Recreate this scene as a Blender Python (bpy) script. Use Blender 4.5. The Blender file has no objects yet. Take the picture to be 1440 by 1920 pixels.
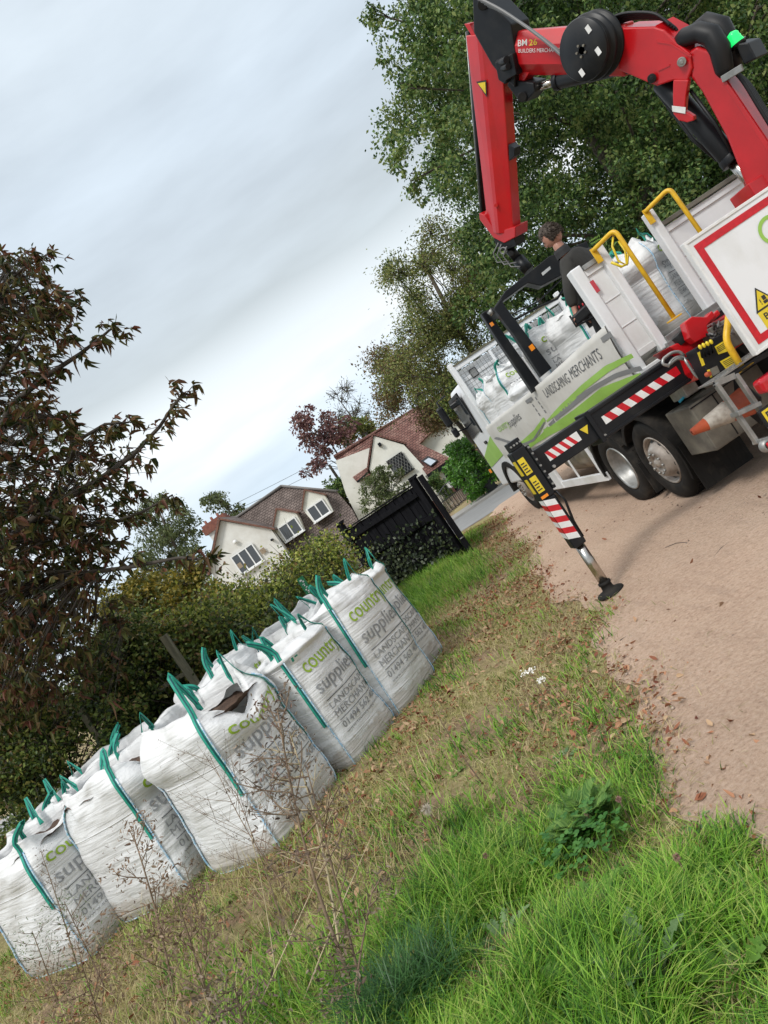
import bpy, bmesh, math, random
import numpy as np
from mathutils import Vector, Matrix, noise
R = math.radians
# ---------------------------------------------------------------- camera, world, sun
scene = bpy.context.scene
FPX, ROLL, PITCH, EYE = 1400.0, R(34), -math.atan(24/1400.), 1.75
_c, _s = math.cos(ROLL), math.sin(ROLL)
FW = np.array([0, math.cos(PITCH), math.sin(PITCH)]); U0 = np.array([0, -math.sin(PITCH), math.cos(PITCH)]); R0 = np.array([1., 0, 0])
RT = R0*_c-U0*_s; UP = U0*_c+R0*_s; CO = np.array([0, 0, EYE])
cd = bpy.data.cameras.new("camera"); cam = bpy.data.objects.new("camera", cd); scene.collection.objects.link(cam)
cd.sensor_fit = 'HORIZONTAL'; cd.sensor_width = 36; cd.lens = 36*FPX/1440; cd.clip_start = .05; cd.clip_end = 3000
M = Matrix.Identity(4)
for i in range(3): M[i][0] = RT[i]; M[i][1] = UP[i]; M[i][2] = -FW[i]; M[i][3] = CO[i]
cam.matrix_world = M; scene.camera = cam
scene.render.resolution_x = 768; scene.render.resolution_y = 1024
scene.view_settings.view_transform = 'Standard'; scene.view_settings.look = 'None'; scene.view_settings.gamma = 1
scene.view_settings.exposure = 0.62
SUN_EL, SUN_AZ = R(48), R(215)          # azimuth measured clockwise from +Y: behind the camera, to the left
w = bpy.data.worlds.new("World"); scene.world = w; w.use_nodes = True
nt = w.node_tree; nt.nodes.clear(); N = nt.nodes.new; Lk = nt.links.new
sky = N('ShaderNodeTexSky'); sky.sky_type = 'NISHITA'; sky.sun_disc = False; sky.sun_elevation = SUN_EL; sky.sun_rotation = SUN_AZ
tc = N('ShaderNodeTexCoord'); sep = N('ShaderNodeSeparateXYZ'); Lk(tc.outputs['Generated'], sep.inputs[0])
mp = N('ShaderNodeMapping'); mp.inputs['Scale'].default_value = (1.3, 1.3, 5.5); Lk(tc.outputs['Generated'], mp.inputs[0])
nz = N('ShaderNodeTexNoise'); nz.inputs['Scale'].default_value = 1.6; nz.inputs['Detail'].default_value = 5; nz.inputs['Roughness'].default_value = .48; Lk(mp.outputs[0], nz.inputs['Vector'])
ma = N('ShaderNodeMath'); ma.operation = 'MULTIPLY_ADD'; Lk(nz.outputs[0], ma.inputs[0]); ma.inputs[1].default_value = .17; ma.inputs[2].default_value = -.085
mb = N('ShaderNodeMath'); mb.operation = 'ADD'; Lk(sep.outputs['Z'], mb.inputs[0]); Lk(ma.outputs[0], mb.inputs[1])
cr = N('ShaderNodeValToRGB'); Lk(mb.outputs[0], cr.inputs[0]); els = cr.color_ramp.elements
els[0].position = 0.0; els[0].color = (.56, .60, .64, 1); els[1].position = 1.0; els[1].color = (1.25, 1.25, 1.25, 1)
for p_, c_ in ((.10, (.50, .585, .665, 1)), (.15, (.56, .63, .69, 1)), (.205, (.70, .725, .735, 1)), (.245, (.60, .65, .675, 1)), (.30, (.43, .475, .495, 1)), (.38, (.44, .495, .54, 1)), (.50, (.465, .53, .59, 1)), (.66, (.50, .56, .61, 1)), (.8, (1.0, 1.02, 1.03, 1))):
    e = els.new(p_); e.color = c_
nz2 = N('ShaderNodeTexNoise'); nz2.inputs['Scale'].default_value = 3.2; nz2.inputs['Detail'].default_value = 6; Lk(mp.outputs[0], nz2.inputs['Vector'])
mr = N('ShaderNodeMapRange'); Lk(nz2.outputs[0], mr.inputs[0]); mr.inputs[1].default_value = .3; mr.inputs[2].default_value = .75; mr.inputs[3].default_value = 9.1; mr.inputs[4].default_value = 11.2
vm = N('ShaderNodeVectorMath'); vm.operation = 'SCALE'; Lk(cr.outputs[0], vm.inputs[0]); Lk(mr.outputs[0], vm.inputs['Scale'])
mx = N('ShaderNodeMix'); mx.data_type = 'RGBA'; mx.inputs[0].default_value = .93; Lk(sky.outputs[0], mx.inputs[6]); Lk(vm.outputs[0], mx.inputs[7])
bg = N('ShaderNodeBackground'); bg.inputs['Strength'].default_value = .1; Lk(mx.outputs[2], bg.inputs[0])
wo = N('ShaderNodeOutputWorld'); Lk(bg.outputs[0], wo.inputs[0])
sl = bpy.data.lights.new("sun", 'SUN'); sl.energy = 1.5; sl.angle = R(14); sl.color = (1, .97, .92)
so = bpy.data.objects.new("sun", sl); scene.collection.objects.link(so)
sd = Vector((math.sin(SUN_AZ)*math.cos(SUN_EL), math.cos(SUN_AZ)*math.cos(SUN_EL), math.sin(SUN_EL)))
so.rotation_euler = (-sd).to_track_quat('-Z', 'Y').to_euler()
# ---------------------------------------------------------------- helpers
rnd = random.Random(7); rs = np.random.RandomState(11)
def ray(x, y): return FW+RT*((x-720)/FPX)-UP*((y-960)/FPX)
def at(x, y, Y): d = ray(x, y); return Vector(CO+d*(Y/d[1]))
def smooth(a, b, x):
    t = np.clip((x-a)/(b-a), 0, 1); return t*t*(3-2*t)
def track_left(y): return .10+.117*y+.10*np.sin(y*1.3)+.07*np.sin(y*3.1+1)+.04*np.sin(y*7.7)
def H(x, y):
    x = np.asarray(x, float); y = np.asarray(y, float)
    z = -.67*smooth(15, 32, y)-.20*smooth(32, 42, y)
    vg = smooth(.25, 1.3, track_left(y)-x)*smooth(20, 16, y)
    z = z+.12*vg+.02*np.sin(x*1.7+y*.9)*vg+.012*np.sin(x*4.1-y*3.3)*vg
    return z+.012*np.sin(x*.9)*np.sin(y*.7+1)*smooth(20, 15, y)
def Hf(x, y): return float(H(x, y))
def gp(x, y):                           # pixel -> point on the terrain
    d = ray(x, y); t = 1.0
    for _ in range(60):
        p = CO+d*t; e = p[2]-Hf(p[0], p[1]); t += e/max(.05, -d[2])*.6
    return Vector(CO+d*t)
col = scene.collection
def link(o, parent=None):
    col.objects.link(o)
    if parent is not None: o.parent = parent
    return o
def tag(o, label=None, cat=None, group=None, kind=None):
    if label: o['label'] = label
    if cat: o['category'] = cat
    if group: o['group'] = group
    if kind: o['kind'] = kind
    return o
def empty(name, loc, label, cat, group=None, rz=0):
    o = bpy.data.objects.new(name, None); o.location = loc; o.rotation_euler = (0, 0, rz); o.empty_display_size = .2
    link(o); return tag(o, label, cat, group)
def copy_tree(o, parent=None):
    c = o.copy(); link(c, parent)
    for ch in list(o.children): copy_tree(ch, c)
    return c
def wmesh(o, parent):                    # world-space mesh under a moved empty
    if parent is not None:
        root = parent
        m = Matrix.Identity(4)
        chain = []
        while root is not None: chain.append(root); root = root.parent
        for r_ in reversed(chain): m = m @ (Matrix.Translation(r_.location) @ r_.rotation_euler.to_matrix().to_4x4())
        o.data.transform(m.inverted())
    return o
class MB:
    def __init__(s): s.v = []; s.f = []; s.sm = []
    def add(s, vs, fs, smooth_=False):
        b = len(s.v); s.v += [tuple(v) for v in vs]; s.f += [tuple(i+b for i in f) for f in fs]; s.sm += [smooth_]*len(fs); return s
    def obox(s, c, ax, ay, az):          # centre + half axes
        c, ax, ay, az = map(Vector, (c, ax, ay, az)); vs = [c+ax*i+ay*j+az*k for i in (-1, 1) for j in (-1, 1) for k in (-1, 1)]
        return s.add(vs, [(0, 1, 3, 2), (4, 6, 7, 5), (0, 4, 5, 1), (2, 3, 7, 6), (0, 2, 6, 4), (1, 5, 7, 3)])
    def box(s, a, b, T=None):
        vs = [(x, y, z) for x in (a[0], b[0]) for y in (a[1], b[1]) for z in (a[2], b[2])]
        if T: vs = [T(*v) for v in vs]
        return s.add(vs, [(0, 1, 3, 2), (4, 6, 7, 5), (0, 4, 5, 1), (2, 3, 7, 6), (0, 2, 6, 4), (1, 5, 7, 3)])
    def bar(s, p, q, w, h, up=(0, 0, 1), taper=1):       # rectangular bar
        p, q = Vector(p), Vector(q); d = (q-p).normalized(); u = Vector(up); sdir = d.cross(u)
        if sdir.length < 1e-4: sdir = d.cross(Vector((0, 1, 0)))
        sdir.normalize(); u = sdir.cross(d)
        vs = [c+sdir*(i*w/2*t)+u*(j*h/2*t) for c, t in ((p, 1), (q, taper)) for i in (-1, 1) for j in (-1, 1)]
        return s.add(vs, [(0, 1, 3, 2), (4, 6, 7, 5), (0, 4, 5, 1), (2, 3, 7, 6), (0, 2, 6, 4), (1, 5, 7, 3)])
    def tube(s, pts, r, n=8, caps=True, smooth_=True):
        pts = [Vector(p) for p in pts]; rr = r if isinstance(r, (list, tuple)) else [r]*len(pts); vs = []; prev = None
        for i, p in enumerate(pts):
            d = (pts[min(i+1, len(pts)-1)]-pts[max(i-1, 0)])
            d = d.normalized() if d.length > 1e-9 else Vector((0, 0, 1))
            if prev is None:
                a = Vector((0, 0, 1)) if abs(d.z) < .9 else Vector((1, 0, 0)); u = d.cross(a).normalized()
            else:
                u = prev-d*prev.dot(d); u = u.normalized() if u.length > 1e-6 else d.orthogonal().normalized()
            prev = u; v = d.cross(u)
            for k in range(n): a = 2*math.pi*k/n; vs.append(p+(u*math.cos(a)+v*math.sin(a))*rr[i])
        fs = [(i*n+k, i*n+(k+1) % n, (i+1)*n+(k+1) % n, (i+1)*n+k) for i in range(len(pts)-1) for k in range(n)]
        s.add(vs, fs, smooth_)
        if caps:
            b = len(s.v)-len(vs); s.f += [tuple(b+k for k in range(n)), tuple(b+len(vs)-n+k for k in reversed(range(n)))]; s.sm += [False, False]
        return s
    def cyl(s, p, q, r, n=20, r2=None): return s.tube([p, q], [r, r if r2 is None else r2], n)
    def prism(s, poly, off):             # planar polygon (3D) extruded by vector
        off = Vector(off); n = len(poly); vs = [Vector(p) for p in poly]+[Vector(p)+off for p in poly]
        return s.add(vs, [tuple(range(n)), tuple(reversed(range(n, 2*n)))]+[(i, i+n, (i+1) % n+n, (i+1) % n) for i in range(n)])
    def lathe(s, p, axis, prof, n=32):   # prof: (dist along axis, radius)
        a = Vector(axis).normalized(); u = a.orthogonal().normalized(); v = a.cross(u); p = Vector(p); vs = []
        for d, r in prof:
            for k in range(n): t = 2*math.pi*k/n; vs.append(p+a*d+(u*math.cos(t)+v*math.sin(t))*r)
        return s.add(vs, [(i*n+k, i*n+(k+1) % n, (i+1)*n+(k+1) % n, (i+1)*n+k) for i in range(len(prof)-1) for k in range(n)], True)
    def build(s, name, m, parent=None, bevel=0, seg=2, auto=True):
        me = bpy.data.meshes.new(name); me.from_pydata(s.v, [], s.f); me.validate(); me.update()
        bm = bmesh.new(); bm.from_mesh(me); bmesh.ops.recalc_face_normals(bm, faces=bm.faces)
        for f in bm.faces: f.smooth = s.sm[f.index] if f.index < len(s.sm) else False
        bm.to_mesh(me); bm.free(); me.materials.append(m)
        o = bpy.data.objects.new(name, me); wmesh(o, parent); link(o, parent)
        if bevel: b = o.modifiers.new('bevel', 'BEVEL'); b.width = bevel; b.segments = seg; b.limit_method = 'ANGLE'; b.angle_limit = R(40); b.harden_normals = False
        return o
def npmesh(name, V, F, m, parent=None, smooth_=False, local=False):
    """V (n,3); F (k,3) or (k,4) int array"""
    me = bpy.data.meshes.new(name); V = np.asarray(V, np.float32); F = np.asarray(F, np.int32); k = F.shape[1]
    me.vertices.add(len(V)); me.vertices.foreach_set('co', V.ravel()); me.loops.add(F.size); me.loops.foreach_set('vertex_index', F.ravel())
    me.polygons.add(len(F)); me.polygons.foreach_set('loop_start', np.arange(0, F.size, k, dtype=np.int32)); me.polygons.foreach_set('loop_total', np.full(len(F), k, np.int32))
    if smooth_: me.polygons.foreach_set('use_smooth', np.ones(len(F), bool))
    me.update(calc_edges=True); me.materials.append(m)
    o = bpy.data.objects.new(name, me)
    if not local: wmesh(o, parent)
    return link(o, parent)
# ---------------------------------------------------------------- materials
MATS = {}
def mat(name, c, rough=.6, metal=0, c2=None, ns=4., nd=6, bump=0., bs=None, spec=.5, lo=.35, hi=.65, scl=(1, 1, 1), c3=None, coat=0, bdist=.01, gen=False):
    m = bpy.data.materials.new(name); m.use_nodes = True; t = m.node_tree; P = t.nodes['Principled BSDF']; MATS[name] = m
    P.inputs['Base Color'].default_value = (*c, 1); P.inputs['Roughness'].default_value = rough; P.inputs['Metallic'].default_value = metal; P.inputs['Specular IOR Level'].default_value = spec
    if coat: P.inputs['Coat Weight'].default_value = coat; P.inputs['Coat Roughness'].default_value = .12
    tc = t.nodes.new('ShaderNodeTexCoord'); mp = t.nodes.new('ShaderNodeMapping'); mp.inputs['Scale'].default_value = scl; t.links.new(tc.outputs['Generated' if gen else 'Object'], mp.inputs[0])
    if c2 is not None:
        n = t.nodes.new('ShaderNodeTexNoise'); n.inputs['Scale'].default_value = ns; n.inputs['Detail'].default_value = nd; n.inputs['Roughness'].default_value = .6; t.links.new(mp.outputs[0], n.inputs['Vector'])
        r = t.nodes.new('ShaderNodeValToRGB'); t.links.new(n.outputs[0], r.inputs[0]); e = r.color_ramp.elements
        e[0].position = lo; e[0].color = (*c, 1); e[1].position = hi; e[1].color = (*c2, 1)
        if c3 is not None: q = e.new((lo+hi)/2); q.color = (*c3, 1)
        t.links.new(r.outputs[0], P.inputs['Base Color'])
        rr = t.nodes.new('ShaderNodeMapRange'); t.links.new(n.outputs[0], rr.inputs[0]); rr.inputs[3].default_value = max(0, rough-.12); rr.inputs[4].default_value = min(1, rough+.12); t.links.new(rr.outputs[0], P.inputs['Roughness'])
    if bump:
        n2 = t.nodes.new('ShaderNodeTexNoise'); n2.inputs['Scale'].default_value = bs or ns*3; n2.inputs['Detail'].default_value = 8; t.links.new(mp.outputs[0], n2.inputs['Vector'])
        b = t.nodes.new('ShaderNodeBump'); b.inputs['Strength'].default_value = bump; b.inputs['Distance'].default_value = bdist; t.links.new(n2.outputs[0], b.inputs['Height']); t.links.new(b.outputs[0], P.inputs['Normal'])
    return m
def leafmat(name, cols, trans=.3, rough=.55, ns=.6, bigvar=.35, gloss=.35):
    """colours picked per leaf; a large noise shifts whole clumps between the same colours"""
    m = bpy.data.materials.new(name); m.use_nodes = True; t = m.node_tree; P = t.nodes['Principled BSDF']; N = t.nodes.new; K = t.links.new
    g = N('ShaderNodeNewGeometry'); tc = N('ShaderNodeTexCoord'); n = N('ShaderNodeTexNoise'); n.inputs['Scale'].default_value = ns; n.inputs['Detail'].default_value = 3; K(tc.outputs['Object'], n.inputs['Vector'])
    a = N('ShaderNodeMath'); a.operation = 'MULTIPLY_ADD'; K(n.outputs[0], a.inputs[0]); a.inputs[1].default_value = bigvar*4; a.inputs[2].default_value = -bigvar*2
    b = N('ShaderNodeMath'); b.operation = 'ADD'; K(a.outputs[0], b.inputs[0]); K(g.outputs['Random Per Island'], b.inputs[1])
    r = N('ShaderNodeValToRGB'); K(b.outputs[0], r.inputs[0]); e = r.color_ramp.elements
    e[0].position = 0; e[0].color = (*cols[0], 1); e[1].position = 1; e[1].color = (*cols[-1], 1)
    for i, c in enumerate(cols[1:-1]): q = e.new((i+1)/(len(cols)-1)); q.color = (*c, 1)
    K(r.outputs[0], P.inputs['Base Color']); P.inputs['Roughness'].default_value = rough; P.inputs['Specular IOR Level'].default_value = gloss
    tr = N('ShaderNodeBsdfTranslucent'); K(r.outputs[0], tr.inputs[0]); mx = N('ShaderNodeMixShader'); mx.inputs[0].default_value = trans
    K(P.outputs[0], mx.inputs[1]); K(tr.outputs[0], mx.inputs[2]); K(mx.outputs[0], t.nodes['Material Output'].inputs[0])
    return m
m_white = mat('white_paint', (.72, .73, .74), .38, c2=(.50, .49, .45), ns=2.2, nd=9, lo=.48, hi=.85, bump=.05, bs=40, scl=(1, 1, .5))
m_steel = mat('galvanised_steel', (.36, .36, .35), .45, .6, c2=(.22, .22, .21), ns=9, bump=.05)
m_dirtysteel = mat('dirty_steel', (.20, .185, .15), .7, .2, c2=(.11, .10, .085), ns=6, bump=.1)
m_chrome = mat('chrome', (.62, .60, .56), .22, 1, c2=(.38, .34, .30), ns=8)
m_black = mat('black_paint', (.007, .008, .010), .42, c2=(.022, .021, .020), ns=5, lo=.5, hi=.8, bump=.03, spec=.3)
m_rubber = mat('rubber', (.012, .011, .010), .8, c2=(.040, .034, .028), ns=6, lo=.5, hi=.75, bump=.15, spec=.25)
m_hose = mat('hose_rubber', (.007, .007, .008), .5, spec=.35)
m_red = mat('red_paint', (.50, .004, .008), .32, c2=(.33, .005, .008), ns=3.5, nd=10, bump=.03, bs=50, coat=.3, lo=.3, hi=.8)
m_redr = mat('red_reflective', (.55, .010, .02), .35, c2=(.42, .008, .015), ns=30)
m_whiter = mat('white_reflective', (.74, .74, .73), .35, c2=(.62, .62, .60), ns=12)
m_yellow = mat('yellow_paint', (.74, .45, .015), .42, c2=(.58, .34, .015), ns=14, bump=.1)
m_ylabel = mat('yellow_label', (.72, .55, .02), .4, c2=(.60, .45, .03), ns=18)
m_ink = mat('black_ink', (.02, .02, .02), .5)
m_grey = mat('dark_grey_print', (.10, .105, .11), .6)
m_bgrey = mat('mid_grey_print', (.20, .20, .20), .6)
m_green = mat('lime_print', (.30, .52, .09), .5, c2=(.27, .47, .08), ns=3)
m_bggreen = mat('bag_green_ink', (.25, .38, .02), .6)
m_orange = mat('orange_plastic', (.42, .075, .025), .55, c2=(.26, .05, .02), ns=10)
m_glass = mat('dark_glass', (.03, .035, .04), .05, spec=1.0)
m_redlamp = mat('red_lamp', (.45, .01, .02), .12, spec=.8)
m_amber = mat('amber_lamp', (.8, .25, .02), .2)
m_rim = mat('rim_steel', (.42, .38, .34), .5, .4, c2=(.22, .18, .15), ns=5, bump=.05)
m_canvas = mat('banner_canvas', (.62, .60, .56), .6, c2=(.52, .50, .46), ns=1.5, bump=.15, bs=6, bdist=.03)
m_bark = mat('bark', (.055, .045, .035), .9, c2=(.11, .095, .07), ns=6, bump=.6, scl=(3, 3, .6), bdist=.03)
m_twig = mat('twig_bark', (.05, .038, .028), .9, c2=(.09, .075, .055), ns=8)
m_render = mat('white_render', (.74, .73, .69), .85, c2=(.64, .62, .57), ns=1.5, bump=.25, bs=30)
m_cream = mat('cream_render', (.76, .755, .69), .85, c2=(.68, .67, .60), ns=1.5, bump=.2, bs=30)
m_fence = mat('black_timber', (.005, .005, .007), .8, c2=(.016, .016, .019), ns=5, bump=.5, scl=(6, 6, .7), lo=.45, hi=.8, spec=.15)
m_wood = mat('weathered_wood', (.09, .085, .055), .85, c2=(.17, .155, .10), ns=4, bump=.4, scl=(5, 5, .8))
m_blackmetal = mat('black_metal', (.02, .02, .022), .5)
m_bin = mat('bin_plastic', (.028, .034, .040), .45, c2=(.04, .046, .05), ns=5)
m_soil = mat('soil_fill', (.05, .028, .018), .95, c2=(.10, .06, .04), ns=10, bump=.8, bdist=.03)
m_brick = mat('brick', (.24, .09, .06), .85, c2=(.16, .06, .045), ns=9, bump=.3)
m_upvc = mat('window_frame_white', (.78, .78, .77), .35)
# ---------------------------------------------------------------- ground, track, road
def axis(lo, hi, flo, fhi, st, grow=1.25):
    a = list(np.arange(flo, fhi+1e-6, st)); s_ = st
    while a[-1] < hi: s_ *= grow; a.append(a[-1]+s_)
    s_ = st
    while a[0] > lo: s_ *= grow; a.insert(0, a[0]-s_)
    return np.array(a)
def track_right(y): return track_left(y)+6.3+.25*np.sin(y*.8)
ROAD0, ROAD1 = 18.6, 30.0
def in_track(x, y): return smooth(0, .25, x-track_left(y))*smooth(0, .25, track_right(y)-x)*smooth(18.9, 18.7, y)
def in_road(x, y): return smooth(0, .4, y-ROAD0-.15)*smooth(0, .6, ROAD1-.15-y)*smooth(-44, -40, x)*smooth(104, 100, x)
def grid(name, xs, ys, f, m):
    X, Y = np.meshgrid(xs, ys); Z = f(X, Y); V = np.stack([X, Y, Z], -1).reshape(-1, 3); nx = len(xs); ny = len(ys)
    i = np.arange(ny-1)[:, None]*nx+np.arange(nx-1)[None]; F = np.stack([i, i+1, i+nx+1, i+nx], -1).reshape(-1, 4)
    return npmesh(name, V, F, m, None, True)
# ground material: leafy soil, patches of moss and dry thatch
m_ground = bpy.data.materials.new('verge_soil'); m_ground.use_nodes = True; t = m_ground.node_tree; P = t.nodes['Principled BSDF']; N = t.nodes.new; K = t.links.new
tc = N('ShaderNodeTexCoord')
def noi(sc, det=8, rough=.6, out=0):
    n = N('ShaderNodeTexNoise'); n.inputs['Scale'].default_value = sc; n.inputs['Detail'].default_value = det; n.inputs['Roughness'].default_value = rough; K(tc.outputs['Object'], n.inputs['Vector']); return n.outputs[out]
def ramp(src, stops):
    r = N('ShaderNodeValToRGB'); K(src, r.inputs[0]); e = r.color_ramp.elements; e[0].position, e[0].color = stops[0][0], (*stops[0][1], 1); e[1].position, e[1].color = stops[-1][0], (*stops[-1][1], 1)
    for p_, c_ in stops[1:-1]: q = e.new(p_); q.color = (*c_, 1)
    return r.outputs[0]
def mixc(f, a, b):
    m_ = N('ShaderNodeMix'); m_.data_type = 'RGBA'
    if isinstance(f, float): m_.inputs[0].default_value = f
    else: K(f, m_.inputs[0])
    K(a, m_.inputs[6]); K(b, m_.inputs[7]); return m_.outputs[2]
soil = ramp(noi(9), [(.3, (.10, .060, .035)), (.5, (.22, .145, .085)), (.72, (.36, .26, .16))])
thatch = ramp(noi(26), [(.3, (.13, .12, .04)), (.5, (.27, .23, .09)), (.7, (.40, .33, .17))])
f = ramp(noi(1.1, 5), [(.42, (0, 0, 0)), (.56, (1, 1, 1))]); K(mixc(f, soil, thatch), P.inputs['Base Color']); P.inputs['Roughness'].default_value = .95
b = N('ShaderNodeBump'); b.inputs['Strength'].default_value = .9; b.inputs['Distance'].default_value = .03; K(noi(30, 10, .7), b.inputs['Height']); K(b.outputs[0], P.inputs['Normal'])
gx = axis(-400, 400, -6, 9, .12); gy = axis(-60, 900, .5, 20, .12)
ground = grid('ground', gx, gy, lambda x, y: H(x, y)-.035*in_track(x, y)-.03*in_road(x, y), m_ground); tag(ground, kind='structure')
# track material
m_track = bpy.data.materials.new('sandy_track'); m_track.use_nodes = True; t = m_track.node_tree; P = t.nodes['Principled BSDF']; N = t.nodes.new; K = t.links.new
tc = N('ShaderNodeTexCoord')
base = ramp(noi(.55, 5), [(.30, (.38, .245, .165)), (.48, (.54, .365, .255)), (.7, (.62, .455, .335))])
fine = ramp(noi(38, 10, .75), [(.32, (.13, .08, .055)), (.44, (.48, .325, .23)), (.68, (.74, .58, .46))])
c = mixc(.55, base, fine); mps = N('ShaderNodeMapping'); mps.inputs['Scale'].default_value = (3.2, .55, 1); K(tc.outputs['Object'], mps.inputs[0]); ns_ = N('ShaderNodeTexNoise'); ns_.inputs['Scale'].default_value = 2.4; ns_.inputs['Detail'].default_value = 9; ns_.inputs['Roughness'].default_value = .7; K(mps.outputs[0], ns_.inputs['Vector'])
c = mixc(ramp(ns_.outputs[0], [(.52, (0, 0, 0)), (.74, (.35, .35, .35))]), c, ramp(noi(60, 6), [(.3, (.16, .10, .07)), (.7, (.36, .25, .18))]))
vo = N('ShaderNodeTexVoronoi'); vo.inputs['Scale'].default_value = 55; K(tc.outputs['Object'], vo.inputs['Vector'])
vf = ramp(vo.outputs['Distance'], [(.10, (1, 1, 1)), (.22, (0, 0, 0))]); stone = ramp(vo.outputs['Color'], [(.1, (.14, .10, .08)), (.5, (.40, .33, .27)), (.9, (.60, .52, .46))])
f2 = N('ShaderNodeMath'); f2.operation = 'MULTIPLY'; K(vf, f2.inputs[0]); K(ramp(noi(2.2, 4), [(.45, (0, 0, 0)), (.65, (1, 1, 1))]), f2.inputs[1])
K(mixc(f2.outputs[0], c, stone), P.inputs['Base Color']); P.inputs['Roughness'].default_value = .92
b = N('ShaderNodeBump'); b.inputs['Strength'].default_value = 1; b.inputs['Distance'].default_value = .05; K(noi(17, 12, .74), b.inputs['Height']); K(b.outputs[0], P.inputs['Normal'])
ys = axis(-10, 18.9, -2, 18.9, .07); us = np.linspace(0, 1, 96)
U, Y = np.meshgrid(us, ys); X = track_left(Y)+(track_right(Y)-track_left(Y))*U
edge = smooth(0, .05, U)*smooth(1, .95, U)
rel = np.zeros_like(X)
for i in range(0, X.shape[0]):
    for j in range(0, X.shape[1]): rel[i, j] = noise.noise(Vector((X[i, j]*1.3, Y[i, j]*.9, 3.1)))*.022+noise.noise(Vector((X[i, j]*5, Y[i, j]*5, 1.)))*.009-.016*math.exp(-((X[i, j]-2.9+.05*Y[i, j])/.3)**2)-.016*math.exp(-((X[i, j]-4.9+.05*Y[i, j])/.3)**2)
V = np.stack([X, Y, H(X, Y)+.004+edge*.020+rel*edge], -1).reshape(-1, 3); nx = len(us); ny = len(ys); i = np.arange(ny-1)[:, None]*nx+np.arange(nx-1)[None]
tag(npmesh('track', V, np.stack([i, i+1, i+nx+1, i+nx], -1).reshape(-1, 4), m_track, None, True), kind='structure')
m_road = mat('asphalt', (.20, .20, .20), .85, c2=(.27, .27, .265), ns=1.2, nd=10, bump=.3, bs=60, lo=.3, hi=.7)
tag(grid('road', axis(-42, 102, -8, 16, .5), np.arange(ROAD0, ROAD1+.01, .2), lambda x, y: H(x, y)+.006, m_road), kind='structure')
pv = MB(); 
for k in range(60): x = -30+k*1.5; y0, y1 = ROAD1+.02, ROAD1+2.2; pv.add([(x, y0, Hf(x, y0)-.2), (x+1.5, y0, Hf(x, y0)-.2), (x+1.5, y0, Hf(x, y0)+.09), (x, y0, Hf(x, y0)+.09), (x, y1, Hf(x, y1)+.09), (x+1.5, y1, Hf(x, y1)+.09)], [(0, 1, 2, 3), (3, 2, 5, 4)])
tag(pv.build('pavement', mat('pavement_tarmac', (.26, .25, .24), .9, c2=(.34, .33, .31), ns=2, bump=.2)), kind='structure')
# ---------------------------------------------------------------- grass, litter, pebbles
def ribbons(P0, ang, lean, L, W, seg=3, curl=1.0):
    n = len(P0); dx, dy = np.cos(ang), np.sin(ang); sx, sy = -dy, dx; V = np.zeros((n, 2*seg+1, 3))
    for k in range(seg+1):
        tt = k/seg; h = L*(tt-.25*lean*tt*tt*curl); o = L*lean*tt**1.8*.85
        cx = P0[:, 0]+dx*o; cy = P0[:, 1]+dy*o; cz = P0[:, 2]+h*np.sqrt(np.clip(1-.3*lean*tt, .1, 1)); wv = W*(1-tt**1.6)*.5
        if k < seg:
            V[:, 2*k] = np.stack([cx-sx*wv, cy-sy*wv, cz], -1); V[:, 2*k+1] = np.stack([cx+sx*wv, cy+sy*wv, cz], -1)
        else: V[:, 2*k] = np.stack([cx, cy, cz], -1)
    b = np.arange(n)*(2*seg+1); F = []
    for k in range(seg-1): q = b+2*k; F += [np.stack([q, q+1, q+3], -1), np.stack([q, q+3, q+2], -1)]
    q = b+2*(seg-1); F.append(np.stack([q, q+1, q+2], -1))
    return V.reshape(-1, 3), np.concatenate(F)
def nz2d(x, y, s_, o=0.): return np.array([noise.noise(Vector((a*s_, b_*s_, o))) for a, b_ in zip(x, y)])
def scatter(n, x0, x1, y0, y1, ypow=1.0):
    y = y0+(y1-y0)*rs.rand(n)**ypow; x = x0+(x1-x0)*rs.rand(n); return x, y
# lushness: the corner by the camera, and a band along the timber fence
def lush(x, y):
    d = track_left(y)-x
    a = smooth(4.6, 2.7, y+.35*np.abs(x-.1)+.35*np.sin(x*5+y*2)+.2*np.sin(x*11-y*7))*smooth(-.12, .10, d)
    b_ = smooth(9.0, 10.2, y)*smooth(16.5, 15.5, y)*smooth(.3, .9, d)*smooth(2.6, 1.8, d)
    return np.clip(a+b_*.8, 0, 1)
g1 = leafmat('grass_green', [(.025, .085, .008), (.07, .20, .014), (.15, .34, .025), (.27, .47, .05), (.40, .48, .12)], .35, .5, 1.2, .25)
g2 = leafmat('grass_dry', [(.15, .18, .035), (.29, .28, .08), (.42, .36, .15), (.54, .46, .26), (.26, .17, .09)], .25, .7, 1.4, .25)
g3 = leafmat('sedge_green', [(.02, .075, .02), (.04, .12, .03), (.08, .19, .05)], .3, .4, 2, .2)
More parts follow.
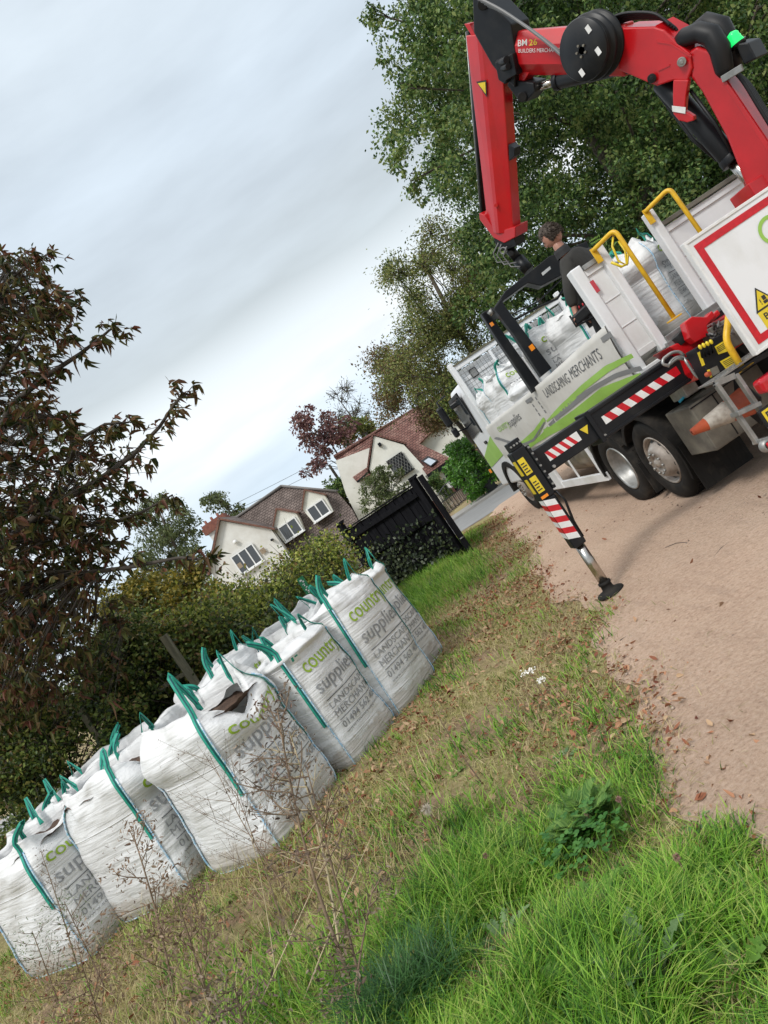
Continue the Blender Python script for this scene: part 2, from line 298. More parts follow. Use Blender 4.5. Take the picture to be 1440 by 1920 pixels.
# near lush grass; the broad leaved plants keep a clearing round themselves
CLEAR = [(gp(a, b), r_) for a, b, r_ in ((1120, 1560, .20), (1110, 1615, .20), (1230, 1840, .12), (1110, 1850, .12), (1130, 1690, .10), (1330, 1700, .09), (980, 1600, .10), (800, 1850, .09), (775, 1900, .16), (950, 1760, .10), (1380, 1830, .10))]
def clear(x, y):
    c = np.ones(len(x))
    for p, r_ in CLEAR: c *= 1-.85*np.exp(-(((x-p.x)**2+(y-p.y)**2)/r_**2)**2)
    return c
x, y = scatter(190000, -2.9, 1.1, 1.5, 5.2, 1.3); n_ = nz2d(x, y, 2.3, 5.); k = rs.rand(len(x)) < (lush(x, y)*(.25+.75*smooth(-.35, .2, n_))+.03*(x < track_left(y)))*clear(x, y); x, y, n_ = x[k], y[k], n_[k]
L = (.06+.17*rs.rand(len(x))**1.1)*(1+.8*n_)*(.45+.55*smooth(-.1, .45, track_left(y)-x))*(.6+.4*smooth(4.2, 3.2, y)); tuft = nz2d(x, y, 6, 9.)
V1, F1 = ribbons(np.stack([x, y, H(x, y)-.01], -1), rs.rand(len(x))*.9*np.pi*2/1.6+tuft*5-1.2, .4+1.1*rs.rand(len(x)), L, .0035+.0055*rs.rand(len(x)))
# far fence-side grass and sparse tufts over the whole verge
x, y = scatter(190000, -5.5, 2.3, 3.0, 17.5, .85); n_ = nz2d(x, y, 1.4, 2.); d = track_left(y)-x
pr = lush(x, y)*.6+smooth(.05, .35, n_)*.5*smooth(-.35, .1, d)+.06*smooth(.1, .4, d); k = (rs.rand(len(x)) < pr)*(d > -.5); x, y, n_ = x[k], y[k], n_[k]
L = (.05+.10*rs.rand(len(x)))*(1+.9*lush(x, y)); V2, F2 = ribbons(np.stack([x, y, H(x, y)-.01], -1), rs.rand(len(x))*6.28, .3+.8*rs.rand(len(x)), L, .006+.005*rs.rand(len(x)))
tag(npmesh('grass', np.concatenate([V1, V2]), np.concatenate([F1, F2+len(V1)]), g1), 'bright green tufted grass covering the verge between the bags and the track', 'grass', kind='stuff')
x, y = scatter(300000, -5.5, 2.0, 1.6, 17, 1.05); n_ = nz2d(x, y, 1.2, 7.); d = track_left(y)-x; k = (rs.rand(len(x)) < .75*smooth(-.25, .15, n_)*smooth(-.35, .2, d)+.12*(d > 0)+.02*(d > -.6)); x, y = x[k], y[k]
V, F = ribbons(np.stack([x, y, H(x, y)-.005], -1), rs.rand(len(x))*6.28, .7+1.1*rs.rand(len(x)), .03+.08*rs.rand(len(x)), .003+.004*rs.rand(len(x)), 3, 1.2)
x2, y2 = scatter(9000, -5.2, -.5, 3.2, 6, 1); k = rs.rand(len(x2)) < .55*smooth(-.2, .25, nz2d(x2, y2, 2.0, 31.))*smooth(5.6, 4.6, y2+.35*(x2+2)); x2, y2 = x2[k], y2[k]
V2, F2 = ribbons(np.stack([x2, y2, H(x2, y2)-.005], -1), rs.rand(len(x2))*6.28, .3+1.0*rs.rand(len(x2)), .12+.26*rs.rand(len(x2)), .0035+.002*rs.rand(len(x2)), 4)
tag(npmesh('tall_dry_grass', V2, F2, g2), 'tall straw coloured grass stalks standing in front of the left hand bags', 'dry grass', kind='stuff')
V, F = ribbons(np.stack([x, y, H(x, y)-.005], -1), rs.rand(len(x))*6.28, .7+1.1*rs.rand(len(x)), .03+.08*rs.rand(len(x)), .003+.004*rs.rand(len(x)), 3, 1.2)
tag(npmesh('dry_grass', V, F, g2), 'short straw coloured dead grass and thatch on the verge', 'dry grass', kind='stuff')
def leaves(Pc, D, Nn, L, W, fold=.25, curl=0., asp=None):
    """folded six-sided leaves: Pc base, D long axis, Nn face normal"""
    D = D/np.linalg.norm(D, axis=1, keepdims=True); S = np.cross(D, Nn); S /= np.maximum(np.linalg.norm(S, axis=1, keepdims=True), 1e-6); Nn = np.cross(S, D)
    L = L[:, None]; W = W[:, None]; c = curl*L if not hasattr(curl, '__len__') else np.asarray(curl)[:, None]*L
    p0 = Pc; p1 = Pc+D*L*.40-S*W*.5+Nn*W*fold; p2 = Pc+D*L*.40+S*W*.5+Nn*W*fold; pm = Pc+D*L*.45-Nn*c*.2
    p3 = Pc+D*L*.78-S*W*.34+Nn*(W*fold*.7)-Nn*c*.5; p4 = Pc+D*L*.78+S*W*.34+Nn*(W*fold*.7)-Nn*c*.5; p5 = Pc+D*L-Nn*c
    V = np.stack([p0, p1, p2, pm, p3, p4, p5], 1).reshape(-1, 3); b_ = np.arange(len(Pc))*7
    F = np.concatenate([np.stack([b_+i, b_+j, b_+k_], -1) for i, j, k_ in ((0, 3, 1), (0, 2, 3), (1, 3, 4), (3, 2, 5), (4, 3, 6), (3, 5, 6))])
    return V, F
def quadleaves(Pc, D, Nn, L, W, fold=.2):
    D = D/np.linalg.norm(D, axis=1, keepdims=True); S = np.cross(D, Nn); S /= np.maximum(np.linalg.norm(S, axis=1, keepdims=True), 1e-6); Nn = np.cross(S, D); L = L[:, None]; W = W[:, None]
    V = np.stack([Pc, Pc+D*L*.45-S*W*.5+Nn*W*fold, Pc+D*L, Pc+D*L*.45+S*W*.5+Nn*W*fold], 1).reshape(-1, 3); b_ = np.arange(len(Pc))*4
    return V, np.concatenate([np.stack([b_, b_+2, b_+1], -1), np.stack([b_, b_+3, b_+2], -1)])
def lobed(Pc, D, Nn, L, W, droop, r_):
    Vs, Fs = [], []; S_ = 12
    for p, d, n_, l, w_ in zip(Pc, D, Nn, L, W):
        p = Vector(p); d = Vector(d).normalized(); s_ = d.cross(Vector(n_)).normalized(); u = s_.cross(d); b_ = len(Vs)
        for k in range(S_+1):
            t_ = k/S_; c_ = p+d*l*t_+Vector((0, 0, -l*droop*t_*t_)); ww = w_*.5*(math.sin(math.pi*min(1, t_*.85+.10))**.8)*(1.0 if k % 2 else .42)*(r_.uniform(.8, 1.15)) if 0 < k < S_ else w_*.03
            Vs += [tuple(c_-s_*ww+u*ww*.3-d*(.02*l if k % 2 else 0)), tuple(c_), tuple(c_+s_*ww+u*ww*.3-d*(.02*l if k % 2 else 0))]
        for k in range(S_): q = b_+3*k; Fs += [(q, q+1, q+4, q+3), (q+1, q+2, q+5, q+4)]
    return np.array(Vs), np.array(Fs)
def rdir(n, z=0., zs=1.):
    v = rs.normal(size=(n, 3)); v[:, 2] = v[:, 2]*zs+z; return v/np.linalg.norm(v, axis=1, keepdims=True)
m_lit = leafmat('fallen_leaves', [(.12, .030, .016), (.24, .085, .04), (.36, .17, .09), (.44, .30, .18), (.22, .12, .07)], .1, .7, 1.0, .15)
x, y = scatter(95000, -5.5, 2.9, 2.0, 17, .85); n_ = nz2d(x, y, 1.0, 12.); d = track_left(y)-x
pr = (.30+1.5*smooth(-.05, .3, n_))*smooth(-.25, .05, d)*.6+.5*np.exp(-((d-.10)/.34)**2)*(.35+1.2*smooth(-.1, .3, n_))+.012*(d < 0)*np.exp(d/1.2); k = rs.rand(len(x)) < pr*(1-.8*lush(x, y)); x, y = x[k], y[k]; n = len(x)
a = rs.rand(n)*6.28; sz = .016+.042*rs.rand(n)**2.2
V, F = leaves(np.stack([x, y, H(x, y)+.012+.02*rs.rand(n)], -1), np.stack([np.cos(a), np.sin(a), rs.normal(size=n)*.25], -1), rdir(n, 2.0), sz, sz*(.35+.35*rs.rand(n)), .10+.55*rs.rand(n)[:, None], rs.normal(size=n)*.45)
tag(npmesh('leaf_litter', V, F, m_lit), 'red brown fallen leaves scattered along the edge of the track', 'fallen leaves', kind='stuff')
# pebbles and crumbs on the track
x, y = scatter(42000, -.2, 8, 1.6, 17, .75); d = x-track_left(y); k = (d > -.2)*(rs.rand(len(x)) < .25+.9*smooth(.1, .5, nz2d(x, y, .9, 4.))); x, y = x[k], y[k]; n = len(x); sz = .0035+.010*rs.rand(n)**4
oc = np.array([(1, 0, 0), (0, 1, 0), (-1, 0, 0), (0, -1, 0), (0, 0, .7), (0, 0, -.7)]); fc = np.array([(0, 1, 4), (1, 2, 4), (2, 3, 4), (3, 0, 4), (1, 0, 5), (2, 1, 5), (3, 2, 5), (0, 3, 5)])
V = oc[None]*sz[:, None, None]*(1+.5*rs.normal(size=(n, 6, 1))*.5)+np.stack([x, y, H(x, y)+.014], -1)[:, None]; F = (fc[None]+(np.arange(n)*6)[:, None, None]).reshape(-1, 3)
m_peb = leafmat('pebbles', [(.10, .07, .05), (.24, .17, .13), (.38, .30, .24), (.28, .16, .11)], 0, .9, 3, .1)
tag(npmesh('pebbles', V.reshape(-1, 3), F, m_peb), 'small stones and crumbs strewn over the sandy track', 'pebbles', kind='stuff')
# ---------------------------------------------------------------- lettering helper
def text2d(s_, edge=.08, bold=0.0):
    cu = bpy.data.curves.new('lettering', 'FONT'); cu.body = s_; cu.size = 1; cu.resolution_u = 3; cu.offset = bold
    o = bpy.data.objects.new('lettering', cu); col.objects.link(o); dg = bpy.context.evaluated_depsgraph_get(); me = bpy.data.meshes.new_from_object(o.evaluated_get(dg))
    bm = bmesh.new(); bm.from_mesh(me); bmesh.ops.remove_doubles(bm, verts=bm.verts, dist=1e-4); bmesh.ops.triangulate(bm, faces=bm.faces)
    for _ in range(3):
        es = [e for e in bm.edges if e.calc_length() > edge*2.2]
        if not es: break
        bmesh.ops.subdivide_edges(bm, edges=es, cuts=1); bmesh.ops.triangulate(bm, faces=bm.faces)
    V = np.array([v.co[:2] for v in bm.verts]); bm.verts.index_update(); F = np.array([[v.index for v in f.verts] for f in bm.faces]); bm.free()
    bpy.data.objects.remove(o); bpy.data.curves.remove(cu); bpy.data.meshes.remove(me); mn, mxx = V.min(0), V.max(0); return (V-mn)/(mxx-mn), F
TX = {}
def lettering(name, s_, u0, u1, v0, v1, fn, m, parent, edge=.08, slant=0, bold=0., local=False):
    k = (s_, edge, bold)
    if k not in TX: TX[k] = text2d(s_, edge, bold)
    T, F = TX[k]; V = np.array([fn(u0+(u1-u0)*a+slant*b, v0+(v1-v0)*b) for a, b in T]); o = npmesh(name, V, F, m, parent, False, local); return o
# ---------------------------------------------------------------- bulk bags
m_bag = bpy.data.materials.new('woven_white'); m_bag.use_nodes = True; t = m_bag.node_tree; P = t.nodes['Principled BSDF']; N = t.nodes.new; K = t.links.new
tc = N('ShaderNodeTexCoord'); P.inputs['Roughness'].default_value = .42; P.inputs['Specular IOR Level'].default_value = .4
dm_ = N('ShaderNodeMix'); dm_.data_type = 'RGBA'; sz_ = N('ShaderNodeSeparateXYZ'); K(tc.outputs['Object'], sz_.inputs[0]); dz_ = N('ShaderNodeMath'); dz_.operation = 'MULTIPLY_ADD'; K(noi(7, 6), dz_.inputs[0]); dz_.inputs[1].default_value = -.34; K(sz_.outputs['Z'], dz_.inputs[2])
K(ramp(dz_.outputs[0], [(.0, (.42, .42, .42)), (.04, (0, 0, 0))]), dm_.inputs[0]); K(ramp(noi(2.2, 6), [(.3, (.66, .655, .64)), (.5, (.74, .74, .735)), (.7, (.78, .785, .79))]), dm_.inputs[6]); dm_.inputs[7].default_value = (.32, .24, .16, 1); K(dm_.outputs[2], P.inputs['Base Color'])
mp = N('ShaderNodeMapping'); mp.inputs['Scale'].default_value = (1.1, 1.1, 12); K(tc.outputs['Object'], mp.inputs[0])
def nn(sc, det, vec, dist=0): n = N('ShaderNodeTexNoise'); n.inputs['Scale'].default_value = sc; n.inputs['Detail'].default_value = det; n.inputs['Distortion'].default_value = dist; K(vec, n.inputs['Vector']); return n.outputs[0]
a_ = nn(2.2, 7, mp.outputs[0], .6); b_ = nn(5, 6, tc.outputs['Object'], 1.2)
ad = N('ShaderNodeMath'); ad.operation = 'MULTIPLY_ADD'; K(a_, ad.inputs[0]); ad.inputs[1].default_value = 1.5; K(b_, ad.inputs[2])
bp = N('ShaderNodeBump'); bp.inputs['Strength'].default_value = .42; bp.inputs['Distance'].default_value = .028; K(ad.outputs[0], bp.inputs['Height']); K(bp.outputs[0], P.inputs['Normal'])
tl = N('ShaderNodeBsdfTranslucent'); tl.inputs[0].default_value = (.6, .6, .58, 1); mx = N('ShaderNodeMixShader'); mx.inputs[0].default_value = .12; K(P.outputs[0], mx.inputs[1]); K(tl.outputs[0], mx.inputs[2]); K(mx.outputs[0], t.nodes['Material Output'].inputs[0])
m_strap = mat('green_webbing', (.008, .24, .16), .6, c2=(.02, .33, .24), ns=25, bump=.3, bs=160)
m_strapd = mat('webbing_stripe', (.004, .075, .085), .65)
m_seam = mat('blue_seam', (.22, .42, .60), .6, c2=(.62, .68, .72), ns=60, lo=.42, hi=.58)
def sgnpow(v, p): return math.copysign(abs(v)**p, v)
m_bagink = mat('faded_grey_ink', (.21, .215, .225), .6, c2=(.32, .325, .33), ns=14)
class Bag:
    def __init__(s, wx, wy, h, seed, skirt=.70, slump=0., rim=None): s.wx, s.wy, s.h, s.seed, s.skirt, s.slump = wx, wy, h, seed, skirt, slump; s.rn = random.Random(seed); s.rim = rim or [s.rn.uniform(-.07, .04) for _ in range(4)]; s.lean = (s.rn.uniform(-.02, .03), s.rn.uniform(-.02, .02)); s.fold = [s.rn.uniform(.0, .05) for _ in range(4)]
    def surf(s, side, q, v, off=0.):
        """side 0:-Y 1:+X 2:+Y 3:-X ; q -1..1 left to right seen from outside ; v 0..1.25 (above 1: skirt)"""
        x, y = ((q, -1), (1, q), (-q, 1), (-1, -q))[side]
        n = 3.9+3.5*(1-min(1, v*3.5)); k = (abs(x)**n+abs(y)**n)**(-1/n)*1.0; x *= k; y *= k
        vv = min(v, 1.0); b = .945+.075*math.sin(math.pi*min(1, vv*1.05)**.75)-.02*vv
        if v < .06: b *= .955+.045*(v/.06)
        sd = s.seed*7.31; px_, py_ = x*s.wx/2, y*s.wy/2
        z = v*s.h
        tt = (side+(q+1)/2)
        wr = noise.noise(Vector((tt*2.0, z*13+1.6*q, sd)))*.004+noise.noise(Vector((tt*1.3+z*2, z*5-q*2., sd+9)))*.016*math.sin(math.pi*min(1, vv))
        g = noise.noise(Vector((tt*1.1, z*2.2, sd+50))); wr += -abs(noise.noise(Vector((tt*2.6+z*3.5, z*8-tt*3, sd+4))))*.016*max(0, .2+g*1.8)+noise.noise(Vector((tt*1.5, z*1.6, sd+60)))*.03
        cr = (1-abs(q))                                    # creases running down from the corners
        if v > s.skirt:
            u = (v-s.skirt)/(1-s.skirt); wr += noise.noise(Vector((tt*2.6, z*3.6+tt, sd+20)))*.085*u+noise.noise(Vector((tt*8, z*9, sd+25)))*.02*u-abs(noise.noise(Vector((tt*4-z*5, z*5+tt*3, sd+31))))*.045*u+.055*math.sin(math.pi*min(1, u*1.1))*(.5+noise.noise(Vector((tt*1.7, sd+90, 0))))*1.3
            z += s.h*(s.rim[side]*cr*1.4*u-.05*cr*u*s.slump)+noise.noise(Vector((tt*2.1, sd+80, 0)))*.075*u*u*min(1, cr*3)
            b -= .10*u*u*(.4+s.slump)
        if v > 1.0: z = s.h*(1.0)+(v-1)*s.h*.0
        nx = abs(x)**(n-1)*math.copysign(1, x); ny = abs(y)**(n-1)*math.copysign(1, y); l = math.hypot(nx, ny) or 1; nx, ny = nx/l, ny/l
        return Vector((px_*b+nx*(wr+off)+s.lean[0]*z, py_*b+ny*(wr+off)+s.lean[1]*z, max(z, .0)+(0.0 if v > .02 else 0)))
    def parts(s, root, text='side', loops=(1, 1, 1, 1), rn=None, content=m_soil, printed=True, seams=True):
        NQ, NZ = 40, 62; V = []; zs = [i/(NZ-1) for i in range(NZ)]
        for v in zs:
            for side in range(4):
                for i in range(NQ): V.append(s.surf(side, -1+2*(i+.5)/NQ, v))
        n4 = 4*NQ; rows = NZ
        # inner lip: fold over and go down inside
        for dv, sh in ((-.012, .93), (-.05, .88), (-.13, .86)):
            for k in range(n4): p = V[(NZ-1)*n4+k]; V.append(Vector((p.x*sh, p.y*sh, p.z+dv*s.h*1.2)))
            rows += 1
        F = [(i*n4+k, i*n4+(k+1) % n4, (i+1)*n4+(k+1) % n4, (i+1)*n4+k) for i in range(rows-1) for k in range(n4)]
        npmesh('woven_shell', np.array([tuple(p) for p in V]), np.array(F), m_bag, root, True, True)
        # liner or contents across the opening
        Vc, Fc = [], []; NG = 22
        for j in range(NG):
            for i in range(NG):
                x = -1+2*i/(NG-1); y = -1+2*j/(NG-1); e = max(abs(x), abs(y)); kk = (abs(x)**3.9+abs(y)**3.9+1e-9)**(-1/3.9)*e if e > 0 else 0
                z = s.h*((.90 if min(s.rim) > -.1 else .85)-.05*(1-e**3)*s.slump)+noise.noise(Vector((x*2.2, y*2.2, s.seed)))*.045+noise.noise(Vector((x*6, y*6, s.seed)))*.015; Vc.append((x*kk*s.wx*.44+s.lean[0]*z, y*kk*s.wy*.44+s.lean[1]*z, z))
        Fc = [(j*NG+i, j*NG+i+1, (j+1)*NG+i+1, (j+1)*NG+i) for j in range(NG-1) for i in range(NG-1)]
        npmesh('contents', np.array(Vc), np.array(Fc), content, root, True, True)
        # corner seams
        if seams:
            for c in range(4):
                mb = MB(); mb.tube([s.surf(c, .995, v/24, .008) for v in range(0, 23)], .007, 6); o = mb.build('corner_seam', m_seam, None); o.parent = root
            mb = MB(); pts = [s.surf(0, -1+2*i/20, .012, .004) for i in range(21)]+[s.surf(1, -1+2*i/20, .012, .004) for i in range(21)]; mb.tube(pts, .006, 6); o = mb.build('bottom_seam', m_seam, None); o.parent = root
            mb = MB(); pts = [s.surf(0, -1+2*i/30, s.skirt-.012, .002) for i in range(31)]; mb.tube(pts, .004, 5); o = mb.build('skirt_seam', m_bag, None); o.parent = root
        # straps: run up the corner, stand as a loop, come back to the next side
        rn = rn or s.rn
        for c in range(4):
            if not loops[c]: continue
            lh = (.12+.08*rn.random() if loops[c] == 1 else loops[c])*rn.uniform(.75, 1.05); tilt = rn.uniform(-.12, .12); tilt2 = rn.uniform(-.10, .10); path = []; nrm = []; flop = rn.random() < .45
            cx, cy = ((1, -1), (1, 1), (-1, 1), (-1, -1))[c]; D = Vector((cx, cy, 0)).normalized(); T = Vector((-D.y, D.x, 0)); v0 = .36+.1*rn.random(); sw = rn.choice((-1, 1))
            for k in range(14): v = v0+(1.0-v0)*k/13; p = s.surf(c, .94, v, .007); path.append(p); nrm.append(D)
            top = path[-1]; K_ = 16; pk = rn.uniform(.35, .6)
            for k in range(1, K_+1):
                a = k/K_; hh = (a/pk if a < pk else (1-a)/(1-pk))**.8; tw = (a-.1)*rn.uniform(.5, .7)*sw
                p = top+T*(sw*.05*a)-D*(.01+.07*a)+Vector((tilt*hh, tilt2*hh, lh*hh*(.75 if flop else 1)))+(T*sw*.10*hh*hh if flop else Vector()); path.append(p); nrm.append((D*math.cos(tw*1.6)+T*math.sin(tw*1.6)).normalized())
            path += [path[-1]+Vector((0, 0, -.07))]; nrm.append(D)
            for nm, wd, off, m_ in (('lifting_loop', .042, 0, m_strap), ('loop_stripe', .010, .0018, m_strapd)):
                Vv = []
                for p, nr, i in zip(path, nrm, range(99)):
                    d = (path[min(i+1, len(path)-1)]-path[max(i-1, 0)]).normalized(); sd_ = d.cross(nr); sd_ = sd_.normalized() if sd_.length > 1e-4 else T; nr2 = sd_.cross(d)
                    for a, b in ((-1, 1), (1, 1), (1, -1), (-1, -1)): Vv.append(p+sd_*(a*wd/2)+nr2*(b*(.0014+off)))
                Ff = [(i*4+k, i*4+(k+1) % 4, i*4+4+(k+1) % 4, i*4+4+k) for i in range(len(path)-1) for k in range(4)]
                if nm == 'lifting_loop': par = npmesh(nm, np.array([tuple(p) for p in Vv]), np.array(Ff), m_, root, False, True)
                else: npmesh(nm, np.array([tuple(p) for p in Vv]), np.array(Ff), m_, par, False, True)
        if printed:
            fn = lambda u, v: s.surf(1, -1+2*u, v, .0065)
            for s_, u0, u1, v0, v1, m_, bo in (('country', .17, .90, .715, .845, m_bggreen, .004), ('supplies', .15, .90, .545, .685, m_bagink, 0), ('LANDSCAPE', .17, .88, .445, .495, m_bagink, 0), ('MERCHANTS', .17, .90, .37, .425, m_bagink, 0), ('01494 562 408', .17, .90, .28, .33, m_bagink, .004), ('www.countrysupplies.co', .17, .90, .235, .262, m_bgrey, 0)):
                lettering('lettering', s_, u0, u1, v0, v1, fn, m_, root, .06, local=True, bold=bo)
            mb = []
            for v0, v1 in ((.515, .521), (.345, .350)):
                pts = [fn(.17+.7*i/16, v) for v in (v0, v1) for i in range(17)]; npmesh('printed_rule', np.array([tuple(p) for p in pts]), np.array([(i, i+1, i+18, i+17) for i in range(16)]), m_grey, root, False, True)
GB = 'white bulk bags lined up on the verge'
def bag(Cc, ang, wl, wr, h, seed, label, skirt=.70, slump=.6, loops=(1, 1, 1, 1), content=m_soil, group=GB, z=None, printed=True, rim=None):
    e1 = Vector((math.cos(ang), math.sin(ang), 0)); e2 = Vector((-e1.y, e1.x, 0)); c = Vector((Cc[0], Cc[1], 0))-e1*wl/2+e2*wr/2
    root = empty('bulk_bag', (c.x, c.y, Hf(c.x, c.y)-.015 if z is None else z), label, 'bulk bag', group, ang)
    Bag(wl, wr, h, seed, skirt, slump, rim).parts(root, loops=loops, content=content, printed=printed); return root
front = []
for Cc, ang, wl, wr, h, seed, sk, sl_, lp, lab in (
    ((-3.66, 5.50), R(-29), 1.00, .86, 1.03, 3, .68, .7, (.2, 1, 1, .2), 'leftmost white bulk bag of the front row, half out of the picture'),
    ((-2.72, 5.42), R(-24), .94, .86, 1.11, 5, .68, .8, (.16, .14, .20, .14), 'second front row bulk bag from the left, only first letters of its print showing'),
    ((-1.84, 4.98), R(-32), .88, .90, 1.17, 8, .64, .9, (.26, .24, .14, .14), 'front row bulk bag open on brown soil, behind the tall dead thistle stalk'),
    ((-1.27, 5.74), R(-33), .84, .80, 1.10, 12, .9, .5, (.30, .16, .14, .26), 'front row bulk bag with a small paper label on its rim'),
    ((-.85, 6.34), R(-37), .80, .80, 1.21, 17, .9, .3, (.30, .20, .16, .26), 'tall full bulk bag second from the right, its whole print readable'),
    ((-.66, 7.06), R(-38), .86, .74, 1.14, 21, .9, .3, (.24, .30, .14, .16), 'white bulk bag at the right end of the front row beside the open grass')):
    front.append(bag(Cc, ang, wl, wr, h, seed, lab, sk, sl_, lp, rim={8: [.02, -.15, .07, .05], 5: [.0, -.09, .05, .04], 3: [.0, -.05, .03, .02]}.get(seed)))
# back row: copies pushed up behind
for src, (dx, dy), a, lab in ((0, (-.30, .98), R(4), 'leftmost white bulk bag of the back row'), (1, (-.42, .98), R(-3), 'back row white bulk bag behind the second bag from the left'), (0, (.75+.35, 1.35), R(5), 'back row white bulk bag with crossed green loops behind the soil filled bag'),
                               (4, (-1.35, .40), R(6), 'back row white bulk bag behind the bag with the paper label'), (3, (.0, 1.1), R(-4), 'back row white bulk bag behind the tall full bag'), (2, (.42, 2.62), R(3), 'back row white bulk bag at the right end with one side flap pulled out')):
    c = copy_tree(front[src]); c.location.x += dx; c.location.y += dy; c.rotation_euler.z += a; c.location.z = Hf(c.location.x, c.location.y)-.02; c['label'] = lab
    lp_ = [k for k in c.children if k.name.startswith('lifting_loop')]; rr_ = random.Random(src*3+len(lab))
    for k in rr_.sample(lp_, max(0, len(lp_)-2)):
        for g in list(k.children): bpy.data.objects.remove(g)
        bpy.data.objects.remove(k)
fr = front[3]; mb = MB(); q = [Bag(.84, .80, 1.10, 12, .9, .5).surf(1, -.86+.30*i, .93-.06*j, .012) for i, j in ((0, 0), (1, 0), (1, 1), (0, 1))]
mb.add(q+[p+Vector((.004, 0, 0)) for p in q], [(0, 1, 2, 3), (4, 7, 6, 5)]); o = mb.build('paper_label', m_whiter, None); o.parent = fr; o['label'] = 'small white paper label with green marks'
mb = MB(); mb.add([q[0].lerp(q[1], a).lerp(q[3].lerp(q[2], a), b)+Vector((.007, 0, 0)) for a, b in ((.15, .2), (.35, .2), (.35, .75), (.15, .75), (.5, .25), (.8, .25), (.8, .45), (.5, .45))], [(0, 1, 2, 3), (4, 5, 6, 7)]); p = mb.build('printed_mark', m_strap, None); p.parent = o
# small green sign among the brambles behind the bags
sgb = at(572, 1098, 9.3); sg = empty('green_sign', (sgb.x, sgb.y+.02, Hf(sgb.x, sgb.y)), 'small green sign with white marks standing in the brambles behind the bags', 'sign')
sc_ = [at(*p, 9.3) for p in ((556, 1087), (567, 1079), (588, 1110), (577, 1119))]; mb = MB(); mb.prism(sc_, (0, .004, 0)); pl = mb.build('sign_plate', mat('sign_green', (.005, .17, .06), .4), sg)
mb = MB(); mb.tube([(sgb.x, sgb.y+.02, Hf(sgb.x, sgb.y)), (sgb.x, sgb.y+.02, sgb.z+.05)], .012); mb.build('post', m_twig, sg)
mb = MB(); c0 = sum(sc_, Vector())/4; ux = (sc_[1]-sc_[0]).normalized(); uy = (sc_[3]-sc_[0]).normalized()
for k, (a, b_, w_, h_) in enumerate(((-.01, -.085, .03, .02), (.012, -.06, .02, .02), (-.005, -.03, .035, .008), (0, -.01, .012, .02), (.01, .02, .025, .012), (-.012, .045, .02, .02), (.008, .07, .03, .014), (0, .09, .02, .01))): mb.obox(c0+ux*a+uy*b_-Vector((0, .003, 0)), ux*w_/2, uy*h_/2, Vector((0, .001, 0)))
mb.build('lettering', m_whiter, pl)
# ---------------------------------------------------------------- flatbed truck
TO = Vector((2.65, 6.8, 0)); TA = R(3.2); TX_ = Vector((math.cos(TA), math.sin(TA), 0)); TY_ = Vector((-math.sin(TA), math.cos(TA), 0))
def T(x, y, z): return TO+TX_*x+TY_*y+Vector((0, 0, z))
def isect(px_, py_, p0, n): d = Vector(ray(px_, py_)); o = Vector(CO); return o+d*((p0-o).dot(n)/d.dot(n))
def Lp(px_, py_, y): return isect(px_, py_, T(0, y, 0), TY_)
def Sp(px_, py_, x): return isect(px_, py_, T(x, 0, 0), TX_)
def loc(p): q = p-TO; return Vector((q.dot(TX_), q.dot(TY_), p.z))
def Ll(px_, py_, y): return loc(Lp(px_, py_, y))
def slab(mb, pts, y, dep): return mb.prism([Lp(a, b, y) for a, b in pts], TY_*dep)
def B3(mb, a, b): return mb.box(a, b, T)
truck = empty('flatbed_truck', T(1.15, 3, 0), 'white flatbed builders merchants truck with a lime green banner, loaded with bulk bags', 'truck', rz=TA)
W = 2.3
mb = MB(); B3(mb, (.75, -.9, .72), (.85, 7.6, .98)); B3(mb, (1.45, -.9, .72), (1.55, 7.6, .98))
for y in (0, 1.3, 2.5, 4, 5.5): B3(mb, (.85, y, .75), (1.45, y+.1, .95))
B3(mb, (.1, 1.25, .30), (2.2, 1.35, .5)); mb.build('chassis', m_black, truck, .008)
mb = MB(); B3(mb, (.01, .0, 1.30), (W, 6.05, 1.44)); 
for y in np.arange(.3, 6, .6): B3(mb, (.05, y, 1.18), (W-.05, y+.07, 1.30))
mb.build('deck', m_dirtysteel, truck, .006)
mb = MB(); B3(mb, (-.015, -.02, 1.20), (.035, 6.1, 1.34)); mb.build('deck_edge_rail', m_steel, truck, .005)
# dropside posts, tailboard panels
mb = MB(); B3(mb, (-.04, -.03, 1.22), (.07, .09, 2.50)); o = mb.build('corner_post', m_white, truck, .012)
mb = MB(); B3(mb, (.055, -.036, 2.20), (.095, -.03, 2.32)); mb.build('red_reflector', m_redlamp, o, .004)
mb = MB(); B3(mb, (-.02, 2.62, 1.3), (.05, 2.70, 2.23)); o = mb.build('middle_post', m_white, truck, .01); mb = MB(); B3(mb, (-.023, 2.64, 1.75), (-.019, 2.68, 1.98)); B3(mb, (-.023, 2.64, 2.05), (-.019, 2.68, 2.15)); mb.build('post_slot', m_black, o)
mb = MB(); B3(mb, (-.02, 6.0, 1.3), (.07, 6.12, 3.0)); mb.build('corner_post', m_white, truck, .012)
mb = MB(); B3(mb, (W-.06, 6.0, 1.3), (W+.02, 6.12, 3.02)); mb.build('corner_post', m_white, truck, .012)
def panel(name, x0, x1, y, z0, z1, thick=.04, rail=.06, m=m_white):
    mb = MB(); B3(mb, (x0, y, z0), (x1, y+thick*.5, z1)); o = mb.build(name, m, truck, .003)
    mb = MB()
    for a, b, c, d in ((x0, x1, z1-rail, z1), (x0, x1, z0, z0+rail)): B3(mb, (a, y-thick*.45, c), (b, y-.001, d))
    for q in (.33, .62): z = z0+(z1-z0)*q; B3(mb, (x0+.01, y-.008, z), (x1-.01, y-.001, z+.012))
    mb.build('panel_rail', m, o, .006); return o
